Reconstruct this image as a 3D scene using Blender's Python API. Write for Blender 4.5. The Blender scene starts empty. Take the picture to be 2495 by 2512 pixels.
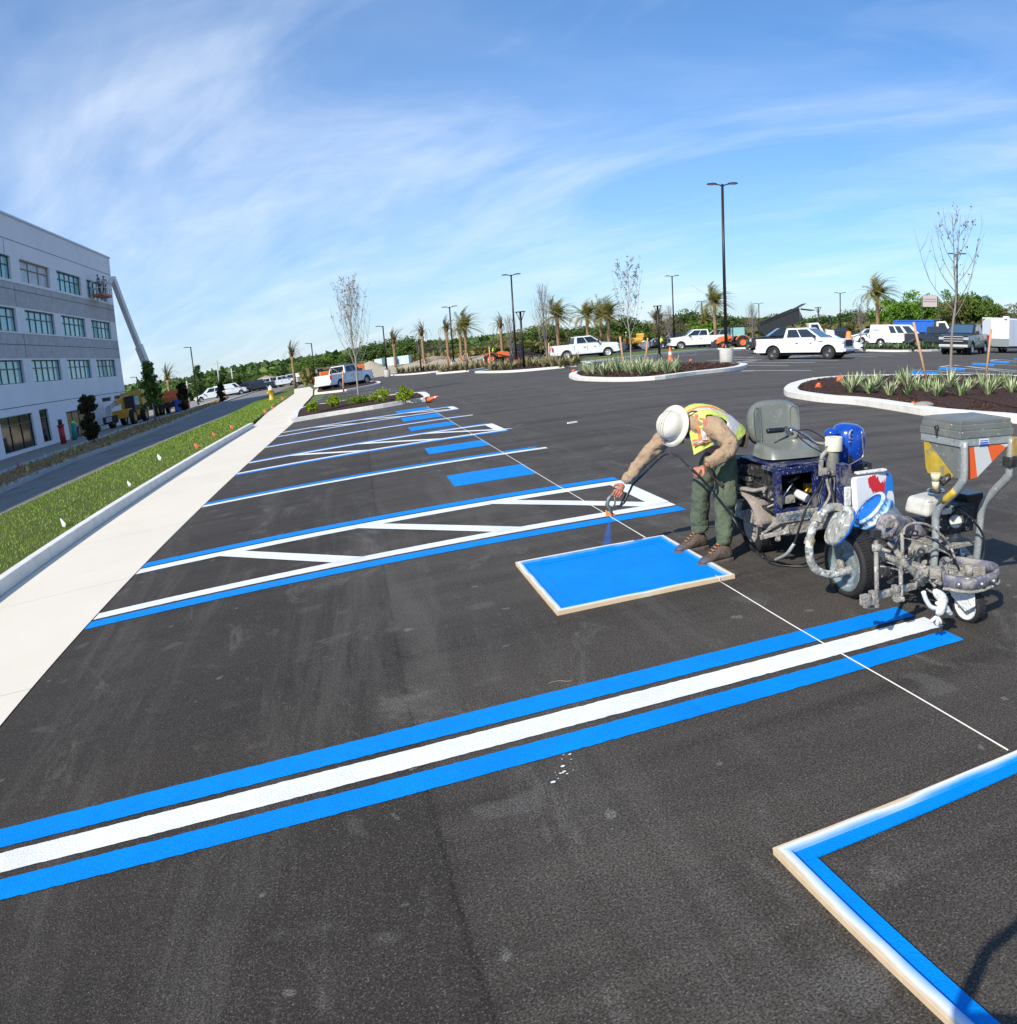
import bpy, math, random
import numpy as np
from math import radians as RAD, pi as PI, sin, cos
from mathutils import Vector, Matrix, Euler, Quaternion
SC = bpy.context.scene
COL = SC.collection
# ------------------------------------------------------------------ camera (wide phone lens, cropped frame)
LA1, LA2, LA3 = 0.5075806390310413, 0.007066833101787071, -0.008600841291151795
LCX, LCY = 2106.291934971706, 1519.9112468904395
CAM = Vector((2.6936415749054987, 0.0, 1.65))
CROT = Euler((1.207396971300582, 0.007298362025651085, -0.600251644536428), 'XYZ')
cd = bpy.data.cameras.new('camera'); cam = bpy.data.objects.new('camera', cd); COL.objects.link(cam); SC.camera = cam
cd.type = 'PANO'; cd.panorama_type = 'FISHEYE_LENS_POLYNOMIAL'; cd.sensor_fit = 'HORIZONTAL'; cd.sensor_width = 36
cd.fisheye_fov = RAD(200); _k = 2.495 / 36
cd.fisheye_polynomial_k0 = 0; cd.fisheye_polynomial_k1 = -LA1 * _k; cd.fisheye_polynomial_k2 = -LA2 * _k * _k
cd.fisheye_polynomial_k3 = -LA3 * _k ** 3; cd.fisheye_polynomial_k4 = 0
cd.shift_x = -(LCX - 1247.5) / 2495; cd.shift_y = (LCY - 1256) / 2495 + .0007
cam.location = CAM; cam.rotation_euler = CROT; cd.clip_start = .05; cd.clip_end = 9000
CM = np.array(CROT.to_matrix())
def ray(x, y):                                   # direction seen at a photograph pixel
    u, v = (x - LCX) / 1000, (y - LCY) / 1000; r = math.hypot(u, v) + 1e-12
    t = LA1 * r + LA2 * r * r + LA3 * r ** 3
    return Vector(CM @ np.array([sin(t) * u / r, -sin(t) * v / r, -cos(t)]))
def G(x, y, z=0.0):
    d = ray(x, y); t = (z - CAM.z) / d.z; return Vector((CAM.x + d.x * t, CAM.y + d.y * t, z))
def PX(x, y, X): d = ray(x, y); return CAM + d * ((X - CAM.x) / d.x)
def PY(x, y, Y): d = ray(x, y); return CAM + d * ((Y - CAM.y) / d.y)
def AD(x, y, dist): d = ray(x, y); return CAM + d * (dist / math.hypot(d.x, d.y))
# ------------------------------------------------------------------ sun and sky
SUNDIR = Vector((-.77, -.64, .80)).normalized()     # towards the sun
SEL = math.asin(SUNDIR.z); SAZ = math.atan2(SUNDIR.x, SUNDIR.y)
sl = bpy.data.lights.new('sun', 'SUN'); sl.energy = 4.6; sl.angle = RAD(.53); sl.color = (1, .93, .82)
so = bpy.data.objects.new('sun', sl); COL.objects.link(so); so.rotation_euler = SUNDIR.to_track_quat('Z', 'Y').to_euler()
W = bpy.data.worlds.new('World'); SC.world = W; W.use_nodes = True
def N(nt, typ, **kw):
    n = nt.nodes.new(typ)
    for k, v in kw.items():
        if k.startswith('i_'):
            key = k[2:]; key = int(key) if key.isdigit() else key.replace('_', ' ')
            n.inputs[key].default_value = v
        else: setattr(n, k, v)
    return n
def ramp(nt, src, stops):
    r = N(nt, 'ShaderNodeValToRGB'); e = r.color_ramp.elements
    while len(e) < len(stops): e.new(.5)
    for k, (p, c) in enumerate(stops): e[k].position = p; e[k].color = (c if len(c) == 4 else (*c, 1)) if isinstance(c, tuple) else (c, c, c, 1)
    nt.links.new(src, r.inputs[0]); return r.outputs[0]
def mixc(nt, f, a, b, mode='MIX'):
    m = N(nt, 'ShaderNodeMix', data_type='RGBA', blend_type=mode)
    for s, i in ((f, 0), (a, 6), (b, 7)):
        if isinstance(s, (int, float)): m.inputs[i].default_value = s
        elif isinstance(s, tuple): m.inputs[i].default_value = (*s, 1)[:4]
        else: nt.links.new(s, m.inputs[i])
    return m.outputs[2]
def mth(nt, op, a, b=None, clamp=False):
    m = N(nt, 'ShaderNodeMath', operation=op, use_clamp=clamp)
    for s, i in ((a, 0), (b, 1)):
        if s is None: continue
        if isinstance(s, (int, float)): m.inputs[i].default_value = s
        else: nt.links.new(s, m.inputs[i])
    return m.outputs[0]
CR1, CO1, CO2 = 124, .75, .4
def build_sky():
    nt = W.node_tree; nt.nodes.clear(); L = nt.links.new
    sky = N(nt, 'ShaderNodeTexSky', sky_type='NISHITA', sun_disc=False, sun_elevation=SEL, sun_rotation=SAZ, air_density=1.0, dust_density=.6, ozone_density=2.2, altitude=0)
    tc = N(nt, 'ShaderNodeTexCoord'); sep = N(nt, 'ShaderNodeSeparateXYZ'); L(tc.outputs['Generated'], sep.inputs[0])
    zc = mth(nt, 'ADD', mth(nt, 'MAXIMUM', sep.outputs[2], 0.0), .16)
    cmb = N(nt, 'ShaderNodeCombineXYZ'); L(mth(nt, 'DIVIDE', sep.outputs[0], zc), cmb.inputs[0]); L(mth(nt, 'DIVIDE', sep.outputs[1], zc), cmb.inputs[1])
    def cl(rot, sc, nsc, det, dist, lo, hi, off=(0, 0, 0)):
        mp = N(nt, 'ShaderNodeMapping', vector_type='TEXTURE'); L(cmb.outputs[0], mp.inputs[0])
        mp.inputs['Rotation'].default_value = (0, 0, RAD(rot)); mp.inputs['Scale'].default_value = tuple(1 / q for q in sc); mp.inputs['Location'].default_value = off
        n = N(nt, 'ShaderNodeTexNoise', i_Scale=nsc, i_Detail=det, i_Roughness=.55, i_Distortion=dist); L(mp.outputs[0], n.inputs['Vector'])
        return ramp(nt, n.outputs[0], [(lo, 0.0), (hi, 1.0)])
    a = cl(CR1, (.55, 1.35, 1), 1.25, 7, .9, .45, .78, (CO1, .1, 0))
    b = cl(CR1 + 12, (.6, 1.1, 1), .8, 5, .6, .42, .72, (2.1, CO2, 0))
    c = cl(CR1 - 6, (.8, 2.4, 1), 2.4, 9, .9, .28, .85)
    m = mth(nt, 'MULTIPLY', mth(nt, 'ADD', mth(nt, 'MULTIPLY', a, .9), mth(nt, 'MULTIPLY', b, .55)), mth(nt, 'ADD', mth(nt, 'MULTIPLY', c, .6), .45), clamp=True)
    veil = ramp(nt, sep.outputs[2], [(0.0, .24), (.10, .10), (.40, .03), (1.0, .0)])
    left = mth(nt, 'MULTIPLY', mth(nt, 'SUBTRACT', .35, mth(nt, 'ADD', mth(nt, 'MULTIPLY', sep.outputs[0], .9), mth(nt, 'MULTIPLY', sep.outputs[1], -.25))), .10, clamp=True)
    m = mth(nt, 'ADD', mth(nt, 'MULTIPLY', m, .52), mth(nt, 'ADD', veil, left), clamp=True)
    tint = mixc(nt, 1.0, sky.outputs[0], ramp(nt, sep.outputs[2], [(0.0, (.66, .86, 1.12)), (.14, (.54, .88, 1.25)), (.55, (.46, .98, 1.38))]), 'MULTIPLY')
    col = mixc(nt, m, tint, (7.4, 8.1, 9.0))
    bg = N(nt, 'ShaderNodeBackground', i_Strength=.108); L(col, bg.inputs[0])
    o = N(nt, 'ShaderNodeOutputWorld'); L(bg.outputs[0], o.inputs[0])
build_sky()
SC.view_settings.view_transform = 'Standard'; SC.view_settings.look = 'None'; SC.view_settings.exposure = .33; SC.view_settings.gamma = 1
SC.cycles.max_bounces = 6; SC.cycles.transparent_max_bounces = 16
# ------------------------------------------------------------------ materials
MATS = {}
def mat(name, col, rough=.6, metal=0., spec=.5, noise=None, bump=None, emit=None, alpha=None, coat=0, trans=0, spots=None):
    """noise=(scale, amount) brightness mottling; bump=(scale, strength); spots=[(scale, lo, hi, colour), ...] blots of another colour"""
    if name in MATS: return MATS[name]
    m = bpy.data.materials.new(name); m.use_nodes = True; nt = m.node_tree; L = nt.links.new; b = nt.nodes['Principled BSDF']
    b.inputs['Base Color'].default_value = (*col, 1); b.inputs['Roughness'].default_value = rough; b.inputs['Metallic'].default_value = metal
    b.inputs['Specular IOR Level'].default_value = spec; b.inputs['Coat Weight'].default_value = coat
    m.diffuse_color = (*col, 1)
    tc = None; src = None
    if noise or bump or spots: tc = N(nt, 'ShaderNodeTexCoord')
    if noise:
        n = N(nt, 'ShaderNodeTexNoise', i_Scale=noise[0], i_Detail=6, i_Roughness=.6); L(tc.outputs['Object'], n.inputs['Vector'])
        k = noise[1]; src = mixc(nt, 1.0, (*col, 1), ramp(nt, n.outputs[0], [(.25, max(0, 1 - k)), (.75, 1 + k)]), 'MULTIPLY')
    for s in (spots or []):
        n = N(nt, 'ShaderNodeTexNoise', i_Scale=s[0], i_Detail=5, i_Roughness=.65, i_Distortion=.4); L(tc.outputs['Object'], n.inputs['Vector'])
        src = mixc(nt, ramp(nt, n.outputs[0], [(s[1], 0.0), (s[2], 1.0)]), src if src is not None else (*col, 1), (*s[3], 1))
    if src is not None: L(src, b.inputs['Base Color'])
    if bump:
        n = N(nt, 'ShaderNodeTexNoise', i_Scale=bump[0], i_Detail=5); L(tc.outputs['Object'], n.inputs['Vector'])
        bp = N(nt, 'ShaderNodeBump', i_Strength=bump[1], i_Distance=.02); L(n.outputs[0], bp.inputs['Height']); L(bp.outputs[0], b.inputs['Normal'])
    if emit: b.inputs['Emission Color'].default_value = (*emit[:3], 1); b.inputs['Emission Strength'].default_value = emit[3]
    if alpha is not None: b.inputs['Alpha'].default_value = alpha
    if trans: b.inputs['Transmission Weight'].default_value = trans
    MATS[name] = m; return m
# ------------------------------------------------------------------ mesh builder
def frame_of(d):
    d = Vector(d).normalized(); u = Vector((0, 0, 1)) if abs(d.z) < .95 else Vector((1, 0, 0))
    a = d.cross(u).normalized(); return a, d.cross(a).normalized()
class MB:
    def __init__(s): s.v = []; s.f = []; s.m = []; s.sm = []; s.T = None
    def add(s, vs, fs, mi=0, smooth=False):
        o = len(s.v); T = s.T
        s.v += [tuple(T @ Vector(p)) for p in vs] if T is not None else [tuple(p) for p in vs]
        s.f += [tuple(i + o for i in f) for f in fs]; s.m += [mi] * len(fs); s.sm += [smooth] * len(fs); return s
    def box(s, c, d, rot=None, mi=0, taper=None):
        hx, hy, hz = d[0] / 2, d[1] / 2, d[2] / 2; tx, ty = taper or (1, 1)
        vs = [(x * (tx if z > 0 else 1), y * (ty if z > 0 else 1), z) for x, y, z in
              [(-hx, -hy, -hz), (hx, -hy, -hz), (hx, hy, -hz), (-hx, hy, -hz), (-hx, -hy, hz), (hx, -hy, hz), (hx, hy, hz), (-hx, hy, hz)]]
        R = Euler(rot, 'XYZ').to_matrix() if rot is not None else None
        vs = [Vector(c) + (R @ Vector(p) if R else Vector(p)) for p in vs]
        return s.add(vs, [(0, 3, 2, 1), (4, 5, 6, 7), (0, 1, 5, 4), (1, 2, 6, 5), (2, 3, 7, 6), (3, 0, 4, 7)], mi)
    def tube(s, pts, r, n=8, mi=0, caps=True, closed=False, sq=1.0):
        pts = [Vector(p) for p in pts]; k = len(pts); rr = r if isinstance(r, (list, tuple)) else [r] * k
        vs = []; a = None
        for i, p in enumerate(pts):
            d = (pts[(i + 1) % k] - pts[i - 1]) if closed else (pts[min(i + 1, k - 1)] - pts[max(i - 1, 0)])
            if d.length < 1e-9: d = Vector((0, 0, 1))
            d.normalize()
            if a is None: a, b = frame_of(d)
            else:
                a = a - d * a.dot(d)
                a = frame_of(d)[0] if a.length < 1e-6 else a.normalized()
                b = d.cross(a)
            vs += [p + (a * cos(2 * PI * j / n) + b * sin(2 * PI * j / n) * sq) * rr[i] for j in range(n)]
        fs = []
        for i in range(k if closed else k - 1):
            i2 = (i + 1) % k
            for j in range(n): fs.append((i * n + j, i * n + (j + 1) % n, i2 * n + (j + 1) % n, i2 * n + j))
        s.add(vs, fs, mi, True)
        if caps and not closed:
            o = len(s.v) - len(vs)
            s.f += [tuple(o + j for j in reversed(range(n))), tuple(o + (k - 1) * n + j for j in range(n))]; s.m += [mi] * 2; s.sm += [False] * 2
        return s
    def cyl(s, p0, p1, r0, r1=None, n=16, mi=0): return s.tube([p0, p1], [r0, r0 if r1 is None else r1], n, mi)
    def lathe(s, prof, c=(0, 0, 0), ax=(0, 0, 1), n=24, mi=0, a0=0, a1=2 * PI, smooth=True):
        ax = Vector(ax).normalized(); a, b = frame_of(ax); c = Vector(c); full = abs(a1 - a0 - 2 * PI) < 1e-6; m = n if full else n + 1
        vs = [c + ax * h + (a * cos(a0 + (a1 - a0) * j / n) + b * sin(a0 + (a1 - a0) * j / n)) * r for r, h in prof for j in range(m)]
        fs = [(i * m + j, i * m + (j + 1) % m, (i + 1) * m + (j + 1) % m, (i + 1) * m + j) for i in range(len(prof) - 1) for j in range(n)]
        return s.add(vs, fs, mi, smooth)
    def ell(s, c, r, rot=None, n=12, m=8, mi=0, jit=0, rnd=None):
        R = Euler(rot, 'XYZ').to_matrix() if rot is not None else None; vs = []
        for i in range(m + 1):
            for j in range(n):
                t, p = PI * i / m, 2 * PI * j / n; q = 1 + (rnd.uniform(-jit, jit) if rnd else 0)
                w = Vector((r[0] * sin(t) * cos(p), r[1] * sin(t) * sin(p), r[2] * cos(t))) * q; vs.append(Vector(c) + (R @ w if R else w))
        return s.add(vs, [(i * n + j, (i + 1) * n + j, (i + 1) * n + (j + 1) % n, i * n + (j + 1) % n) for i in range(m) for j in range(n)], mi, True)
    def prism(s, poly, h0, h1, ax='z', mi=0, f=None):
        """poly of 2D points pushed along an axis: z -> (x,y), y -> (x,z), x -> (y,z)"""
        n = len(poly); mk = {'z': lambda p, h: (p[0], p[1], h), 'y': lambda p, h: (p[0], h, p[1]), 'x': lambda p, h: (h, p[0], p[1])}[ax]
        vs = [mk(p, h0) for p in poly] + [mk(p, h1) for p in poly]
        if f: vs = [f(*v) for v in vs]
        return s.add(vs, [tuple(reversed(range(n))), tuple(range(n, 2 * n))] + [(i, (i + 1) % n, n + (i + 1) % n, n + i) for i in range(n)], mi)
    def quad(s, a, b, c, d, mi=0): return s.add([a, b, c, d], [(0, 1, 2, 3)], mi)
    def build(s, name, mats, parent=None, bev=0, seg=2, smooth=None, world=False, sub=0, loc=None, rz=None, autos=True, fixn=False):
        me = bpy.data.meshes.new(name); me.from_pydata(s.v, [], s.f); 
        for m in (mats if isinstance(mats, (list, tuple)) else [mats]): me.materials.append(m)
        me.polygons.foreach_set('material_index', s.m)
        sm = s.sm if smooth is None else [smooth] * len(s.f)
        me.polygons.foreach_set('use_smooth', sm)
        if fixn:
            import bmesh
            bm = bmesh.new(); bm.from_mesh(me); bmesh.ops.remove_doubles(bm, verts=bm.verts, dist=1e-5); bmesh.ops.recalc_face_normals(bm, faces=bm.faces); bm.to_mesh(me); bm.free()
        me.update()
        o = bpy.data.objects.new(name, me); COL.objects.link(o)
        if parent is not None:
            o.parent = parent
            if world: o.location = -(Matrix.Rotation(0, 4, 'Z') @ parent.location)
        if loc is not None: o.location = loc
        if rz is not None: o.rotation_euler = (0, 0, rz)
        if bev:
            b = o.modifiers.new('edge', 'BEVEL'); b.width = bev; b.segments = seg; b.limit_method = 'ANGLE'; b.angle_limit = RAD(35); b.harden_normals = False
        if sub:
            b = o.modifiers.new('sub', 'SUBSURF'); b.levels = sub; b.render_levels = sub
        return o
def tag(o, label=None, cat=None, group=None, kind=None):
    if label: o['label'] = label
    if cat: o['category'] = cat
    if group: o['group'] = group
    if kind: o['kind'] = kind
    return o
def thing(name, loc, label, cat, group=None, rz=0, sc=1):
    o = bpy.data.objects.new(name, None); COL.objects.link(o); o.location = loc; o.rotation_euler = (0, 0, rz); o.scale = (sc,) * 3
    o.empty_display_size = .2; return tag(o, label, cat, group)
def sheet(name, pts, m, label=None, kind='structure', group=None):
    b = MB(); b.add(pts, [tuple(range(len(pts)))]); o = b.build(name, m)
    if o.data.polygons[0].normal.z < 0: o.data.flip_normals()
    return tag(o, label, None, group, kind)
def dup(root, loc, rz=0, sc=None, label=None, group=None):
    r = root.copy(); COL.objects.link(r); r.location = loc; r.rotation_euler = (0, 0, rz)
    if sc: r.scale = (sc,) * 3 if isinstance(sc, (int, float)) else sc
    if label: r['label'] = label
    if group: r['group'] = group
    for ch in list(root.children):
        c = ch.copy(); COL.objects.link(c); c.parent = r
        for g in ch.children:
            d = g.copy(); COL.objects.link(d); d.parent = c
    return r
def npmesh(name, V, F, mats, parent=None, mi=None, smooth=False):
    """V (n,3) array, F (k,3|4) array"""
    V = np.asarray(V, np.float32); F = np.asarray(F, np.int32); me = bpy.data.meshes.new(name)
    me.vertices.add(len(V)); me.vertices.foreach_set('co', V.ravel()); k = F.shape[1]
    me.loops.add(F.size); me.loops.foreach_set('vertex_index', F.ravel()); me.polygons.add(len(F))
    me.polygons.foreach_set('loop_start', np.arange(0, F.size, k, dtype=np.int32)); me.polygons.foreach_set('loop_total', np.full(len(F), k, np.int32))
    for m in (mats if isinstance(mats, (list, tuple)) else [mats]): me.materials.append(m)
    if mi is not None: me.polygons.foreach_set('material_index', np.asarray(mi, np.int32))
    if smooth: me.polygons.foreach_set('use_smooth', np.ones(len(F), bool))
    me.update(calc_edges=True); o = bpy.data.objects.new(name, me); COL.objects.link(o)
    if parent is not None: o.parent = parent
    return o
def arc(c, r, a0, a1, n): return [(c[0] + r * cos(RAD(a0 + (a1 - a0) * i / n)), c[1] + r * sin(RAD(a0 + (a1 - a0) * i / n))) for i in range(n + 1)]
def spline(pts, n=6):
    P = [Vector(p) for p in pts]; out = []
    for i in range(len(P) - 1):
        p0, p1, p2, p3 = P[max(i - 1, 0)], P[i], P[i + 1], P[min(i + 2, len(P) - 1)]
        for k in range(n):
            t = k / n; out.append(.5 * ((2 * p1) + (p2 - p0) * t + (2 * p0 - 5 * p1 + 4 * p2 - p3) * t * t + (3 * p1 - p0 - 3 * p2 + p3) * t ** 3))
    return out + [P[-1]]
# ================================================================== ground
R = random.Random(7)
def ground_mat(name, base, kind):
    m = bpy.data.materials.new(name); m.use_nodes = True; nt = m.node_tree; L = nt.links.new; b = nt.nodes['Principled BSDF']
    tc = N(nt, 'ShaderNodeTexCoord').outputs['Object']
    def noise(sc, det=6, ro=.6, dist=0., vec=None, out=0):
        n = N(nt, 'ShaderNodeTexNoise', i_Scale=sc, i_Detail=det, i_Roughness=ro, i_Distortion=dist); L(vec if vec is not None else tc, n.inputs['Vector']); return n.outputs[out]
    def mapped(sc, rot=0, loc=(0, 0, 0)):
        mp = N(nt, 'ShaderNodeMapping'); L(tc, mp.inputs[0]); mp.inputs['Scale'].default_value = sc; mp.inputs['Rotation'].default_value = (0, 0, RAD(rot)); mp.inputs['Location'].default_value = loc; return mp.outputs[0]
    b.inputs['Specular IOR Level'].default_value = .12 if kind == 'paint' else .25
    if kind == 'asphalt':
        sp = N(nt, 'ShaderNodeSeparateXYZ'); L(tc, sp.inputs[0])
        lit = tuple(x * 2.15 for x in base); dk = tuple(x * .80 for x in base)
        c = mixc(nt, ramp(nt, noise(.35, 8, .66, .8), [(.36, 0.0), (.66, 1.0)]), dk, tuple(x * 1.45 for x in base))
        if name == 'asphalt':
            wob = mth(nt, 'MULTIPLY', mth(nt, 'SUBTRACT', noise(3.0, 4), .5), .10)
            lane = mth(nt, 'FLOOR', mth(nt, 'DIVIDE', mth(nt, 'SUBTRACT', mth(nt, 'ADD', sp.outputs[0], wob), 2.64), 3.4)); wn = N(nt, 'ShaderNodeTexWhiteNoise', noise_dimensions='1D'); L(lane, wn.inputs['W'])
            c = mixc(nt, mth(nt, 'MULTIPLY', wn.outputs[0], .45), c, lit)
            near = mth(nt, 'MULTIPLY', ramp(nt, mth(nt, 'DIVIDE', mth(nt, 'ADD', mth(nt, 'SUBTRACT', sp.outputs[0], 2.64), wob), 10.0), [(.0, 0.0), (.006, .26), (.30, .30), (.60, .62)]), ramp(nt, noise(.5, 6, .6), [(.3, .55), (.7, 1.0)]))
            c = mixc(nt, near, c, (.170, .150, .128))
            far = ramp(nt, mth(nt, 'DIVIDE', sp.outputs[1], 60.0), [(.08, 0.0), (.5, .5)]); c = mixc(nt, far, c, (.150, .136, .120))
            j = mth(nt, 'ABSOLUTE', mth(nt, 'ADD', mth(nt, 'SUBTRACT', sp.outputs[0], 2.64), mth(nt, 'MULTIPLY', wob, .3))); c = mixc(nt, ramp(nt, j, [(.0, .8), (.018, 0.0)]), c, tuple(x * .35 for x in base))
        c = mixc(nt, ramp(nt, noise(1.0, 6, .65, 1.2, mapped((.10, 1.5, 1), 4)), [(.42, 0.0), (.66, .6)]), c, tuple(x * .62 for x in base))     # roller lanes
        c = mixc(nt, ramp(nt, noise(1.0, 8, .75, .9, mapped((1.6, .14, 1), 8, (3, 1, 0))), [(.50, 0.0), (.68, .52)]), c, (.150, .137, .118))      # dusty drags
        c = mixc(nt, ramp(nt, noise(1.0, 9, .78, 2.2, mapped((.9, .5, 1), 30, (1, 7, 0))), [(.56, 0.0), (.66, .6)]), c, (.19, .175, .15))         # scuffs
        c = mixc(nt, ramp(nt, noise(2.4, 2, .4, .5), [(.675, 0.0), (.73, .32)]), c, (.19, .18, .165))                                           # dried puddle marks
        c = mixc(nt, ramp(nt, noise(7.5, 1.5, .4), [(.735, 0.0), (.77, .5)]), c, (.28, .27, .25))                                               # drips
        v = N(nt, 'ShaderNodeTexVoronoi', i_Scale=125.0, i_Randomness=1.0); L(tc, v.inputs['Vector'])
        hue = N(nt, 'ShaderNodeSeparateColor'); L(v.outputs['Color'], hue.inputs[0])
        g = mth(nt, 'MULTIPLY', ramp(nt, v.outputs['Distance'], [(.22, 1.0), (.60, 0.0)]), ramp(nt, hue.outputs[0], [(.10, 0.0), (.6, .32), (.93, .55), (1.0, 1.0)]))
        c = mixc(nt, mth(nt, 'MULTIPLY', g, .62), c, (.29, .26, .22))
        c = mixc(nt, mth(nt, 'MULTIPLY', ramp(nt, noise(115., 3, .75), [(.42, 1.0), (.56, 0.0)]), .75), c, tuple(x * .22 for x in base))                 # pores
        L(c, b.inputs['Base Color']); b.inputs['Roughness'].default_value = .85
        h = mth(nt, 'ADD', mth(nt, 'MULTIPLY', g, .6), noise(90., 4, .7))
        bp = N(nt, 'ShaderNodeBump', i_Strength=.38, i_Distance=.006); L(h, bp.inputs['Height'])
        bp2 = N(nt, 'ShaderNodeBump', i_Strength=.25, i_Distance=.05); L(noise(3.0, 4), bp2.inputs['Height']); L(bp.outputs[0], bp2.inputs['Normal']); L(bp2.outputs[0], b.inputs['Normal'])
    elif kind == 'paint':
        c = mixc(nt, ramp(nt, noise(2.2, 8, .75), [(.3, 0.0), (.7, 1.0)]), tuple(x * .82 for x in base), tuple(min(1, x * 1.06) for x in base))
        v = N(nt, 'ShaderNodeTexVoronoi', i_Scale=95.0); L(tc, v.inputs['Vector'])
        c = mixc(nt, mth(nt, 'MULTIPLY', ramp(nt, noise(105., 4, .75), [(.54, 0.0), (.64, 1.0)]), .30), c, tuple(x * .30 for x in base))
        L(c, b.inputs['Base Color']); b.inputs['Roughness'].default_value = .55
        bp = N(nt, 'ShaderNodeBump', i_Strength=.30, i_Distance=.005); L(mth(nt, 'ADD', ramp(nt, v.outputs['Distance'], [(.1, 1.0), (.6, 0.0)]), noise(110., 3)), bp.inputs['Height']); L(bp.outputs[0], b.inputs['Normal'])
    elif kind == 'concrete':
        c = mixc(nt, ramp(nt, noise(.5, 6, .65), [(.3, 0.0), (.7, 1.0)]), tuple(x * .93 for x in base), base)
        c = mixc(nt, mth(nt, 'MULTIPLY', ramp(nt, noise(9., 6, .75), [(.55, 0.0), (.8, 1.0)]), .25), c, tuple(x * .72 for x in base))
        sp = N(nt, 'ShaderNodeSeparateXYZ'); L(tc, sp.inputs[0])
        j = mth(nt, 'PINGPONG', mth(nt, 'ADD', sp.outputs[1], .3), 1.5)            # joint every three metres
        c = mixc(nt, mth(nt, 'MULTIPLY', ramp(nt, j, [(.0, 1.0), (.010, 0.0)]), .8), c, tuple(x * .40 for x in base))
        c = mixc(nt, ramp(nt, noise(.35, 7, .7, 1.5), [(.5, 0.0), (.75, .45)]), c, tuple(x * q for x, q in zip(base, (.86, .80, .72))))
        L(c, b.inputs['Base Color']); b.inputs['Roughness'].default_value = .8
        bp = N(nt, 'ShaderNodeBump', i_Strength=.2, i_Distance=.01); L(noise(60., 4), bp.inputs['Height']); L(bp.outputs[0], b.inputs['Normal'])
    elif kind == 'kerb':
        c = mixc(nt, ramp(nt, noise(4., 7, .7), [(.35, 0.0), (.75, 1.0)]), base, tuple(x * .74 for x in base))
        L(c, b.inputs['Base Color']); b.inputs['Roughness'].default_value = .75
        bp = N(nt, 'ShaderNodeBump', i_Strength=.3, i_Distance=.01); L(noise(30., 5), bp.inputs['Height']); L(bp.outputs[0], b.inputs['Normal'])
    elif kind == 'soil':
        v = N(nt, 'ShaderNodeTexVoronoi', i_Scale=16.0, i_Detail=2.0); L(mapped((1, 1.8, 1), 20), v.inputs['Vector'])
        hue = N(nt, 'ShaderNodeSeparateColor'); L(v.outputs['Color'], hue.inputs[0])
        c = mixc(nt, hue.outputs[1], tuple(x * .45 for x in base), tuple(x * 1.7 for x in base))
        c = mixc(nt, ramp(nt, noise(1.2, 6), [(.4, 0.0), (.7, .6)]), c, tuple(x * 1.5 for x in base))
        L(c, b.inputs['Base Color']); b.inputs['Roughness'].default_value = .95
        bp = N(nt, 'ShaderNodeBump', i_Strength=1.0, i_Distance=.05); L(mth(nt, 'ADD', v.outputs['Distance'], noise(14., 5)), bp.inputs['Height']); L(bp.outputs[0], b.inputs['Normal'])
    elif kind == 'grass':
        c = mixc(nt, ramp(nt, noise(.8, 6), [(.3, 0.0), (.7, 1.0)]), base, tuple(x * 1.6 for x in base))
        c = mixc(nt, ramp(nt, noise(25., 5, .7), [(.4, 0.0), (.7, .8)]), c, tuple(x * .45 for x in base))
        c = mixc(nt, ramp(nt, noise(1.9, 6, .7), [(.62, 0.0), (.8, .6)]), c, (.20, .17, .07))
        L(c, b.inputs['Base Color']); b.inputs['Roughness'].default_value = .95
        bp = N(nt, 'ShaderNodeBump', i_Strength=1.0, i_Distance=.05); L(noise(40., 5, .8), bp.inputs['Height']); L(bp.outputs[0], b.inputs['Normal'])
    MATS[name] = m; return m
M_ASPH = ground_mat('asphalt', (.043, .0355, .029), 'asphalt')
M_ROAD = ground_mat('old_asphalt', (.29, .27, .25), 'asphalt')
M_BLUE = ground_mat('blue_paint', (.0, .24, .76), 'paint')
M_WHITE = ground_mat('white_paint', (.80, .81, .80), 'paint')
M_CONC = ground_mat('concrete', (.735, .665, .555), 'concrete')
M_KERB = ground_mat('kerb_concrete', (.78, .755, .70), 'kerb')
M_KERBG = ground_mat('kerb_grey', (.42, .42, .42), 'kerb')
M_MULCH = ground_mat('mulch', (.050, .026, .020), 'soil')
M_STRAW = ground_mat('pine_straw', (.26, .155, .085), 'soil')
M_DIRT = ground_mat('dirt', (.30, .27, .23), 'kerb')
M_SAND = ground_mat('sand', (.42, .36, .27), 'kerb')
M_GRASS = ground_mat('turf', (.11, .13, .03), 'grass')
M_FIELD = ground_mat('field_grass', (.11, .15, .04), 'grass')
sheet('ground', [(-1500, -300, -.06), (2500, -300, -.06), (2500, 5000, -.06), (-1500, 5000, -.06)], M_FIELD)
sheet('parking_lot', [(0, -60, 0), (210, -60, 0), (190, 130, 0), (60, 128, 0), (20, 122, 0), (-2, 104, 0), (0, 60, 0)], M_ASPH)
def px3(pts, z=0.0): return [G(x, y, z) for x, y in pts]
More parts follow.
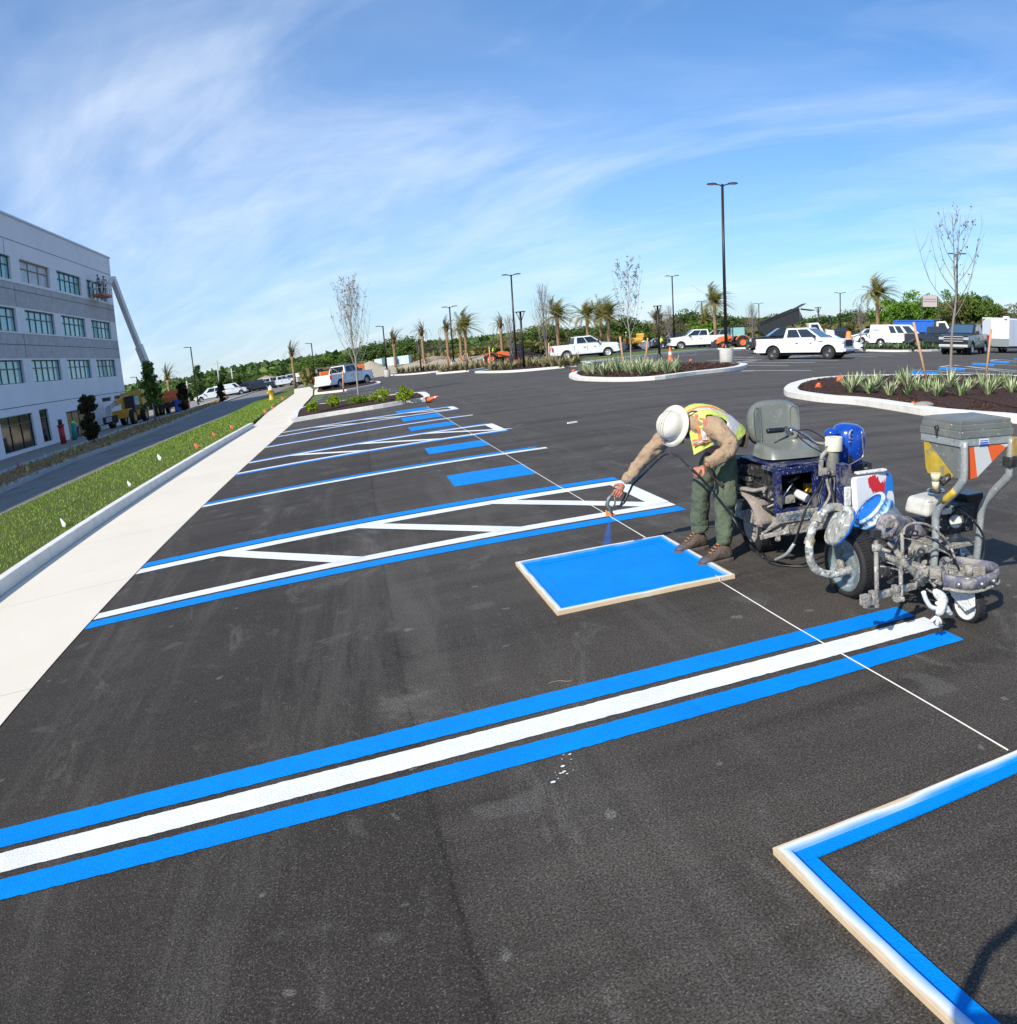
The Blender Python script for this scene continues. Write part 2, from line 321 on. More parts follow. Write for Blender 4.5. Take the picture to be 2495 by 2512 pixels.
# sidewalk beside the stalls, flush with the lot; widens to a walk that bends away past the first island
wl = [(-1.72, -8), (-1.72, 30), (-1.80, 33.6)]
sheet('sidewalk', [(x, y, .006) for x, y in wl] + px3([(655, 1009), (690, 984), (722, 962), (720, 951), (760, 945), (768, 952), (767, 966), (745, 990), (731, 1012), (722, 1022)], .006) + [(0, 33.3, .006), (0, -8, .006)], M_CONC)
def ribbon(pts, w, z0, z1, side=1):
    """closed outline strip: kerb of width w inside the open line pts, from z0 up to z1"""
    b = MB(); P = [Vector((p[0], p[1])) for p in pts]; n = len(P); I = []
    for i in range(n):
        d = (P[min(i + 1, n - 1)] - P[max(i - 1, 0)]).normalized(); I.append(P[i] + Vector((-d.y, d.x)) * w * side)
    vs = []
    for a, c in zip(P, I): vs += [(a.x, a.y, z0), (a.x, a.y, z1), (c.x, c.y, z1), (c.x, c.y, z0)]
    fs = [(i * 4 + j, i * 4 + (j + 1) % 4, i * 4 + 4 + (j + 1) % 4, i * 4 + 4 + j) for i in range(n - 1) for j in range(4)]
    b.add(vs, fs + [(0, 1, 2, 3), (n * 4 - 1, n * 4 - 2, n * 4 - 3, n * 4 - 4)]); return b
o = ribbon([(-1.72, y) for y in np.linspace(-8, 33.6, 40)], .17, 0, .16, 1).build('kerb', M_KERB, bev=.02, fixn=True); tag(o, kind='structure')
# lawn, lane, mulch strip, building walk (outlines measured on the ground)
LAWN_L = [(0, 1260), (128, 1202), (255, 1145), (412, 1076), (547, 1021), (653, 970), (700, 950), (735, 938)]
ll = [G(x, y, .12) for x, y in LAWN_L]; d0 = (ll[1] - ll[0]); ll = [ll[0] - d0 * 3.2] + ll
LAWN = [tuple(p) for p in ll] + [tuple(G(x, y, .02)) for x, y in ((722, 949), (720, 962), (690, 983), (655, 1008))] + [(-1.90, 33.6, .03), (-1.90, 33.5, .12), (-1.90, -8, .12)]
LAWN[0] = (LAWN[0][0], -8, .12) if LAWN[0][1] < -8 else LAWN[0]
sheet('lawn_soil', LAWN, M_GRASS)
RL = [(0, 1209), (171, 1134), (292, 1091), (401, 1047), (547, 985), (620, 960), (720, 933)]
rl = [G(x, y, .01) for x, y in RL]; rl = [rl[0] - (rl[1] - rl[0]) * 3] + rl
lr = [Vector((p.x, p.y, .01)) for p in ll]
sheet('lane', [tuple(p) for p in rl] + [tuple(p) for p in reversed(lr)], M_ROAD)
b = ribbon([(p.x, p.y) for p in ll], .05, 0, .125, 1).build('lawn_edge', M_DIRT, fixn=True); tag(b, kind='structure')
b = ribbon([(p.x, p.y) for p in rl], .5, 0, .13, 1).build('kerb', M_KERBG, fixn=True); tag(b, kind='structure')
ML = [(0, 1162), (109, 1122), (219, 1083), (365, 1032), (456, 1007), (560, 968)]
ml = [G(x, y, .1) for x, y in ML]; ml = [ml[0] - (ml[1] - ml[0]) * 3] + ml
sheet('planting_strip', [(p.x, p.y, .11) for p in rl[:6]] + [(p.x, p.y, .11) for p in reversed(ml[:7])], M_STRAW)
b = ribbon([(p.x, p.y) for p in ml], 1.0, 0, .14, 1).build('sidewalk', M_KERBG, fixn=True); tag(b, kind='structure')
sheet('yard', [(p.x, p.y, .02) for p in ml] + [(-30, 160, .02), (-60, 160, .02), (-60, -10, .02)], M_DIRT)
sheet('dirt_yard', [(-60, 160, -.03), (-12, 112, -.03), (-2, 128, -.03), (10, 170, -.03), (0, 230, -.03), (-80, 230, -.03)], M_DIRT)
# painted markings ------------------------------------------------------------------
def stripe(x0, x1, y0, y1, m, z=.004, name='painted_line'):
    n = max(2, int((x1 - x0) / (.025 if y0 < 8 else .08))); j = lambda: R.gauss(0, .0016) if y0 < 10 else 0
    xs = np.linspace(x0, x1, n); return sheet(name, [(x, y0 + j(), z) for x in xs] + [(x, y1 + j(), z) for x in reversed(xs)], m)
LX = 5.48
for y0, y1, m, x1 in [(3.46, 3.645, M_BLUE, LX - .03), (3.235, 3.41, M_WHITE, LX), (3.01, 3.175, M_BLUE, LX - .04),
                  (6.99, 7.20, M_BLUE, LX), (7.26, 7.45, M_WHITE, LX), (8.83, 9.05, M_WHITE, LX), (9.10, 9.33, M_BLUE, LX), (12.90, 13.08, M_WHITE, LX), (13.12, 13.31, M_BLUE, LX - .12),
                  (16.50, 16.68, M_BLUE, LX), (16.72, 16.92, M_WHITE, LX), (18.52, 18.73, M_WHITE, LX), (18.78, 18.95, M_BLUE, LX - .1), (21.98, 22.17, M_WHITE, LX), (22.21, 22.38, M_BLUE, LX - .2),
                  (25.05, 25.20, M_BLUE, LX), (25.24, 25.44, M_WHITE, LX), (26.75, 26.97, M_WHITE, LX), (27.01, 27.16, M_BLUE, LX - .1)]:
    stripe(.012, x1, y0, y1, m)
def aisle(ya, yb, xs):
    stripe(LX - .20, LX, ya, yb, M_WHITE, .008, 'painted_bar')
    for x in xs:
        dx = (yb - ya) * .94; w = .27; e = .05
        sheet('painted_hatch', [(x, yb + e, .006), (x + w, yb + e, .006), (x + w + dx + e, ya - e, .006), (x + dx + e, ya - e, .006)], M_WHITE)
aisle(7.45, 8.83, (.88, 2.38, 3.86)); aisle(16.92, 18.52, (.86, 2.35, 3.82)); aisle(25.44, 26.75, (.9, 2.4, 3.85))
for y0, y1 in ((10.45, 11.53), (14.45, 15.50), (19.72, 20.92), (23.15, 24.62), (27.2, 28.6)):
    stripe(3.68, 4.77, y0, y1, M_BLUE, .004, 'painted_pad')
def pline(a, c, w=.11, m=None, z=.004, name='painted_line'):
    p, q = G(*a), G(*c); d = (q - p).normalized(); n = Vector((-d.y, d.x, 0)) * w / 2
    return sheet(name, [(v.x, v.y, z) for v in (p - n, q - n, q + n, p + n)], m or M_WHITE)
zA = lambda x, y: (1750 + x / 3.838, 700 + y / 3.838)
for a, c in [((270, 790), (925, 789)), ((290, 739), (705, 741)), ((215, 716), (960, 714)), ((0, 741), (85, 728)), ((150, 690), (1170, 693)), ((290, 672), (480, 668)), ((700, 668), (990, 643)), ((620, 656), (1360, 674)), ((370, 652), (470, 650)),
             ((190, 664), (370, 662)), ((740, 645), (1535, 660)), ((760, 632), (1690, 646)), ((1290, 630), (1828, 634)), ((215, 712), (460, 684)), ((120, 598), (335, 601)), ((0, 693), (120, 690)), ((0, 601), (110, 600))]:
    pline(zA(*a), zA(*c), .13)
zB = lambda x, y: (1200 + x / 2.952, 600 + y / 2.952)
for a, c in [((750, 826), (1500, 791)), ((960, 812), (1640, 779)), ((1250, 790), (1520, 772)), ((1400, 852), (1700, 845)), ((1530, 872), (1690, 853)), ((1580, 828), (1690, 826)), ((1700, 757), (1880, 757)), ((1820, 907), (1919, 905)), ((630, 845), (720, 850)), ((1760, 803), (1919, 806)), ((1770, 822), (1919, 823)), ((1770, 838), (1919, 838))]:
    pline(zB(*a), zB(*c), .13)
zC = lambda x, y: (700 + x / 3.198, 640 + y / 3.198)
for a, c in [((215, 1098), (395, 1070)), ((225, 1080), (860, 987)), ((232, 1060), (700, 985)), ((680, 1035), (880, 1003)), ((500, 1062), (640, 1045)), ((870, 1025), (880, 1020)), ((245, 1120), (340, 1108)), ((240, 1142), (330, 1130)), ((805, 1040), (878, 1030)), ((700, 968), (745, 962)), ((560, 1040), (690, 1020))]:
    pline(zC(*a), zC(*c), .12)
# blue accessible stalls beyond the right island
zD = lambda x, y: (2100 + x / 4.858, 740 + y / 4.858)
for a, c in [((672, 797), (1919, 866)), ((1000, 760), (1919, 825)), ((1150, 740), (1919, 808)), ((1380, 710), (1919, 745)), ((1600, 682), (1919, 706)), ((1690, 672), (1919, 692)), ((400, 862), (1440, 945)), ((380, 875), (500, 905)), ((130, 880), (400, 862)), ((1000, 760), (1150, 740)), ((1600, 682), (1690, 672)), ((700, 880), (1919, 945)), ((1180, 740), (1700, 800)), ((800, 885), (1100, 935))]:
    pline(zD(*a), zD(*c), .12)
for q in [[(672, 805), (655, 855), (960, 865), (985, 825)], [(1010, 768), (970, 795), (1290, 803), (1310, 778)], [(1400, 715), (1370, 740), (1640, 752), (1650, 728)], [(1610, 688), (1590, 705), (1820, 718), (1835, 697)], [(1900, 655), (1870, 668), (1919, 672), (1919, 660)]]:
    sheet('painted_pad', px3([zD(*p) for p in q], .003), M_BLUE)
# islands ---------------------------------------------------------------------------
def island(px, z=.15, soil=None, w=.16, name='island', kerbm=None, lump=.05):
    P = [G(x, y, 0) for x, y in px]; A = sum(P[i].x * P[(i + 1) % len(P)].y - P[(i + 1) % len(P)].x * P[i].y for i in range(len(P)))
    if A < 0: P.reverse()
    P = spline(P + [P[0]], 4)[:-1]; n = len(P); I = []
    for i in range(n):
        d = (P[(i + 1) % n] - P[i - 1]).normalized(); I.append(P[i] + Vector((-d.y, d.x, 0)) * w)
    vs = []; 
    for a, c in zip(P, I): vs += [(a.x, a.y, -.02), (a.x, a.y, z), (c.x, c.y, z), (c.x, c.y, -.02)]
    b = MB(); b.add(vs, [(i * 4 + j, i * 4 + (j + 1) % 4, ((i + 1) % n) * 4 + (j + 1) % 4, ((i + 1) % n) * 4 + j) for i in range(n) for j in range(4)])
    tag(b.build('kerb', kerbm or M_KERB, bev=.02, fixn=True), kind='structure')
    c = sum(I, Vector()) / n; rnd = random.Random(n)
    b = MB(); rings = [1, .93, .8, .6, .35, .12]; vs = []
    for k, s in enumerate(rings):
        for p in I: q = c + (p - c) * s; vs.append((q.x, q.y, z - .05 + (0 if k == 0 else .05 + rnd.uniform(-lump, lump) * .6 + .03 * (1 - s))))
    fs = [(k * n + i, k * n + (i + 1) % n, (k + 1) * n + (i + 1) % n, (k + 1) * n + i) for k in range(len(rings) - 1) for i in range(n)] + [tuple((len(rings) - 1) * n + i for i in range(n))]
    b.add(vs, fs, smooth=True); tag(b.build('mulch_bed', soil or M_MULCH, fixn=True), kind='structure'); return I
ISL_R = [(1923, 962), (1932, 970), (1975, 978), (2022, 984), (2100, 990), (2203, 1005.5), (2279, 1018), (2380, 1027), (2495, 1036), (2700, 1062), (2760, 1010), (2700, 958), (2495, 927), (2300, 925), (2150, 926), (2060, 929), (1991, 935), (1940, 948)]
ISL_M = [(1396, 923), (1417, 930), (1505, 933), (1606, 929), (1708, 916), (1790, 907), (1828, 900), (1822, 894), (1708, 893), (1600, 896), (1500, 903), (1430, 911), (1402, 917)]
ISL_1 = [(714, 1034), (800, 1019), (916, 1001), (1000, 987), (1046, 981), (1056, 976), (1046, 967), (1031, 966), (940, 974), (830, 988), (735, 1004)]
ISL_2 = [(1165, 912), (1241, 911), (1332, 904), (1442, 893), (1436, 888), (1350, 892), (1240, 900)]
ISL_3 = [(1070, 915), (1150, 908), (1204, 898), (1190, 893), (1120, 899)]
ISL_4 = [(945, 919), (1010, 916), (1088, 907), (1075, 901), (1000, 906)]
ISL_5 = [(2115, 858), (2200, 860), (2305, 858), (2312, 853), (2250, 849), (2150, 848), (2100, 852)]
ISL_6 = [(772, 965), (850, 956), (932, 940), (915, 935), (840, 944), (780, 953)]
ISL_IN = [island(q, w=.36 if q is ISL_R else .4 if q is ISL_M else .25) for q in (ISL_R, ISL_M, ISL_1, ISL_2, ISL_3, ISL_4, ISL_5, ISL_6)]
def verge(lo, hi, z=.12, m=None, kerb=True, name='verge'):
    P = px3(lo, z); Q = px3(hi, z); sheet(name, [tuple(p) for p in P] + [tuple(p) for p in reversed(Q)], m or M_FIELD)
    if kerb: tag(ribbon([(p.x, p.y) for p in P], .3, -.02, z + .03, -1 if True else 1).build('kerb', M_KERB, fixn=True), kind='structure')
verge([(1403, 886), (1500, 876), (1623, 863), (1759, 851), (1900, 848), (1985, 847)], [(1403, 879), (1500, 865), (1623, 854), (1759, 845), (1900, 842), (1985, 842)])
verge([(880, 910), (955, 903), (1040, 892), (1110, 886), (1180, 878), (1240, 872), (1330, 868)], [(880, 903), (955, 896), (1040, 886), (1110, 877), (1180, 868), (1240, 864), (1330, 860)], m=M_SAND)
verge([(790, 930), (880, 921), (955, 911)], [(790, 925), (880, 914), (955, 905)], m=M_FIELD)
sheet('dirt_yard', [(-25, 165, -.03), (20, 128, -.03), (60, 134, -.03), (130, 137, -.03), (260, 300, -.03), (60, 330, -.03), (-60, 300, -.03)], M_SAND)

# ================================================================== office building and what stands against it
BX = -21.0
def F(y, z, dx=0.0): return (BX + dx, y, z)
m_wall = mat('render_white', (.82, .79, .81), .8, noise=(.35, .06), bump=(18, .15), spots=[(.25, .62, .75, (.58, .56, .60))])
m_wallg = mat('render_grey', (.48, .455, .455), .9, noise=(2.5, .22), bump=(14, .5), spots=[(.4, .55, .72, (.54, .51, .51))])
m_glass = mat('tinted_glass', (.24, .48, .48), .12, 0, .6, spots=[(.10, .45, .7, (.32, .55, .53))])
m_dglass = mat('dark_glass', (.012, .014, .014), .08, 0, .8, spots=[(.5, .55, .7, (.03, .035, .02))])
m_alu = mat('dark_aluminium', (.06, .075, .075), .4, .6)
m_film = mat('plastic_film', (.42, .44, .46), .35, noise=(1.6, .3), bump=(3, .8))
m_groove = mat('joint_groove', (.13, .13, .15), .9)
bl = thing('office_building', (BX, 70, 0), 'white four-storey office building with grey bands and green-tinted windows, behind the lane', 'building')
Y0, Y1, ZT = -6.0, 87.0, 15.55
BW = [71.05 + 7.82 * (k - 9) for k in range(0, 11)]; BW = [b for b in BW if b > Y0 + 1 and b + 6.1 < Y1]
ROWS = [(11.3, 12.85), (7.85, 9.4), (4.45, 5.98)]
GF = [(55.9, 61.7, .25, 2.45, 'dark'), (63.1, 64.95, .3, 2.55, 'dark'), (68.8, 74.0, .02, 2.05, 'open'), (78.9, 81.85, 2.3, 2.65, 'dark'), (82.85, 85.2, 2.34, 2.68, 'dark')]
for k in range(6): GF.append((55.9 - 8.6 * (k + 1), 61.7 - 8.6 * (k + 1), .25, 2.45, 'dark'))
holes = [(b, b + 6.15, z0, z1) for b in BW for z0, z1 in ROWS] + [(a, c, d, e) for a, c, d, e, _ in GF]
def wall_band(z0, z1, mt, name, dx=0.):
    b = MB(); hs = sorted([h for h in holes if h[2] < z1 and h[3] > z0]); ys = sorted({Y0, Y1, *[h[0] for h in hs], *[h[1] for h in hs]}); zs = sorted({z0, z1, *[min(max(h[2], z0), z1) for h in hs], *[min(max(h[3], z0), z1) for h in hs]})
    for a, c in zip(ys, ys[1:]):
        for d, e in zip(zs, zs[1:]):
            m = ((a + c) / 2, (d + e) / 2)
            if any(h[0] < m[0] < h[1] and h[2] < m[1] < h[3] for h in hs): continue
            b.quad(F(a, d, dx), F(c, d, dx), F(c, e, dx), F(a, e, dx))
    for h in hs:
        lo, hi = max(h[2], z0), min(h[3], z1)
        for p, q in (((h[0], lo), (h[0], hi)), ((h[1], hi), (h[1], lo)), ((h[1], lo), (h[0], lo)), ((h[0], hi), (h[1], hi))):
            if p[0] == q[0] or (p[1] in (h[2], h[3])): b.quad(F(*p, dx), F(*q, dx), F(*q, -.3), F(*p, -.3))
    return b.build(name, mt, bl, world=True)
wall_band(0, 6.08, m_wall, 'lower_wall'); wall_band(6.08, 7.74, m_wallg, 'grey_band', -.03); wall_band(7.74, 9.5, m_wall, 'middle_wall'); wall_band(9.5, 11.12, m_wallg, 'grey_band', -.03); wall_band(11.12, ZT, m_wall, 'upper_wall')
b = MB(); b.box((BX - 15.2, 40.5, ZT / 2 - .1), (29.7, 92.9, ZT - .3)); b.build('core', m_wall, bl, world=True)
for yy in (Y1, Y0):
    b = MB(); b.quad((BX, yy, 0), (BX - 30, yy, 0), (BX - 30, yy, ZT), (BX, yy, ZT)); b.build('end_wall', m_wall, bl, world=True)
b = MB(); b.box((BX - 15, 40.5, ZT + .04), (30.16, 93.16, .14)); b.build('parapet', mat('coping', (.60, .60, .64), .5), bl, world=True)
b = MB()
for z in (13.95, 10.65, 7.0, 2.95): b.box((BX + .004 - (.03 if z in (10.65, 7.0) else 0), 40.5, z), (.012, 92.9, .045))
for y in (54, 61.9): b.box((BX - .024, y, 10.3), (.012, .05, 1.5)); b.box((BX - .024, y + .6, 6.9), (.012, .05, 1.5))
b.box((BX + .005, 60.6, 13.3), (.012, .05, 1.2)); b.build('joint', m_groove, bl, world=True)
rb = random.Random(3)
for b0 in BW:
    for r, (z0, z1) in enumerate(ROWS):
        film = (r == 0 and abs(b0 - 63.23) < .3)
        w = MB(); y1 = b0 + 6.15
        w.box((BX - .2, (b0 + y1) / 2, z0 + .03), (.1, 6.15, .06)); w.box((BX - .2, (b0 + y1) / 2, z1 - .03), (.1, 6.15, .06)); w.box((BX - .19, (b0 + y1) / 2, z0 + .98), (.09, 6.03, .05))
        for k in range(6 if not film else 4):
            n = 5 if not film else 3; w.box((BX - .2, b0 + .03 + (6.09) * k / n, (z0 + z1) / 2), (.06, .05, z1 - z0 - .12))
        fr = w.build('window', mat('salmon_frame', (.38, .26, .22), .6) if film else m_alu, bl, world=True)
        p = MB(); p.quad((BX - .23, b0, z0), (BX - .23, y1, z0), (BX - .23, y1, z1), (BX - .23, b0, z1)); po = p.build('pane', m_film if film else m_glass, fr)
b = MB()
for a, c, d, e, k in GF:
    w = MB(); w.box((BX - .15, (a + c) / 2, d + .03), (.1, c - a, .06)); w.box((BX - .15, (a + c) / 2, e - .03), (.1, c - a, .06))
    n = max(1, round((c - a) / 1.9))
    for q in range(n + 1): w.box((BX - .17, a + .03 + (c - a - .06) * q / n, (d + e) / 2), (.05, .05, e - d - .12))
    if k == 'dark' and d < 1: w.box((BX - .145, (a + c) / 2, e - .55), (.09, c - a - .12, .05))
    fr = w.build('shopfront' if d < 1 else 'vent', m_alu, bl, world=True)
    p = MB(); p.quad((BX - .2, a, d), (BX - .2, c, d), (BX - .2, c, e), (BX - .2, a, e)); p.build('pane', m_dglass if k == 'dark' else mat('plywood', (.42, .27, .13), .8, noise=(3, .2)), fr)
# boom lift reaching to the third floor windows
m_boom = mat('boom_grey', (.74, .70, .68), .45, noise=(2, .1)); m_orange = mat('machine_orange', (.75, .17, .045), .45, noise=(2, .15)); m_black = mat('rubber', (.018, .018, .019), .8, noise=(20, .3)); m_dark = mat('dark_steel', (.05, .05, .055), .5, .5, noise=(9, .3))
m_yel = mat('machine_yellow', (.66, .33, .035), .45, noise=(2, .15)); m_hiv = mat('hi_vis', (.42, .85, .02), .7, noise=(5, .15)); m_skin = mat('skin', (.42, .20, .12), .6, noise=(8, .12)); m_jean = mat('denim', (.05, .07, .13), .9, noise=(9, .2))
m_steel = mat('steel', (.45, .46, .47), .35, .8, noise=(9, .2)); m_wht = mat('white_plastic', (.75, .76, .78), .45)
def wheel(parent, c, r, w, axis='y', side=1, rim=None, name='wheel', steer=0, tread=18, rimr=.56, tb=1.0):
    """tyre with tread blocks and a dished rim; side = which way the outer face looks"""
    ax = Vector((0, 1, 0)) if axis == 'y' else Vector((1, 0, 0)); ax = (Matrix.Rotation(steer, 3, 'Z') @ ax) * side; c = Vector(c)
    b = MB(); h = w / 2; ri = r * rimr
    b.lathe([(ri, -h * .8), (r * .80, -h), (r * .93, -h * .92), (r * .985, -h * .66), (r, -h * .3), (r, h * .3), (r * .985, h * .66), (r * .93, h * .92), (r * .80, h), (ri, h * .8), (ri * .96, h * .2), (ri * .96, -h * .5), (ri, -h * .8)], c, ax, 32)
    a, q = frame_of(ax)
    for k in range(tread):
        for s in (-1, 1):
            t = 2 * PI * (k + (.5 if s > 0 else 0)) / tread; d = a * cos(t) + q * sin(t); tt = -a * sin(t) + q * cos(t); p = c + d * (r * 1.004) + ax * h * .45 * s; g = [tt * (r * .085 * tb), ax * h * .36, d * (r * .018 * tb)]
            vs = [p + g[0] * i + g[1] * j + g[2] * l for l in (-1, 1) for i, j in ((-1, -1), (1, -1), (1, 1), (-1, 1))]
            b.add(vs, [(0, 3, 2, 1), (4, 5, 6, 7), (0, 1, 5, 4), (1, 2, 6, 5), (2, 3, 7, 6), (3, 0, 4, 7)])
    ty = b.build(name, m_black, parent)
    b = MB(); b.lathe([(ri * 1.02, h * .84), (ri * .97, h * .9), (ri * .92, h * .86), (ri * .84, h * .5), (ri * .74, h * .42), (ri * .70, h * .52), (ri * .62, h * .5), (ri * .5, h * .22), (ri * .42, h * .5), (ri * .36, h * .56), (ri * .2, h * .58), (0.001, h * .58)], c, ax, 28)
    b.lathe([(ri * 1.0, -h * .8), (ri * .3, -h * .5), (.001, -h * .5)], c, ax, 16)
    for k in range(6):
        t = 2 * PI * k / 6; b.cyl(c + (a * cos(t) + q * sin(t)) * ri * .31 + ax * h * .5, c + (a * cos(t) + q * sin(t)) * ri * .31 + ax * h * .63, ri * .05, n=6)
    b.build('rim', rim or m_steel, ty); return ty
def beam(b, p, q, w, h, mi=0):
    p, q = Vector(p), Vector(q); d = (q - p).normalized(); a = d.cross(Vector((0, 0, 1))); a = a.normalized() if a.length > 1e-3 else Vector((1, 0, 0)); u = a.cross(d)
    vs = [o + a * w / 2 * i + u * h / 2 * j for o in (p, q) for i, j in ((-1, -1), (1, -1), (1, 1), (-1, 1))]
    b.add(vs, [(0, 3, 2, 1), (4, 5, 6, 7), (0, 1, 5, 4), (1, 2, 6, 5), (2, 3, 7, 6), (3, 0, 4, 7)], mi)
bb = Vector((-17.4, 92, 0)); lift = thing('boom_lift', bb, 'orange boom lift, its long grey boom raised to a basket against the white building', 'boom lift')
b = MB(); b.box((0, 0, .85), (2.2, 4.2, .5)); b.build('chassis', m_dark, lift, bev=.05)
b = MB(); b.box((.1, 1.2, 1.7), (2.2, 2.6, 1.1)); b.box((0, -1.3, 1.45), (1.6, 1.6, .6)); b.build('turret', m_orange, lift, bev=.08)
for x in (-1, 1):
    for y in (-1.35, 1.35): wheel(lift, (x * 1.05, y, .5), .5, .4, 'x', x, m_orange)
E1 = PY(276, 678, 84); LB = PY(392, 970, 91.5); MID = E1.lerp(LB, .55)
b = MB(); beam(b, LB - bb, MID - bb, .62, .70); b.build('lower_boom', m_boom, lift, bev=.03)
b = MB(); beam(b, MID.lerp(LB, .1) - bb, E1 - bb, .46, .54); b.build('upper_boom', m_boom, lift, bev=.03)
JB = PY(253, 716, 82.5); b = MB(); beam(b, E1 - bb, JB - bb, .30, .34); b.build('jib', m_boom, lift)
bk = Vector((BX + .8, 80.6, JB.z - .35)) - bb; b = MB(); b.box(bk + Vector((0, 0, -.1)), (1.0, 3.0, .22)); b.build('basket_floor', mat('basket_rust', (.42, .14, .08), .6), lift, bev=.03)
b = MB()
for z in (.5, 1.05):
    for x in (-.5, .5): b.tube([bk + Vector((x, -1.5, z)), bk + Vector((x, 1.5, z))], .03, 6)
    for y in (-1.5, 1.5): b.tube([bk + Vector((-.5, y, z)), bk + Vector((.5, y, z))], .03, 6)
for x in (-.5, .5):
    for y in (-1.5, -.75, 0, .75, 1.5): b.tube([bk + Vector((x, y, 0)), bk + Vector((x, y, 1.05))], .025, 6)
b.build('guard_rail', m_boom, lift)
# ================================================================== people
def skin_mesh(name, verts, edges, radii, mt, parent, sub=2, root=0, flat=None, loc=None):
    me = bpy.data.meshes.new(name); me.from_pydata([tuple(v) for v in verts], edges, []); me.materials.append(mt); o = bpy.data.objects.new(name, me); COL.objects.link(o)
    if parent is not None: o.parent = parent
    if loc is not None: o.location = loc
    sk = o.modifiers.new('skin', 'SKIN'); sk.use_smooth_shade = True; sk.branch_smoothing = .4
    for i, r in enumerate(radii):
        r = r if isinstance(r, tuple) else (r, r); me.skin_vertices[0].data[i].radius = r; me.skin_vertices[0].data[i].use_root = (i == root)
    s = o.modifiers.new('sub', 'SUBSURF'); s.levels = s.render_levels = sub; return o
def bake(o):
    """turn modifiers into real geometry so that the mesh can be joined or wrinkled"""
    dg = bpy.context.evaluated_depsgraph_get(); dg.update(); me = bpy.data.meshes.new_from_object(o.evaluated_get(dg)); old = o.data; o.modifiers.clear(); o.data = me; me.name = o.name
    bpy.data.meshes.remove(old); return o
def chain(V, E, Rr, pts, rad, start=None):
    i = start
    for p, r in zip(pts, rad):
        V.append(Vector(p)); Rr.append(r)
        if i is not None: E.append((i, len(V) - 1))
        i = len(V) - 1
    return i
def small_person(loc, rz, label, top, legs, hat=None, bend=0.0, group=None, sc=1.0):
    """standing or stooping figure, 1.7 m, for the far distance; faces +x"""
    t = thing('person', loc, label, 'person', group, rz, sc); V, E, Rr = [], [], []
    s, c = sin(bend), cos(bend); hip = Vector((0, 0, .88)); up = lambda h, x=0, y=0: hip + Vector((s * h + c * x, y, c * h - s * x))
    r0 = chain(V, E, Rr, [hip, up(.2), up(.42), up(.54)], [.13, .125, .14, .06]); chain(V, E, Rr, [up(.62, .02), up(.72, .03), up(.80, .02)], [.055, .088, .06], r0)
    for y in (-1, 1):
        chain(V, E, Rr, [hip + Vector((0, .09 * y, -.08)), (.04, .1 * y, .46), (0, .11 * y, .09), (.14, .12 * y, .04)], [.1, .07, .05, .045], 0)
        chain(V, E, Rr, [up(.48, 0, .19 * y), up(.22, .06, .25 * y), up(.10, .28, .2 * y), up(.09, .38, .17 * y)], [.06, .05, .042, .04], 2)
    skin_mesh('body', V, E, Rr, m_skin, t, 1)
    V, E, Rr = [], [], []; chain(V, E, Rr, [hip, up(.2), up(.42), up(.53)], [.16, .155, .17, .085])
    for y in (-1, 1): chain(V, E, Rr, [up(.48, 0, .19 * y), up(.22, .06, .25 * y), up(.11, .26, .21 * y)], [.08, .068, .055], 2)
    skin_mesh('shirt', V, E, Rr, top, t, 1)
    V, E, Rr = [], [], []; chain(V, E, Rr, [hip + Vector((0, 0, .03))], [.155])
    for y in (-1, 1): chain(V, E, Rr, [hip + Vector((0, .09 * y, -.1)), (.04, .1 * y, .46), (0, .11 * y, .1)], [.125, .09, .075], 0)
    skin_mesh('trousers', V, E, Rr, legs, t, 1)
    if hat:
        b = MB(); p = up(.77, .02); b.lathe([(.15, 0), (.105, .01), (.10, .07), (.06, .12), (.001, .13)], p, up(1, 0) - up(0, 0), 16); b.build('hard_hat', hat, t)
    return t
m_hatw = mat('hat_white', (.80, .79, .74), .35); m_shirtb = mat('blue_shirt', (.09, .15, .30), .9)
small_person((BX + .85, 79.8, bk.z + .03), PI, 'worker in blue standing at the open end of the raised lift basket', m_shirtb, m_jean, m_hatw, .1)
small_person((BX + .85, 81.2, bk.z + .03), PI / 2, 'worker in tan beside the jib end of the raised lift basket', mat('tan_shirt', (.45, .34, .22), .9), m_jean, m_hatw, .2)
small_person((-19.5, 66.4, 0.02), RAD(200), 'stooping worker in a bright yellow-green shirt at the building doorway', m_hiv, m_jean, None, .7)
# ================================================================== the painter
V3 = Vector
def loft(secs, n=20):
    """secs: (centre, half-width vector, half-depth vector); closed tube with end caps"""
    b = MB(); vs = []
    for c, u, w in secs:
        c, u, w = V3(c), V3(u), V3(w)
        for j in range(n):
            t = 2 * PI * j / n; q = 1 + .06 * (cos(2 * t) ** 2); vs.append(c + u * cos(t) * q + w * sin(t) * q)
    k = len(secs); b.add(vs, [(i * n + j, i * n + (j + 1) % n, (i + 1) * n + (j + 1) % n, (i + 1) * n + j) for i in range(k - 1) for j in range(n)], 0, True)
    o = len(b.v) - len(vs); b.f += [tuple(o + j for j in reversed(range(n))), tuple(o + (k - 1) * n + j for j in range(n))]; b.m += [0, 0]; b.sm += [True, True]; return b
def wrinkle(o, size=.12, st=.02, sub=1, seed=0, cl='CLOUDS'):
    if sub: s = o.modifiers.new('s', 'SUBSURF'); s.levels = s.render_levels = sub
    t = bpy.data.textures.new(o.name + '_folds', cl); t.noise_scale = size
    if cl == 'CLOUDS': t.noise_depth = 3; t.noise_type = 'SOFT_NOISE'
    d = o.modifiers.new('folds', 'DISPLACE'); d.texture = t; d.strength = st; d.mid_level = .5; d.texture_coords = 'LOCAL'; return o
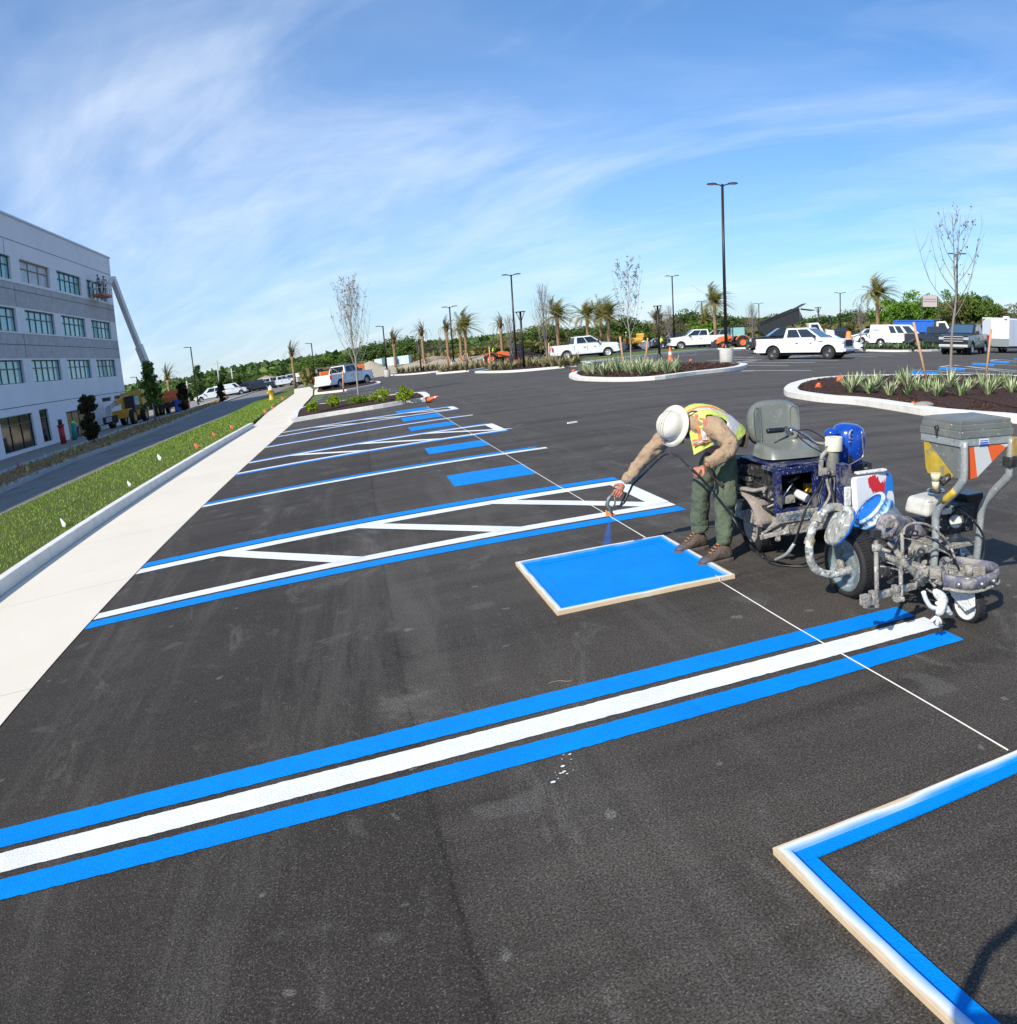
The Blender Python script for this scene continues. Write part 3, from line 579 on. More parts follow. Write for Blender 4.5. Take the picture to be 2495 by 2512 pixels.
m_tan = mat('tan_cotton', (.36, .25, .155), .92, noise=(7, .16), bump=(13, 1.6), spots=[(22, .66, .72, (.50, .42, .32))])
m_green = mat('green_cotton', (.085, .108, .066), .92, noise=(6, .22), bump=(12, 1.8), spots=[(30, .66, .72, (.17, .20, .15))])
m_boot = mat('boot_leather', (.085, .060, .045), .75, noise=(14, .35), bump=(40, .6), spots=[(12, .55, .66, (.14, .12, .10))])
m_bootb = mat('boot_toe_paint', (.045, .09, .20), .7, noise=(20, .4), spots=[(16, .45, .60, (.08, .06, .05))])
m_sole = mat('boot_sole', (.11, .09, .075), .8, noise=(20, .3))
m_vest = mat('vest_lime', (.52, .62, .13), .8, noise=(9, .14), bump=(24, .5))
m_vesto = mat('vest_orange', (.85, .22, .07), .7, noise=(40, .3)); m_vests = mat('vest_silver', (.55, .52, .50), .4, noise=(60, .3))
m_skinh = mat('weathered_skin', (.44, .17, .10), .55, noise=(16, .22), bump=(60, .4))
m_hat = mat('hard_hat_shell', (.66, .62, .52), .42, noise=(5, .05), coat=.3, spots=[(34, .655, .67, (.16, .15, .14)), (7, .58, .75, (.55, .50, .40)), (60, .66, .68, (.42, .38, .33))])
base = V3((5.0, 5.38, 0)); man = thing('person', base, 'painter in white hard hat, lime vest and green trousers bending over the blue stencil', 'person')
def bake_in(o): return bake(o)
P = dict(pel=(5.16, 5.40, .77), nh=(5.15, 5.285, .73), nk=(5.075, 5.215, .42), na=(5.025, 5.175, .105), nt=(4.87, 5.165, .04), fh=(5.13, 5.51, .72), fk=(5.03, 5.575, .40), fa=(5.015, 5.605, .11), ft=(4.86, 5.60, .045),
         s1=(4.985, 5.235, 1.005), e1=(5.10, 5.12, .845), w1=(4.885, 5.10, .735), h1=(4.825, 5.10, .715), s2=(4.865, 5.60, .965), e2=(4.675, 5.715, .765), w2=tuple(PY(1420 + 440 / 3.9435, 930 + 1000 / 3.9435, 5.83)), h2=tuple(PY(1420 + 375 / 3.9435, 930 + 1090 / 3.9435, 5.86)))
P = {k: V3(v) for k, v in P.items()}
V, E, Rr = [], [], []
ip = chain(V, E, Rr, [P['pel']], [.10]); ich = chain(V, E, Rr, [(5.09, 5.40, .92), (4.97, 5.415, 1.0), (4.90, 5.43, 1.0)], [.09, .10, .06], ip)
hd = V3((-.40, 0.0, -.42)).normalized(); fc = V3((-.55, -.12, -.83)).normalized()     # neck runs forward and down, face looks at the ground
ihd = chain(V, E, Rr, [(4.865, 5.435, .995), (4.815, 5.44, .985), (4.765, 5.445, .985), (4.725, 5.445, 1.0)], [.052, .076, .086, .062], ich)
chain(V, E, Rr, [V[ihd - 1] + fc * .085, V[ihd - 1] + fc * .108], [.028, .013], ihd - 1); chain(V, E, Rr, [V[ihd - 2] + fc * .06], [.042], ihd - 2)
for s in (-1, 1): chain(V, E, Rr, [V[ihd - 1] + V3((.03, .088 * s, -.01))], [.02], ihd - 1)
for a in ('n', 'f'): chain(V, E, Rr, [P[a + 'h'], P[a + 'k'], P[a + 'a'], P[a + 't'] * .8 + P[a + 'a'] * .2 + V3((0, 0, -.012))], [.085, .055, .030, .016], ip)
def arm(s, e, w): return chain(V, E, Rr, [s, e, w], [.055, .042, .028], ich - 1)
i1 = arm(P['s1'], P['e1'], P['w1']); i2 = arm(P['s2'], P['e2'], P['w2'])
body = skin_mesh('body', [v - base for v in V], E, Rr, m_skinh, man, 1)
def hand(name, wrist, d, nrm, curl, thumb, sp=1.0):
    """palm along d, nrm points out of the palm, fingers curl towards nrm; joined into the body mesh"""
    d = d.normalized(); nrm = (nrm - d * nrm.dot(d)).normalized(); side = d.cross(nrm) * thumb
    V, E, Rr = [], [], []; i0 = chain(V, E, Rr, [wrist, wrist + d * .025], [(.022, .022), (.026, .02)])
    for k, (off, ln) in enumerate([(.028, .9), (.010, 1.0), (-.009, .95), (-.027, .76)]):
        p = wrist + d * .07 + side * off; pts = [p]; q = d.copy(); a = 0
        for seg in (.034, .024, .019): a += curl; q = d * cos(a) + nrm * sin(a); p = p + q * seg * ln; pts.append(p)
        chain(V, E, Rr, pts, [.0125, .0105, .0095, .0075], i0)
    p = wrist + d * .03 + side * .03; t1 = (side * .8 + d * .5 + nrm * .5).normalized(); t2 = (d * .8 + nrm * .8 + side * .1).normalized(); chain(V, E, Rr, [p, p + t1 * .03, p + t1 * .03 + t2 * .028], [.014, .011, .0085], i0)
    return skin_mesh(name, [v - base for v in V], E, Rr, m_skinh, man, 2)
hands = [hand('hand', P['w1'], V3((-.9, -.05, -.25)), V3((-.1, .3, -.9)), .95, 1), hand('hand', P['w2'], (P['h2'] - P['w2']).normalized(), V3((-.55, -.55, -.35)), .62, 1)]
for h in hands: bake(h)
bake(body)
import bmesh
bm = bmesh.new(); bm.from_mesh(body.data)
for h in hands: bm.from_mesh(h.data)
bm.to_mesh(body.data); bm.free()
for h in hands: bpy.data.objects.remove(h)
for p in body.data.polygons: p.use_smooth = True
# trousers
V, E, Rr = [], [], []
ip = chain(V, E, Rr, [P['pel'] + V3((.0, 0, .01))], [.135]); chain(V, E, Rr, [(5.125, 5.40, .865)], [.128], ip)
chain(V, E, Rr, [P['nh'], V3((5.10, 5.245, .57)), P['nk'], V3((5.05, 5.195, .27)), V3((5.035, 5.178, .16)), V3((5.035, 5.178, .115))], [.108, .092, .080, .074, .072, .066], ip)
chain(V, E, Rr, [P['fh'], V3((5.07, 5.545, .56)), P['fk'], V3((5.03, 5.59, .27)), V3((5.028, 5.602, .18)), V3((5.028, 5.605, .13))], [.106, .090, .078, .073, .071, .065], ip)
tr = skin_mesh('trousers', [v - base for v in V], E, Rr, m_green, man, 3); wrinkle(tr, .085, .045, 0)
b = MB(); b.tube([V3(p) - base for p in [(5.09, 5.16, .60), (5.085, 5.125, .50), (5.075, 5.115, .40)]], [.05, .055, .05], 8, sq=.5); wrinkle(b.build('pocket', m_green, tr), .04, .01, 1)
# boots
for a, nm in (('n', 0), ('f', 1)):
    an, to = P[a + 'a'] - base, P[a + 't'] - base; d = V3((to.x - an.x, to.y - an.y, 0)).normalized(); sd = V3((-d.y, d.x, 0)); g = V3((an.x, an.y, 0))
    secs = []
    for t, w, h0, h1 in [(-.065, .025, .02, .07), (-.055, .04, .012, .13), (-.01, .044, .01, .15), (.035, .044, .01, .135), (.075, .046, .01, .10), (.12, .050, .01, .078), (.165, .048, .01, .066), (.195, .034, .014, .052), (.206, .014, .02, .04)]:
        secs.append((g + d * t + V3((0, 0, (h0 + h1) / 2)), sd * w, V3((0, 0, (h1 - h0) / 2))))
    bt = loft(secs, 14); bo = bt.build('boot', [m_boot, m_bootb], man, sub=1)
    for p in bo.data.polygons:
        if (p.center - g).dot(d) > .15: p.material_index = 1
    s = MB(); s.prism([(x, y) for x, y in [(g + d * t + sd * w).to_2d() for t, w in [(-.07, .03), (-.075, 0), (-.07, -.03), (-.02, -.046), (.06, -.046), (.13, -.056), (.18, -.05), (.213, -.02), (.213, .02), (.18, .05), (.13, .056), (.06, .046), (-.02, .046)]]], 0.0, .026); s.build('sole', m_sole, bo, fixn=True, bev=.004)
    l = MB()
    for k in range(4):
        c = g + d * (.045 + .022 * k) + V3((0, 0, .139 - .017 * k)); l.tube([c - sd * .025, c + d * .006 + V3((0, 0, .004)), c + sd * .025], .004, 5)
    l.build('lace', mat('lace', (.55, .22, .07), .8), bo)
# shirt
Z = V3((0, 0, 1)); Yv = V3((0, 1, 0))
def sec(c, dirv, w, dp): dirv = V3(dirv).normalized(); dn = dirv.cross(Yv).normalized(); return (V3(c) - base, Yv * w, dn * dp)
S = [((5.225, 5.40, .80), (-.35, 0, .9), .155, .125), ((5.19, 5.40, .86), (-.5, 0, .85), .16, .125), ((5.12, 5.405, .935), (-.75, 0, .65), .165, .12), ((5.03, 5.41, .985), (-.93, 0, .36), .18, .12), ((4.95, 5.415, 1.005), (-1, 0, .1), .19, .115), ((4.89, 5.425, 1.005), (-1, 0, -.05), .165, .10), ((4.86, 5.43, 1.0), (-1, 0, -.1), .095, .075), ((4.84, 5.435, .995), (-1, 0, -.1), .065, .062)]
to = loft([sec(*s) for s in S], 22)
sh = to.build('shirt', m_tan, man); wrinkle(sh, .07, .032, 2)
def sleeve(pts, rad):
    P_ = spline([V3(p) - base for p in pts], 4); n = len(P_); r = np.interp(np.linspace(0, 1, n), np.linspace(0, 1, len(rad)), rad); b = MB(); b.tube(P_, [float(x) for x in r], 14); return b
for pts, rad in (([(5.035, 5.33, 1.0), P['s1'] + V3((.03, 0, -.01)), (5.06, 5.16, .93), P['e1'], (5.0, 5.09, .79), (4.905, 5.10, .745)], [.080, .078, .072, .067, .060, .053, .048]), ([(4.90, 5.50, .985), P['s2'], (4.765, 5.66, .86), P['e2'], (P['e2'] * .35 + P['w2'] * .65), P['w2'] + V3((.012, 0, .018))], [.085, .08, .07, .064, .056, .048, .045])):
    so_ = sleeve(pts, rad).build('sleeve', m_tan, sh); wrinkle(so_, .05, .040, 1)
co = MB(); co.tube([V3((4.875 + .012 * cos(t), 5.43 + .08 * cos(t + 1.57), 1.0 + .075 * sin(t + 1.57))) - base for t in np.linspace(0, 2 * PI, 14)[:-1]], .018, 8, closed=True); co.build('collar', m_tan, sh)
# vest: an open shell over the shirt with orange and silver tape
VS = [((5.215, 5.40, .865), (-.4, 0, .9), .168, .138), ((5.17, 5.40, .905), (-.6, 0, .8), .176, .136), ((5.10, 5.405, .965), (-.8, 0, .55), .182, .132), ((5.03, 5.41, 1.0), (-.93, 0, .33), .190, .133), ((4.97, 5.415, 1.015), (-1, 0, .1), .190, .128), ((4.92, 5.42, 1.01), (-1, 0, 0), .165, .115), ((4.885, 5.43, 1.005), (-1, 0, 0), .105, .09)]
n = 36; vs = []
for s in VS:
    c, u, w = sec(*s)
    for j in range(n): t = 2 * PI * j / n; q = 1 + .06 * (cos(2 * t) ** 2); vs.append(c + u * cos(t) * q + w * sin(t) * q)
b = MB(); kk = len(VS); up_ = None
for i in range(kk - 1):
    for j in range(n):
        t = (j + .5) / n * 360; dn = sec(*VS[i])[2]; sgn = 1 if dn.z > 0 else -1; a = (t if sgn > 0 else (360 - t)) % 360     # 90 = back, 270 = belly, 0/180 = sides
        side = min(abs(a - 180), a, 360 - a)
        if i in (2, 3) and side < 32: continue            # arm holes
        if abs(a - 270) < 12: continue                     # open front
        mi = 0
        if i == 1: mi = 2 if (j // 1) % 1 == 0 else 1
        if i == 0 and False: mi = 1
        if 62 < a < 74 or 106 < a < 118: mi = 1 if i > 1 else mi
        if i > 1 and (50 < a < 62 or 118 < a < 130): mi = 2
        b.add([vs[i * n + j], vs[i * n + (j + 1) % n], vs[(i + 1) * n + (j + 1) % n], vs[(i + 1) * n + j]], [(0, 1, 2, 3)], mi, True)
ve = b.build('safety_vest', [m_vest, m_vesto, m_vests], man, fixn=True); so_ = ve.modifiers.new('t', 'SOLIDIFY'); so_.thickness = .004; so_.offset = 1; wrinkle(ve, .09, .03, 1)
# near-side chest panel that hangs from the bent torso
def flap(name, q, mts, f=None):
    b = MB(); b.add([V3(p) - base for p in q], [(0, 1, 2, 3)]); o = b.build(name, mts, ve); s = o.modifiers.new('s', 'SUBSURF'); s.subdivision_type = 'SIMPLE'; s.levels = s.render_levels = 4; wrinkle(o, .05, .03, 0); s = o.modifiers.new('t', 'SOLIDIFY'); s.thickness = .006; return o
flap('vest_front', [(5.02, 5.24, .86), (4.87, 5.25, .80), (4.865, 5.31, .97), (4.97, 5.27, 1.0)], m_vest); flap('chest_tape', [(5.0, 5.232, .885), (4.862, 5.24, .865), (4.862, 5.255, .905), (4.995, 5.243, .92)], m_vesto)
flap('chest_tape', [(4.985, 5.222, .90), (4.905, 5.232, .90), (4.905, 5.29, 1.085), (4.975, 5.26, 1.075)], m_vesto); flap('silver_tape', [(4.965, 5.215, .90), (4.930, 5.222, .90), (4.928, 5.277, 1.087), (4.955, 5.262, 1.085)], m_vests)
flap('silver_tape', [(4.995, 5.228, .895), (4.862, 5.236, .877), (4.862, 5.238, .894), (4.995, 5.231, .910)], m_vests)
flap('vest_front', [(4.90, 5.50, .855), (4.80, 5.52, .84), (4.80, 5.50, .93), (4.90, 5.50, .95)], m_vest)
# hard hat, full brim
hx = V3((-.88, -.40, .28)).normalized(); hc = V3((4.785, 5.415, 1.005)) - base + hx * -.005
b = MB(); pr = [(.150, .004), (.146, -.004), (.112, .006), (.109, .02), (.106, .05), (.097, .078), (.078, .102), (.05, .118), (.02, .124), (.0005, .125)]
b.lathe([(r * 1.04, h) for r, h in pr], hc, hx, 40); b.lathe([(.156, .004), (.114, .012)], hc, hx, 40)
hh = b.build('hard_hat', m_hat, man); hh.location = hc * .04; hh.scale = (.96,) * 3; s = hh.modifiers.new('t', 'SOLIDIFY'); s.thickness = .003
fr, sd = frame_of(hx); fr2 = (V3((-.3, 0, -.9)) - hx * V3((-.3, 0, -.9)).dot(hx)).normalized(); sd2 = hx.cross(fr2)
b = MB()
for w, th in ((.0, 0), (.022, .35), (-.022, .35)): b.tube([hc + fr2 * (.111 * cos(t)) + hx * (.05 + .083 * sin(t)) + sd2 * w for t in np.linspace(.25, 2.9, 18)], .0022, 6)
b.build('ridge', m_hat, hh)
def decal(ang, h, r, mt, name, parent=hh, asp=1.0):
    d = (fr2 * cos(RAD(ang)) + sd2 * sin(RAD(ang))); nn = (d * .92 + hx * .38).normalized(); rr = np.interp(h, [0, .02, .05, .078, .102], [.112, .109, .106, .097, .078]); c = hc + d * (rr + .0022) + hx * h; a = hx - nn * hx.dot(nn); a.normalize(); q = nn.cross(a)
    b = MB(); b.add([c + a * r * cos(2 * PI * k / 16) + q * r * asp * sin(2 * PI * k / 16) + nn * .001 for k in range(16)], [tuple(range(16))]); b.build(name, mt, parent)
decal(-62, .035, .017, mat('decal_blue', (.05, .14, .38), .4), 'sticker', asp=1.2); decal(-15, .045, .010, mat('decal_black', (.04, .04, .03), .5), 'sticker', asp=.8); decal(-100, .035, .006, MATS['decal_blue'], 'sticker'); decal(-130, .06, .016, mat('decal_grey', (.55, .53, .48), .5), 'sticker')
# sunglasses, retainer cord, back harness strap
c = V3((4.765, 5.445, .985)) - base; b = MB()
for s in (-1, 1): b.ell(c + fc * .070 + V3((-.0, .034 * s, .0)), (.014, .024, .012), (0, .6, 0), 10, 6); b.tube([c + fc * .07 + V3((-.01, .06 * s, 0)), c + V3((.03, .088 * s, .0))], .003, 5)
b.build('sunglasses', mat('dark_lens', (.015, .012, .02), .1), man)
b = MB(); b.tube(spline([V3(p) - base for p in [(4.83, 5.34, 1.05), (4.88, 5.31, 1.10), (4.93, 5.30, 1.10), (4.95, 5.285, 1.06), (4.93, 5.27, 1.0), (4.94, 5.25, .92), (4.95, 5.24, .87)]], 5), .006, 6); b.build('strap', m_dark, man)
b = MB(); b.tube(spline([V3(p) - base for p in [(5.08, 5.22, .80), (4.97, 5.20, .775), (4.95, 5.22, .74), (5.0, 5.20, .62), (5.045, 5.155, .56)]], 5), [.014] * 21, 8); b.build('pouch_strap', mat('brown_web', (.03, .022, .018), .8), man)
b = MB(); b.box(V3((5.30, 5.36, .855)) - base, (.03, .20, .12), (0, .35, 0)); wrinkle(b.build('tool_pouch', mat('brown_pouch', (.10, .07, .05), .8, noise=(10, .3)), man, bev=.01), .05, .02, 2)
b = MB(); b.ell(V3((4.862, 5.40, .965)) - base, (.058, .075, .058)); wrinkle(b.build('neck_scarf', mat('plum_scarf', (.05, .035, .06), .9, noise=(30, .4)), man), .03, .012, 1)
# spray gun in the far hand
gb = V3((4.46, 5.86, .40)); gun = thing('spray_gun', gb, 'grey airless spray gun with orange tip guard in the painter\'s stretched-out hand', 'spray gun')
m_gun = mat('gun_grey', (.17, .18, .17), .5, .3, noise=(30, .4), spots=[(40, .6, .66, (.5, .5, .48))])
z3 = lambda a, c, Y=5.86: PY(1420 + a / 3.9435, 930 + c / 3.9435, Y) - gb
b = MB(); b.tube([z3(335, 1095), z3(290, 1140), z3(272, 1200), z3(300, 1235), z3(318, 1290)], [.012, .015, .017, .015, .012], 10); b.build('gun_body', m_gun, gun)
b = MB(); b.tube([z3(340, 1110), z3(352, 1160), z3(345, 1215)], [.006, .007, .006], 6); b.tube([z3(300, 1215), z3(360, 1225), z3(385, 1205)], .006, 6); b.build('trigger', m_gun, gun)
b = MB(); b.tube([z3(330, 1215), z3(400, 1215), z3(440, 1180), z3(470, 1110), z3(495, 1060)], [.008, .009, .010, .010, .009], 8); b.tube([z3(395, 1215), z3(440, 1130), z3(455, 1080)], .006, 6); b.build('handle', mat('black_plastic', (.02, .02, .022), .5), gun)
m_or = mat('tip_orange', (.85, .25, .05), .5); b = MB(); b.box(z3(290, 1290), (.03, .03, .02)); b.box(z3(268, 1285), (.008, .03, .05)); b.box(z3(335, 1295), (.03, .008, .02), (0, .4, 0)); b.build('tip_guard', m_or, gun, bev=.003)
# paint mist: thin fan of spray between tip and ground
tip = PY(1420 + 300 / 3.9435, 930 + 1300 / 3.9435, 5.88); ga, gc = G(1420 + 215 / 3.9435, 930 + 1600 / 3.9435), G(1420 + 330 / 3.9435, 930 + 1610 / 3.9435)
rs = np.random.RandomState(5); nD = 5200; tt = rs.rand(nD) ** .6; ww = rs.randn(nD) * .20 + .5; ww = np.clip(ww, 0, 1); A = np.array(ga); B = np.array(gc); Tp = np.array(tip)
pts = Tp + (A + (B - A) * ww[:, None] - Tp) * tt[:, None] + rs.randn(nD, 3) * .003 * tt[:, None]; sz = (.0004 + .0011 * rs.rand(nD))[:, None, None]
tet = np.array([[0, 0, 1], [.94, 0, -.33], [-.47, .82, -.33], [-.47, -.82, -.33]]); Vv = (pts[:, None, :] + tet[None] * sz).reshape(-1, 3); Fq = np.array([[0, 1, 2], [0, 2, 3], [0, 3, 1], [1, 3, 2]]); Ff = (np.arange(nD)[:, None, None] * 4 + Fq[None]).reshape(-1, 3)
o = npmesh('paint_spray', Vv, Ff, mat('spray_blue', (.05, .25, .75), .6)); tag(o, 'blue mist of paint falling from the spray gun to the asphalt', 'paint spray', None, 'stuff')
# stencil frames
m_wood = mat('pine_board', (.62, .47, .30), .75, noise=(5, .18), bump=(20, .2), spots=[(14, .66, .70, (.30, .18, .09))])
def stencil(x0, x1, y0, y1, label, soft):
    t = thing('stencil_frame', ((x0 + x1) / 2, (y0 + y1) / 2, 0), label, 'stencil frame'); cx, cy = (x0 + x1) / 2, (y0 + y1) / 2; h = .03; w = .045
    for k, (c, d) in enumerate((((0, y0 + w / 2 - cy), (x1 - x0, w)), ((0, y1 - w / 2 - cy), (x1 - x0, w)), ((x0 + w / 2 - cx, 0), (w, y1 - y0 - 2 * w - .004)), ((x1 - w / 2 - cx, 0), (w, y1 - y0 - 2 * w - .004)))):
        b = MB(); b.box((c[0], c[1], h / 2), (d[0], d[1], h)); b.build('board', soft, t, bev=.002)
    a, c = .035, (.10 if x1 - y1 < 0 else .062)
    for s, (cc, dd) in enumerate((((0, y0 + c / 2 + w - cy), (x1 - x0 - 2 * w, c)), ((0, y1 - c / 2 - w - cy), (x1 - x0 - 2 * w, c)), ((x0 + w + c / 2 - cx, 0), (c, y1 - y0 - 2 * w - 2 * c - .004)), ((x1 - w - c / 2 - cx, 0), (c, y1 - y0 - 2 * w - 2 * c - .004)))):
        b = MB(); b.box((cc[0], cc[1], .011), (dd[0], dd[1], .006)); b.build('lip', M_BLUE, t)
    return t
def overspray(name, lo, hi, x0, x1, y0, y1):
    """pine board with blue overspray that thickens towards the inside of the frame"""
    m = bpy.data.materials.new(name); m.use_nodes = True; nt = m.node_tree; L = nt.links.new; b = nt.nodes['Principled BSDF']; tc = N(nt, 'ShaderNodeNewGeometry'); sp = N(nt, 'ShaderNodeSeparateXYZ'); L(tc.outputs['Position'], sp.inputs[0])
    dx = mth(nt, 'MINIMUM', mth(nt, 'SUBTRACT', sp.outputs[0], x0), mth(nt, 'SUBTRACT', x1, sp.outputs[0])); dy = mth(nt, 'MINIMUM', mth(nt, 'SUBTRACT', sp.outputs[1], y0), mth(nt, 'SUBTRACT', y1, sp.outputs[1])); dd = mth(nt, 'MINIMUM', dx, dy)
    n = N(nt, 'ShaderNodeTexNoise', i_Scale=3.0, i_Detail=3); L(tc.outputs['Position'], n.inputs['Vector']); dd = mth(nt, 'ADD', dd, mth(nt, 'MULTIPLY', mth(nt, 'SUBTRACT', n.outputs[0], .5), .05))
    n2 = N(nt, 'ShaderNodeTexNoise', i_Scale=14.0, i_Detail=5); mp = N(nt, 'ShaderNodeMapping'); L(tc.outputs['Position'], mp.inputs[0]); mp.inputs['Scale'].default_value = (.6, 1.4, 1); L(mp.outputs[0], n2.inputs['Vector'])
    wood = mixc(nt, n2.outputs[0], (.52, .38, .23), (.70, .56, .38)); white = mixc(nt, ramp(nt, dd, [(lo * .2, 0.0), (lo, 1.0)]), wood, (.74, .76, .76))
    L(mixc(nt, ramp(nt, dd, [(lo, 0.0), (hi, 1.0)]), white, (.004, .27, .86)), b.inputs['Base Color']); b.inputs['Roughness'].default_value = .7; return m
st1 = stencil(3.655, 4.91, 4.75, 6.12, 'square pine stencil frame filled with wet blue paint at the painter\'s feet', overspray('board_spray', .020, .047, 3.655, 4.91, 4.75, 6.12))
stripe(3.80, 4.765, 4.895, 5.975, M_BLUE, .006, 'painted_pad')
b = MB(); b.add([(x - 4.2825, y - 5.435, .0085) for x, y in ((3.70, 4.80), (4.865, 4.80), (4.865, 6.075), (3.70, 6.075))], [(0, 1, 2, 3)]); b.build('wet_fill', M_BLUE, st1)
st2 = stencil(3.66, 4.93, .70, 1.94, 'pine stencil frame with blue overspray lying empty on the asphalt, nearest the camera', overspray('board_spray_near', .016, .05, 3.66, 4.93, .70, 1.94))
# chalk string
b = MB(); sp_ = [(4.785, y, .006 + .003 * sin(y * 3)) for y in np.linspace(1.99, 4.72, 24)]; b.tube(sp_, .0035, 5); b.tube([(4.785 - .010 * (y > 9), y, .0065) for y in np.linspace(6.13, 29, 60)], .0035, 5)
b.tube([(4.785, 4.72, .006), (4.785, 4.745, .034), (4.785, 4.80, .036)], .003, 5); tag(b.build('chalk_string', mat('string', (.72, .70, .66), .8)), 'thin white string stretched across the asphalt past the stencil frames', 'string')

# the person taking the picture: seen only by the shadow beside the near stencil
pb_ = V3((2.98, -.42, 0)); ph = thing('person', pb_, 'person taking the photo, whose raised-arm shadow falls beside the near stencil frame', 'person'); q = lambda *p: V3(p) - pb_
V, E, Rr = [], [], []; r0 = chain(V, E, Rr, [q(2.98, -.45, .92), q(2.97, -.44, 1.15), q(2.96, -.42, 1.36), q(2.95, -.40, 1.47)], [.13, .13, .14, .05]); chain(V, E, Rr, [q(2.95, -.37, 1.56), q(2.95, -.35, 1.66), q(2.95, -.37, 1.73)], [.06, .09, .05], r0)
for x in (2.88, 3.08): chain(V, E, Rr, [q(x, -.45, .85), q(x, -.42, .48), q(x, -.45, .09), q(x, -.32, .04)], [.09, .065, .045, .04], 0)
chain(V, E, Rr, [q(2.78, -.40, 1.41), q(2.55, -.14, 1.30), q(2.44, -.01, 1.31), q(2.51, .0, 1.48), q(2.64, -.05, 1.585)], [.055, .036, .026, .022, .020], 2); chain(V, E, Rr, [q(3.14, -.40, 1.41), q(3.10, -.18, 1.18), q(2.84, -.08, 1.50), q(2.76, -.06, 1.585)], [.055, .036, .024, .022], 2)
skin_mesh('body', V, E, Rr, m_skinh, ph, 2)
V, E, Rr = [], [], []; chain(V, E, Rr, [q(2.98, -.45, .90), q(2.97, -.44, 1.15), q(2.96, -.42, 1.37), q(2.95, -.40, 1.45)], [.16, .155, .165, .07]); chain(V, E, Rr, [q(2.78, -.40, 1.41), q(2.64, -.26, 1.29)], [.075, .06], 2); chain(V, E, Rr, [q(3.14, -.40, 1.41), q(3.12, -.28, 1.28)], [.075, .06], 2); skin_mesh('shirt', V, E, Rr, m_tan, ph, 2)
V, E, Rr = [], [], []; chain(V, E, Rr, [q(2.98, -.45, .92)], [.155]); [chain(V, E, Rr, [q(x, -.45, .84), q(x, -.42, .48), q(x, -.45, .10)], [.115, .085, .07], 0) for x in (2.88, 3.08)]; skin_mesh('trousers', V, E, Rr, m_green, ph, 2)
b = MB(); b.box((0, 0, 0), (.155, .009, .075), (RAD(-20), 0, 0)); o = b.build('phone', mat('phone_black', (.02, .02, .02), .3), bev=.003); o.location = (2.70, -.055, 1.635); tag(o, 'black phone held up in the hands of the person taking the photo', 'phone')
# ================================================================== line striping machine
rm = random.Random(11)
splat = [(34, .655, .69, (.62, .63, .62)), (47, .70, .72, (.55, .45, .10))]
m_seat = mat('seat_vinyl', (.155, .165, .143), .32, noise=(4, .10), bump=(14, .08), coat=.25, spots=[(9, .60, .74, (.27, .26, .22)), (40, .70, .715, (.65, .65, .62))])
m_blued = mat('dark_blue_enamel', (.007, .013, .075), .4, noise=(9, .35), spots=[(75, .60, .65, (.34, .38, .52)), (8, .50, .62, (.15, .14, .135))])
m_blueb = mat('bright_blue_shell', (.004, .055, .36), .2, noise=(9, .35), coat=.5, spots=[(12, .60, .70, (.01, .02, .08)), (34, .655, .67, (.6, .64, .7))])
m_dust = mat('dusty_steel', (.29, .27, .235), .75, .15, noise=(16, .5), bump=(30, 1.0), spots=[(24, .60, .64, (.56, .55, .51)), (20, .58, .64, (.10, .095, .09)), (60, .64, .66, (.62, .62, .60))])
m_dusty2 = mat('dusty_purple', (.115, .115, .165), .7, .1, noise=(10, .35), spots=[(14, .46, .58, (.30, .27, .24)), (45, .64, .67, (.6, .6, .6))])
m_post = mat('grey_post_paint', (.31, .34, .335), .45, .2, noise=(7, .15), bump=(40, .2), spots=[(60, .60, .63, (.56, .58, .56)), (14, .60, .68, (.20, .18, .15))])
m_hop = mat('hopper_grey', (.155, .165, .155), .5, noise=(6, .2), spots=[(55, .66, .675, (.72, .72, .68)), (11, .54, .68, (.21, .20, .165)), (30, .66, .68, (.08, .08, .075))])
m_hopy = mat('hopper_yellow', (.50, .34, .03), .5, noise=(10, .3), spots=[(14, .54, .60, (.26, .24, .13)), (50, .62, .65, (.5, .5, .42))])
m_crust = mat('paint_crust', (.31, .31, .285), .7, noise=(22, .45), bump=(30, 1.2), spots=[(16, .54, .58, (.60, .60, .57)), (21, .58, .62, (.13, .15, .15)), (9, .60, .64, (.46, .36, .13)), (30, .62, .64, (.30, .40, .44))])
m_crustw = mat('white_paint_crust', (.68, .68, .66), .6, noise=(12, .15), bump=(30, .8), spots=[(18, .66, .70, (.35, .36, .36))])
m_hose = mat('black_hose', (.02, .021, .023), .4, spots=[(50, .64, .66, (.45, .47, .47))])
m_chrome = mat('chrome', (.55, .55, .54), .18, .95, spots=[(30, .62, .7, (.3, .28, .25))])
m_rimp = mat('painted_rim', (.19, .24, .245), .42, .3, noise=(5, .35), bump=(14, .5), spots=[(7, .50, .60, (.34, .43, .50)), (15, .60, .64, (.58, .58, .54)), (10, .60, .67, (.20, .17, .12)), (6, .66, .70, (.12, .28, .50))])
m_bucketw = mat('bucket_white', (.62, .72, .80), .4, spots=[(6, .48, .56, (.20, .42, .72)), (9, .6, .64, (.75, .77, .78))])
m_wetb = mat('wet_blue', (.002, .20, .80), .22, bump=(60, .9), coat=.4)
m_cream = mat('cream_tape', (.68, .66, .52), .7, noise=(30, .05))
m_engw = mat('engine_white', (.52, .51, .46), .45, noise=(9, .25), spots=[(30, .6, .66, (.2, .19, .17))])
m_engd = mat('engine_dark', (.045, .045, .045), .6, .4, noise=(22, .5), bump=(30, .8), spots=[(26, .58, .64, (.32, .31, .28))])
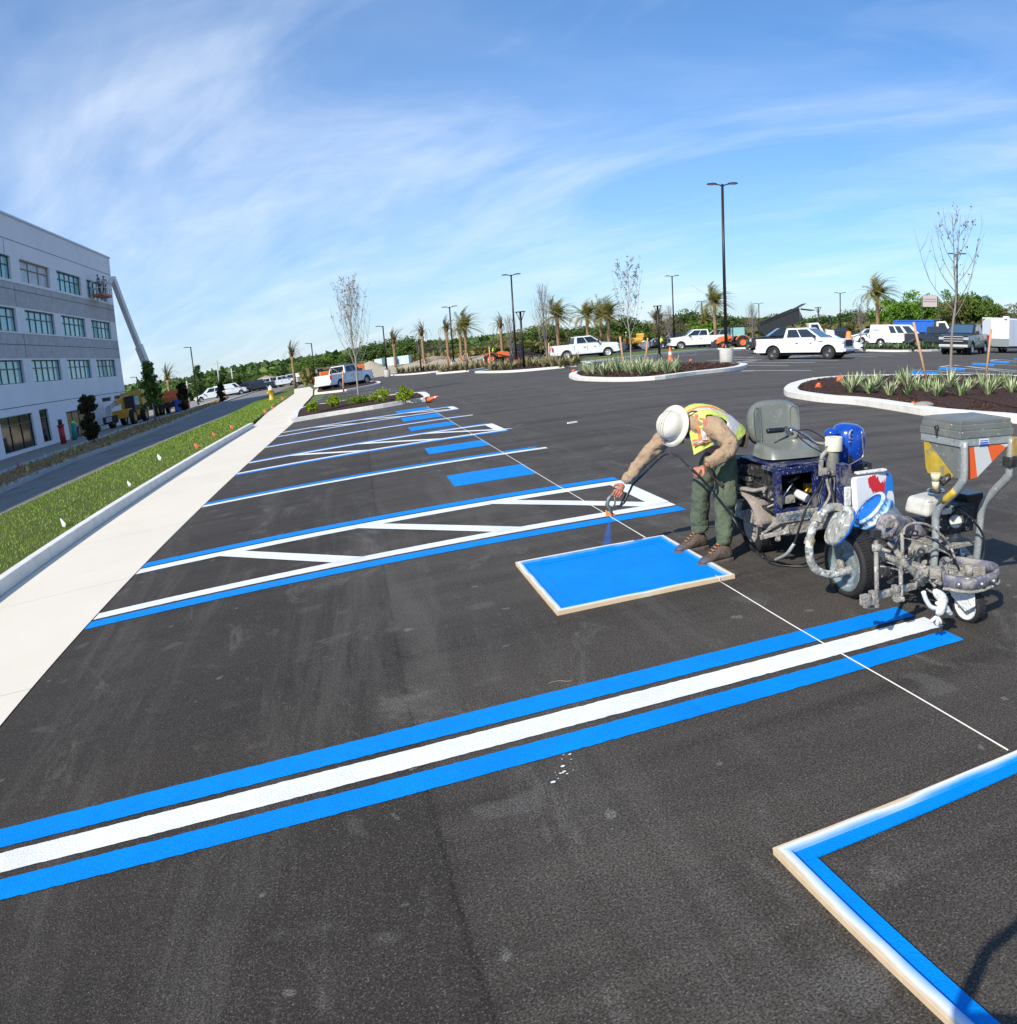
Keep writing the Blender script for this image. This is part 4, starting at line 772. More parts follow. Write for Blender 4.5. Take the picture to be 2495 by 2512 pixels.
m_ofl = mat('reflective_orange', (.80, .13, .03), .45); m_wfl = mat('reflective_white', (.62, .63, .62), .4)
Z4 = lambda a, c: (1950 + a / 3.3303, 980 + c / 3.3303); Z5 = lambda a, c: (1780 + a / 4.4929, 970 + c / 4.4929)
DB = V3((5.62, 5.25, 0)); drv = thing('ride_on_driver', DB, 'ride-on paint striper driver with grey seat, dark blue engine box and handlebar, behind the painter', 'ride-on driver')
def y4(p, Y, B): return PY(*Z4(*p), Y) - B
def y5(p, Y, B): return PY(*Z5(*p), Y) - B
m_rimd = mat('dusty_rim', (.36, .34, .31), .6, .3, noise=(9, .3), bump=(30, .4), spots=[(20, .62, .66, (.62, .62, .60))])
wheel(drv, V3((5.385, 5.30, .20)) - DB, .205, .155, 'x', -1, m_rimd, steer=RAD(-3), tread=26, rimr=.62)
wheel(drv, V3((5.98, 5.30, .20)) - DB, .205, .155, 'x', 1, m_rimd, tread=26, rimr=.62)
wheel(drv, V3((5.72, 6.14, .24)) - DB, .24, .17, 'x', -1, m_rimd, tread=22, rimr=.5); wheel(drv, V3((6.12, 6.14, .24)) - DB, .24, .17, 'x', 1, m_rimd, tread=22, rimr=.5)
# fender: a curved plate over the front wheel
c = V3((0, 5.28, .20)) - DB; A = []
for t in np.linspace(RAD(100), RAD(16), 12): A.append((5.215, 5.27 - .33 * cos(t), .20 + .275 * sin(t)))
b = MB(); vs = []
for x, y, z in A: vs += [V3((5.205, y, z)) - DB, V3((5.235, y, z + .012)) - DB, V3((5.44, y, z + .012)) - DB]
b.add(vs, [(3 * i + j, 3 * i + j + 1, 3 * i + j + 4, 3 * i + j + 3) for i in range(len(A) - 1) for j in (0, 1)], 0, True)
m_fend = mat('fender_dust', (.27, .225, .195), .8, noise=(10, .2), bump=(50, .5), spots=[(24, .64, .67, (.55, .52, .42)), (30, .68, .70, (.52, .42, .08))])
fo = b.build('fender', m_fend, drv); s = fo.modifiers.new('t', 'SOLIDIFY'); s.thickness = .006
b = MB(); b.prism([(A[0][1] - DB.y, A[0][2])] + [(a[1] - DB.y, a[2]) for a in A[1:]] + [(5.22 - DB.y, .26)], 5.44 - DB.x, 5.445 - DB.x, 'x'); b.build('fender_side', m_fend, drv, fixn=True)
# engine box: frame with an opening, tray, things inside
fx0, fx1, fz0, fz1, fy = 5.245, 5.60, .395, .715, 4.76
b = MB()
for q in ((fx0, fx0 + .048, fz0, fz1), (fx1 - .045, fx1, fz0, fz1), (fx0 + .048, fx1 - .045, fz1 - .048, fz1), (fx0 + .048, fx1 - .045, fz0, fz0 + .03)):
    b.box(V3(((q[0] + q[1]) / 2, fy, (q[2] + q[3]) / 2)) - DB, (q[1] - q[0], .05, q[3] - q[2]))
b.box(V3((fx0 + .10, fy + .33, .56)) - DB, (.012, .5, .30)); b.box(V3((fx1 + .16, fy + .31, .56)) - DB, (.024, .57, .31)); b.box(V3((fx0 + .26, fy + .60, .56)) - DB, (.53, .02, .31)); b.box(V3((fx0 + .28, fy + .31, .722)) - DB, (.49, .60, .014)); b.box(V3((fx0 + .03, fy + .12, .70)) - DB, (.03, .2, .03))
b.build('engine_box', m_blued, drv, bev=.008)
b = MB(); b.box(V3((5.43, 4.98, .40)) - DB, (.30, .36, .02)); b.box(V3((5.43, 5.30, .55)) - DB, (.3, .04, .26)); b.build('tray', m_engd, drv)
b = MB(); b.cyl(y5((780, 1060), 4.84, DB), y5((900, 1120), 4.76, DB), .030, n=16); b.build('spray_can', mat('can_white', (.72, .73, .74), .35), drv)
b = MB()
for k in range(26):
    p = V3((5.29 + rm.random() * .27, 4.82 + rm.random() * .25, .43 + rm.random() * .16)) - DB; q = p + V3((rm.uniform(-1, 1), rm.uniform(-.5, .5), rm.uniform(-.6, .8))).normalized() * rm.uniform(.03, .10); b.tube([p, q], rm.uniform(.004, .011), 6)
b.box(y5((670, 1130), 4.80, DB), (.11, .05, .05)); b.build('engine_clutter', m_dust, drv)
b = MB(); b.tube([y5((620, 1120), 4.78, DB), y5((735, 960), 4.82, DB)], .004, 6); b.build('tie_rod', m_wht, drv)
b = MB(); b.box(y5((905, 1000), 4.88, DB), (.05, .05, .07)); b.tube([y5((880, 1050), 4.85, DB), y5((940, 950), 4.87, DB)], .012); b.build('brass_fitting', mat('brass', (.45, .30, .05), .4, .5, noise=(20, .3)), drv, bev=.006)
# nose plate with worn lettering, lower chassis
b = MB(); b.box(V3((5.425, 4.735, .37)) - DB, (.37, .02, .075)); npz = b.build('nose_plate', m_dust, drv, bev=.006)
b = MB()
def letters(b, txt, o, ex, ey, h, w, th=.18):
    """block capitals from strokes; o origin, ex/ey unit vectors, h height, w advance"""
    S = {'A': '02 25 13 31|0,0 .5,1 1,0|.2,.4 .8,.4', 'P': '|0,0 0,1 .9,1 .9,.5 0,.5', 'L': '|0,1 0,0 .9,0', 'I': '|.5,0 .5,1', 'N': '|0,0 0,1 .9,0 .9,1', 'E': '|.9,0 0,0 0,1 .9,1|0,.5 .7,.5', 'D': '|0,0 0,1 .6,1 .9,.7 .9,.3 .6,0 0,0', 'R': '|0,0 0,1 .9,1 .9,.5 0,.5|.4,.5 .9,0', 'V': '|0,1 .45,0 .9,1', 'S': '|.9,1 0,1 0,.5 .9,.5 .9,0 0,0', 'O': '|0,0 0,1 .9,1 .9,0 0,0', 'C': '|.9,1 0,1 0,0 .9,0', 'G': '|.9,1 0,1 0,0 .9,0 .9,.5 .5,.5', 'T': '|0,1 1,1|.5,1 .5,0', 'U': '|0,1 0,0 .9,0 .9,1', 'M': '|0,0 0,1 .5,.4 1,1 1,0', '5': '|.9,1 0,1 0,.55 .9,.55 .9,0 0,0', 'H': '|0,0 0,1|.9,0 .9,1|0,.5 .9,.5', 'Z': '|0,1 .9,1 0,0 .9,0', 'F': '|0,0 0,1 .9,1|0,.5 .7,.5', 'W': '|0,1 .2,0 .5,.6 .8,0 1,1', 'K': '|0,0 0,1|.9,1 0,.5 .9,0', 'B': '|0,0 0,1 .8,1 .8,.5 0,.5 .9,.5 .9,0 0,0', 'Y': '|0,1 .5,.5 1,1|.5,.5 .5,0', '0': '|0,0 0,1 .9,1 .9,0 0,0', '3': '|0,1 .9,1 .9,0 0,0|.2,.5 .9,.5'}
    o, ex, ey = V3(o), V3(ex).normalized(), V3(ey).normalized(); nz = ex.cross(ey)
    for k, ch in enumerate(txt):
        for st in S.get(ch, '').split('|')[1:]:
            p = [tuple(map(float, q.split(','))) for q in st.split()]; p = [o + ex * (w * k + a * w * .72) + ey * (h * c_) for a, c_ in p]
            for a, c_ in zip(p, p[1:]):
                d = (c_ - a); n_ = nz.cross(d.normalized()) * h * th / 2; e = d.normalized() * h * th * .4; b.add([a - n_ - e, c_ - n_ + e, c_ + n_ + e, a + n_ - e], [(0, 1, 2, 3)])
letters(b, 'LINEDRIVER', V3((5.275, 4.7225, .352)) - DB, (1, 0, 0), (0, 0, 1), .034, .024); b.build('lettering', mat('worn_blue_letters', (.10, .20, .30), .6), npz)
b = MB(); b.prism([(-.35, 0), (.36, 0), (.36, .11), (-.30, .11)], 4.74 - DB.y, 5.9 - DB.y, 'y', f=lambda x, y, z: (x + .02, y, z + .235)); b.box(V3((5.62, 5.75, .40)) - DB, (.5, .7, .26)); b.build('chassis', m_dust, drv, fixn=True, bev=.01)
b = MB(); beam(b, y5((380, 1550), 4.80, DB), y5((700, 1475), 4.72, DB), .03, .03); beam(b, y5((410, 1510), 5.0, DB), y5((590, 1395), 4.8, DB), .03, .02); b.box(y5((575, 1540), 4.75, DB), (.03, .03, .06)); beam(b, y5((590, 1395), 4.78, DB), y5((750, 1400), 4.76, DB), .06, .012); b.build('foot_rest', m_dust, drv, bev=.003)
# left-hand engine parts behind the seat
b = MB(); b.box(V3((5.30, 5.50, .60)) - DB, (.10, .22, .06)); b.box(V3((5.27, 5.28, .585)) - DB, (.05, .25, .035)); b.cyl(V3((5.36, 5.72, .60)) - DB, V3((5.36, 5.72, .78)) - DB, .055); b.cyl(V3((5.36, 5.72, .78)) - DB, V3((5.36, 5.72, .83)) - DB, .075)
b.cyl(V3((5.45, 5.75, .45)) - DB, V3((5.45, 5.75, .66)) - DB, .12); b.box(V3((5.35, 5.15, .62)) - DB, (.10, .42, .10)); b.box(V3((5.33, 5.05, .52)) - DB, (.08, .3, .10)); b.cyl(V3((5.27, 5.38, .64)) - DB, V3((5.40, 5.38, .64)) - DB, .05); b.cyl(V3((5.26, 5.20, .55)) - DB, V3((5.36, 5.20, .55)) - DB, .035); b.cyl(V3((5.3, 5.6, .5)) - DB, V3((5.5, 5.6, .5)) - DB, .06); b.build('engine', m_engd, drv, bev=.006)
b = MB()
for k in range(9): b.box(V3((5.285, 5.04 + k * .022, .655)) - DB, (.05, .011, .07))
b.build('cooling_fin', m_engd, drv)
b = MB(); b.tube([V3(p) - DB for p in [(5.25, 5.42, .53), (5.24, 5.25, .505), (5.25, 5.05, .52), (5.29, 4.95, .55)]], [.03, .035, .03, .025], 8, sq=.5); b.build('bracket', m_dust, drv)
# seat: cushion with raised rim and a tall shell back
SC_ = V3((5.55, 5.13, .79)) - DB; SR = Matrix.Rotation(RAD(-9), 3, 'Z')
def grid_surface(fn, nu, nv): 
    vs = [fn(i / (nu - 1) * 2 - 1, j / (nv - 1) * 2 - 1) for j in range(nv) for i in range(nu)]; return vs, [(j * nu + i, j * nu + i + 1, (j + 1) * nu + i + 1, (j + 1) * nu + i) for j in range(nv - 1) for i in range(nu - 1)]
def sq(u, v, p=4): r = (abs(u) ** p + abs(v) ** p) ** (1 / p) if (u or v) else 0; m = max(abs(u), abs(v)); k = (m / r) if r else 1; return u * k, v * k
def cushion(u, v):
    a, c_ = sq(u, v); r = max(abs(u), abs(v)); side = abs(a) ** 3; h = .010 + .045 * side + .035 * max(0, c_) ** 4 - .02 * max(0, -c_) ** 3 if r < .98 else -.01
    if r > .98: return SC_ + SR @ V3((a * .232, c_ * .232, -.045))
    return SC_ + SR @ V3((a * .222, c_ * .225, h * (1 - r ** 12) + .012))
vs, fs = grid_surface(cushion, 21, 21); b = MB(); b.add(vs, fs, 0, True); st = b.build('seat', m_seat, drv, sub=1)
b = MB(); b.lathe([(.19, -.075), (.20, -.03), (.19, -.02)], SC_, (0, 0, 1), 28); b.ell(SC_ + V3((0, 0, -.052)), (.20, .20, .024)); b.build('seat_pan', m_dark, st)
def back(u, v):
    a, c_ = sq(u, v, 3.2); r = max(abs(u), abs(v)); bol = max(0, abs(a) - .55) / .45; d = -.04 * bol ** .7 * (1 - max(0, c_ - .6) * 1.6); wdt = .205 * (1 - .10 * max(0, c_)); y = .215 + .02 * c_
    if r > .97: return SC_ + SR @ V3((a * (wdt + .014), y + .045, .165 + c_ * .175))
    return SC_ + SR @ V3((a * (wdt + .005), y + d, .165 + c_ * .172))
vs, fs = grid_surface(back, 25, 21); b = MB(); b.add(vs, fs, 0, True); bo = b.build('backrest', m_seat, drv, sub=1); s = bo.modifiers.new('t', 'SOLIDIFY'); s.thickness = .03; s.offset = -1
for s_ in (-1, 1):
    b = MB(); q_ = [(.118, -.10), (.118, .06), (.130, .115), (.155, .128), (.178, .10), (.182, -.02), (.175, -.11), (.150, -.135), (.125, -.125)]; pts = [SC_ + SR @ V3((s_ * x, .215 + .02 * (z / .17) - .04 * max(0, (x / .205 - .55) / .45) ** .7 - .004, .165 + z)) for x, z in q_]; b.tube(spline(pts + [pts[0]], 4)[:-1], .0035, 5, closed=True); b.build('bolster_seam', m_seat, bo)
# steering column, handlebar, grips
b = MB(); g0, g1 = y5((455, 378), 4.62, DB), y5((640, 362), 4.62, DB); hb = [g1, y5((745, 352), 4.62, DB), y5((830, 395), 4.62, DB), y5((900, 440), 4.62, DB), y5((980, 500), 4.63, DB), y5((1090, 515), 4.66, DB), y5((1180, 505), 4.7, DB)]
b.tube([g0] + hb[:1], .010); b.tube(spline(hb, 5), .0115, 10); R1 = [hb[-1], hb[-1] + V3((.06, .06, .0)), hb[-1] + V3((.14, .24, .02)), hb[-1] + V3((.20, .30, .02))]; b.tube(spline(R1, 5), .0115, 10); hbo = b.build('handlebar', m_chrome, drv)
b = MB(); b.tube([g0, g0.lerp(g1, .08), g0.lerp(g1, .92), g1], [.014, .018, .017, .015], 12); b.build('grip', mat('rubber_grip', (.012, .014, .02), .35), hbo)
b = MB(); b.tube([R1[-1], R1[-1] + V3((.07, .04, -.01))], .017, 12); b.build('grip', MATS['rubber_grip'], hbo)
b = MB(); b.tube([y5((540, 505), 4.60, DB), y5((620, 465), 4.60, DB), y5((690, 435), 4.61, DB)], [.006, .006, .007], 6); b.build('brake_lever', m_dark, hbo)
b = MB(); b.box(y5((690, 385), 4.61, DB), (.035, .03, .055), (0, .4, 0)); b.box(y5((660, 335), 4.61, DB), (.02, .02, .02)); b.cyl(y5((740, 420), 4.6, DB), y5((715, 350), 4.6, DB), .010); b.build('clamp', m_chrome, hbo)
for q in ([(800, 370), (900, 360), (1000, 400), (1090, 460)], [(790, 420), (850, 480), (960, 560), (1040, 600), (1100, 660)], [(1180, 520), (1100, 560), (1060, 640), (1060, 800)]):
    b = MB(); b.tube(spline([y5(p, 4.60 + .01 * k, DB) for k, p in enumerate(q)], 5), .004, 6); b.build('cable', m_dark, drv)
b = MB(); b.cyl(y5((1178, 600), 4.62, DB), y5((1172, 860), 4.62, DB), .046, n=20); b.cyl(y5((1172, 860), 4.62, DB), y5((1172, 905), 4.62, DB), .03); b.build('filter_canister', mat('canister', (.20, .195, .17), .6, .2, noise=(12, .2), bump=(30, .3), spots=splat), drv, bev=.004)
b = MB(); b.tube([y5((1055, 690), 4.60, DB), y5((1070, 640), 4.6, DB), y5((1110, 600), 4.6, DB)], .016, 10); b.tube([y5((1055, 690), 4.60, DB), y5((1050, 870), 4.6, DB)], .018, 10); b.box(y5((1095, 820), 4.58, DB), (.05, .05, .045)); b.build('valve_block', m_dust, drv, bev=.004)
b = MB(); b.tube([y5((1245, 600), 4.6, DB), y5((1242, 860), 4.6, DB)], .004, 6); b.build('sight_tube', m_wht, drv)
for q, r, mm in (([(1160, 860), (1155, 960), (1185, 1080), (1190, 1200)], .013, m_hose), ([(1205, 870), (1200, 980), (1190, 1090), (1195, 1220)], .010, m_blued), ([(1110, 880), (1130, 980), (1150, 1080), (1090, 1200), (1000, 1280), (940, 1380)], .011, m_dust), ([(1075, 900), (1060, 1000), (1030, 1100), (1040, 1180)], .010, m_hose), ([(1120, 950), (1070, 1010), (1050, 1090), (1060, 1190), (1010, 1260)], .008, mat('blue_hose', (.01, .05, .18), .4))):
    b = MB(); b.tube(spline([y5(p, 4.60 - .02 * k, DB) for k, p in enumerate(q)], 5), r, 8); b.build('hose', mm, drv)
b = MB(); b.box(y5((1190, 1020), 4.70, DB), (.16, .10, .26)); b.box(y5((1270, 1000), 4.62, DB), (.05, .08, .30)); b.build('hitch_frame', m_blued, drv, bev=.006)
# pump motor shell
c = y5((1340, 520), 4.78, DB); b = MB(); pr = [(.001, .150), (.060, .148), (.100, .128), (.122, .09), (.130, .03), (.126, -.05), (.115, -.12), (.100, -.15), (.001, -.152)]
b.lathe(pr, c, (.10, -.05, 1), 28); mo = b.build('motor_shell', m_blueb, drv); mo.scale = (1, 1, 1)
b = MB(); b.ell(y5((1165, 400), 4.74, DB), (.05, .05, .035)); b.build('motor_shoulder', m_blueb, mo)
b = MB(); o_ = y5((1390, 410), 4.655, DB); ex, ey = V3((.86, .5, -.1)), V3((.08, 0, 1)); 
pts2 = [(.5, .9), (.15, .75), (0, .45), (.15, .1), (.5, 0), (.8, .12), (.8, .42), (.48, .42)]
for a, c_ in zip(pts2, pts2[1:]):
    p, q = [o_ + (ex * (x - .5) + ey * (y - .5)) * .075 for x, y in (a, c_)]; beam(b, p, q, .012, .006)
beam(b, o_ + (ex * -.5 - ey * .72) * .075, o_ + (ex * .5 - ey * .72) * .075, .006, .01); b.build('emblem', mat('emblem_silver', (.42, .48, .58), .3, .4), mo)
b = MB(); o_ = y5((1385, 680), 4.662, DB); b.box(o_, (.07, .008, .05), (0, 0, .45)); b.build('label_panel', mat('label_black', (.02, .025, .03), .4), mo)
b = MB(); letters(b, 'GS', o_ + V3((-.022, -.012, -.012)), (.9, .43, 0), (0, 0, 1), .022, .022); b.build('label_mark', mat('label_lime', (.45, .60, .06), .5), mo)
b = MB(); b.tube(spline([y5(p, 4.66, DB) for p in [(1345, 810), (1350, 760), (1420, 720), (1510, 660), (1515, 560), (1500, 380)]], 5), .005, 6); b.build('cable', m_steel, drv)
b = MB(); b.box(y5((1420, 760), 4.80, DB), (.20, .16, .05)); b.cyl(y5((1380, 760), 4.75, DB), y5((1375, 830), 4.75, DB), .04); b.build('motor_base', m_engd, drv, bev=.005)
# tape roll resting on the column
tb = y5((1192, 595), 4.62, DB) + DB; tp = thing('tape_roll', tb, 'cream masking tape roll stacked on the canister beside the handlebar', 'tape roll')
b = MB(); b.lathe([(.036, 0), (.0605, 0), (.0605, .098), (.036, .098), (.036, 0)], (0, 0, 0), (.02, 0, 1), 32); b.build('tape', m_cream, tp, bev=.002)
b = MB(); b.lathe([(.0355, .004), (.0355, .094), (.033, .094), (.033, .004)], (0, 0, 0), (.02, 0, 1), 32); b.build('core', mat('card_core', (.25, .20, .15), .8), tp)
# ------------------------------------------------------------------ the walk-behind striper coupled in front
SB = V3((5.65, 3.6, 0)); stp = thing('line_striper', SB, 'paint-crusted walk-behind line striper with bead hopper on two bent grey posts', 'line striper')
W_ = lambda p, Y: y4(p, Y, SB)
wheel(stp, V3((5.365, 4.0, .21)) - SB, .215, .135, 'x', -1, m_rimp, steer=RAD(4), tread=64, rimr=.80, tb=.42)
wheel(stp, V3((5.97, 4.0, .21)) - SB, .215, .135, 'x', 1, m_rimp, tread=64, rimr=.80, tb=.42)
b = MB(); b.cyl(V3((5.36, 4.0, .21)) - SB, V3((5.97, 4.0, .21)) - SB, .02); b.cyl(V3((5.30, 4.01, .21)) - SB, V3((5.27, 4.01, .21)) - SB, .035); b.build('axle', m_dust, stp)
# rear splash board with red, white and blue runs
m = bpy.data.materials.new('paint_runs'); m.use_nodes = True; nt = m.node_tree; pb = nt.nodes['Principled BSDF']; tc = N(nt, 'ShaderNodeTexCoord'); sp = N(nt, 'ShaderNodeSeparateXYZ'); nt.links.new(tc.outputs['Object'], sp.inputs[0])
nn_ = N(nt, 'ShaderNodeTexNoise', i_Scale=9.0, i_Detail=4); mp = N(nt, 'ShaderNodeMapping'); nt.links.new(tc.outputs['Object'], mp.inputs[0]); mp.inputs['Scale'].default_value = (1.6, 1, .55); nt.links.new(mp.outputs[0], nn_.inputs['Vector'])
nz_ = mth(nt, 'MULTIPLY', mth(nt, 'SUBTRACT', nn_.outputs[0], .5), .26)
zz = mth(nt, 'ADD', sp.outputs[2], nz_); xx = mth(nt, 'ADD', sp.outputs[0], mth(nt, 'MULTIPLY', nz_, .5))
red = mth(nt, 'MULTIPLY', mth(nt, 'GREATER_THAN', zz, .055), mth(nt, 'MULTIPLY', mth(nt, 'GREATER_THAN', xx, -.07), mth(nt, 'LESS_THAN', zz, .135)))
blu = mth(nt, 'MAXIMUM', mth(nt, 'LESS_THAN', zz, -.05), mth(nt, 'MULTIPLY', mth(nt, 'GREATER_THAN', xx, .12), mth(nt, 'GREATER_THAN', zz, .035)))
col = mixc(nt, red, (.72, .74, .76), (.60, .02, .03)); col = mixc(nt, blu, col, (.01, .20, .62)); nt.links.new(col, pb.inputs['Base Color']); pb.inputs['Roughness'].default_value = .4; m_runs = m
c0 = W_((620, 800), 4.34); hw, hh_ = .185, .165
b = MB(); b.prism([(hw - .04, -hh_), (hw, -hh_ + .02)] + arc((hw - .045, hh_ - .045), .045, 0, 90, 4) + arc((-hw + .03, hh_ - .03), .03, 90, 180, 3) + [(-hw, -hh_)], -.05, .0, 'y'); sb_ = b.build('splash_board', m_runs, stp, fixn=True, bev=.006); sb_.location = c0; sb_.rotation_euler = (RAD(-8), RAD(2), RAD(12))
b = MB(); b.box(W_((400, 720), 4.36), (.06, .10, .34)); b.build('side_board', m_blued, stp, bev=.006); b = MB(); b.box(W_((430, 780), 4.30), (.05, .02, .13)); b.build('white_plate', m_crustw, stp, bev=.008)
b = MB(); b.box(W_((620, 575), 4.33), (.24, .05, .016)); b.build('board_cap', m_crustw, stp, bev=.005)
# siphon hose
hs = [(375, 872), (300, 868), (235, 905), (175, 985), (135, 1075), (118, 1180), (125, 1290), (165, 1370), (240, 1412), (330, 1412), (440, 1380), (540, 1325), (640, 1285), (690, 1270)]
b = MB(); n = len(hs); b.tube(spline([W_(p, 4.02 - .06 * math.sin(i / n * 3)) for i, p in enumerate(hs)], 6), .0255, 14); b.build('siphon_hose', m_crust, stp)
for r, o in ((.011, 18), (.009, -20)):
    b = MB(); b.tube(spline([W_((p[0] + o, p[1] + o * .4), 3.98) for p in hs[2:8]], 5), r, 8); b.build('bleed_hose', m_crust, stp)
for p, r in (((190, 960), .036), ((120, 1150), .033), ((370, 880), .034)): b = MB(); b.lathe([(r, -.02), (r, .02)], W_(p, 3.98), (.4, .1, .9), 12); b.build('hose_clamp', m_dust, stp)
# crusted strainer can, hanging beside the bucket
cc, ax_ = W_((352, 1012), 3.93), V3((-.80, .10, .56)).normalized(); b = MB(); b.lathe([(.001, .020), (.09, .018), (.118, .008), (.122, -.012), (.112, -.045), (.001, -.05)], (0, 0, 0), (0, 0, 1), 28)
so_ = b.build('strainer_lid', [m_crust, m_wetb], stp); so_.location = cc; so_.rotation_euler = Matrix(((0, 0, 0), (0, 0, 0), (0, 0, 0))).to_euler(); 
e1 = (W_((440, 860), 3.93) - W_((250, 1160), 3.93)); e1 = (e1 - ax_ * e1.dot(ax_)).normalized(); e2 = ax_.cross(e1); so_.matrix_local = Matrix.Translation(cc) @ Matrix((e1, e2, ax_)).transposed().to_4x4() @ Matrix.Diagonal((1.12, .95, 1.2, 1)); wrinkle(so_, .04, .016, 2)
for p in so_.data.polygons:
    if p.center.z < -.02: p.material_index = 1
# tilted paint pail (lifted out it is a thing of its own)
mc = PY(*Z4(600, 868), 3.95); ad = V3((.66, -.22, -.71)).normalized(); pail = thing('paint_pail', mc, 'tilted white pail brim-full of bright blue paint, wedged behind the striper wheel', 'paint pail')
b = MB(); b.lathe([(.120, .0), (.142, .0), (.144, .018), (.137, .022), (.135, .055), (.143, .060), (.143, .075), (.134, .08), (.126, .30), (.001, .30)], (0, 0, 0), ad, 36); b.build('pail', m_bucketw, pail)
b = MB(); b.lathe([(.133, .022), (.11, .006), (.06, .012), (.03, .004), (.001, .010)], (0, 0, 0), ad, 30); po = b.build('paint', m_wetb, pail); wrinkle(po, .03, .010, 2)
b = MB(); a_, q_ = frame_of(ad)
for h, n in ((.037, 34), (.095, 34)):
    for k in range(n):
        t = 2 * PI * k / n; r = .137 if h < .05 else .135; d = a_ * cos(t) + q_ * sin(t); tt = -a_ * sin(t) + q_ * cos(t); p = d * (r + .0015) + ad * h; w = rm.uniform(.002, .006)
        for dx in (0, .009):
            if rm.random() < .8: b.add([p + tt * (dx - w / 2) - ad * .010, p + tt * (dx + w / 2) - ad * .010, p + tt * (dx + w / 2) + ad * .010, p + tt * (dx - w / 2) + ad * .010], [(0, 1, 2, 3)])
b.build('lettering', mat('print_ink', (.03, .05, .10), .5), pail)
pail.scale = (.90,) * 3
b = MB(); b.tube([d_ for d_ in [(a_ * cos(t) + q_ * sin(t)) * .150 + ad * (.04 + .10 * sin(t)) for t in np.linspace(0, PI, 16)]], .003, 5); b.build('bail', m_steel, pail)
# pump and electric motor in the middle
b = MB(); b.cyl(W_((745, 1010), 3.72), W_((930, 1040), 3.90), .072, n=20); b.box(W_((800, 1040), 3.74), (.13, .09, .13), (0, .15, .1)); b.build('pump_head', m_dusty2, stp, bev=.012)
b = MB(); b.cyl(W_((900, 1040), 3.86), W_((1090, 1060), 4.0), .078, n=20); b.build('pump_motor', m_dusty2, stp)
b = MB(); b.box(W_((770, 1000), 3.675), (.085, .008, .05), (0, .1, .05)); b.box(W_((760, 1090), 3.675), (.07, .008, .025), (0, .1, .05)); b.build('pump_label', m_dust, stp)
b = MB(); b.cyl(W_((680, 1180), 3.8), W_((760, 1240), 3.7), .06, n=14); b.cyl(W_((770, 1330), 3.7), W_((780, 1480), 3.7), .03); b.cyl(W_((700, 1390), 3.7), W_((760, 1400), 3.7), .045); b.box(W_((760, 1250), 3.68), (.12, .08, .06)); b.build('pump_foot', m_engd, stp, bev=.005)
b = MB(); b.prism([(-.09, -.01), (-.09, .06), (-.06, .09), (.06, .09), (.09, .06), (.09, -.07), (.07, -.08), (.05, .02), (-.05, .02), (-.07, -.08)], -.05, .05, 'y'); g_ = b.build('belt_guard', m_dust, stp, fixn=True, bev=.006); g_.location = W_((1040, 1260), 3.62); g_.scale = (.85,) * 3
# engine with white tank, black air cleaner
b = MB(); b.box(W_((1080, 840), 3.78), (.24, .20, .11), (.05, 0, .25), taper=(.86, .86)); en = b.build('fuel_tank', m_engw, stp, bev=.03, seg=3)
b = MB(); b.lathe([(.055, 0), (.058, .012), (.05, .02), (.001, .022)], W_((1150, 745), 3.74), (0, 0, 1), 18); b.build('fuel_cap', m_chrome, en)
b = MB(); b.box(W_((1410, 850), 3.72), (.15, .14, .17), (0, 0, .1)); b.cyl(W_((1390, 770), 3.72), W_((1388, 752), 3.72), .025); b.build('air_cleaner', mat('black_gloss', (.014, .014, .014), .3), stp, bev=.018, seg=3)
b = MB(); b.box(W_((1260, 940), 3.72), (.24, .2, .18)); b.cyl(W_((1290, 980), 3.60), W_((1300, 985), 3.70), .07, n=18); b.cyl(W_((1215, 1010), 3.60), W_((1220, 1015), 3.68), .04)
for k in range(7): b.box(W_((1180 + 26 * k, 900), 3.62), (.008, .03, .07), (0, 0, .1))
for k in range(14): p = W_((rm.uniform(1150, 1400), rm.uniform(860, 1100)), 3.60); b.tube([p, p + V3((rm.uniform(-.05, .05), rm.uniform(-.03, .03), rm.uniform(-.05, .05)))], rm.uniform(.006, .014), 6)
b.build('engine_block', m_engd, stp, bev=.006); b = MB(); b.cyl(W_((1310, 985), 3.58), W_((1312, 986), 3.62), .042, n=18); b.box(W_((1240, 900), 3.585), (.08, .02, .04)); b.build('recoil_cover', m_engw, stp, bev=.01)
b = MB(); b.box(W_((1180, 1150), 3.75), (.34, .3, .03)); b.box(W_((1250, 1100), 3.72), (.12, .12, .08)); b.build('engine_deck', m_dust, stp, bev=.005)
# frame rails, bumper ring, fork and caster
g28 = lambda a, c, z=.27: G(*Z4(a, c), z) - SB
b = MB(); ring = [g28(1215, 1470), g28(1450, 1500), g28(1640, 1445), g28(1668, 1405), g28(1630, 1365), g28(1540, 1345), g28(1300, 1310), g28(1180, 1340)]
rg = spline(ring + [ring[0]], 4)[:-1]; n = len(rg)
for dz0, dz1, off in ((-.035, .035, 0),):
    vs = []
    for p in rg: vs += [p + V3((0, 0, -.035)), p + V3((0, 0, .035))]
    b.add(vs, [(2 * i, 2 * ((i + 1) % n), 2 * ((i + 1) % n) + 1, 2 * i + 1) for i in range(n)], 0, True)
bo = b.build('bumper_ring', m_dusty2, stp, fixn=True); s = bo.modifiers.new('t', 'SOLIDIFY'); s.thickness = .02
b = MB(); b.tube([p + V3((0, 0, -.045)) for p in rg[:16]], .010, 8); b.build('rub_rail', m_dust, bo)
for q in ((1510, 1490), (1605, 1465), (1320, 1495)): b = MB(); b.cyl(g28(*q), g28(*q) + V3((.004, -.03, 0)), .012, n=10); b.build('bolt_head', m_steel, bo)
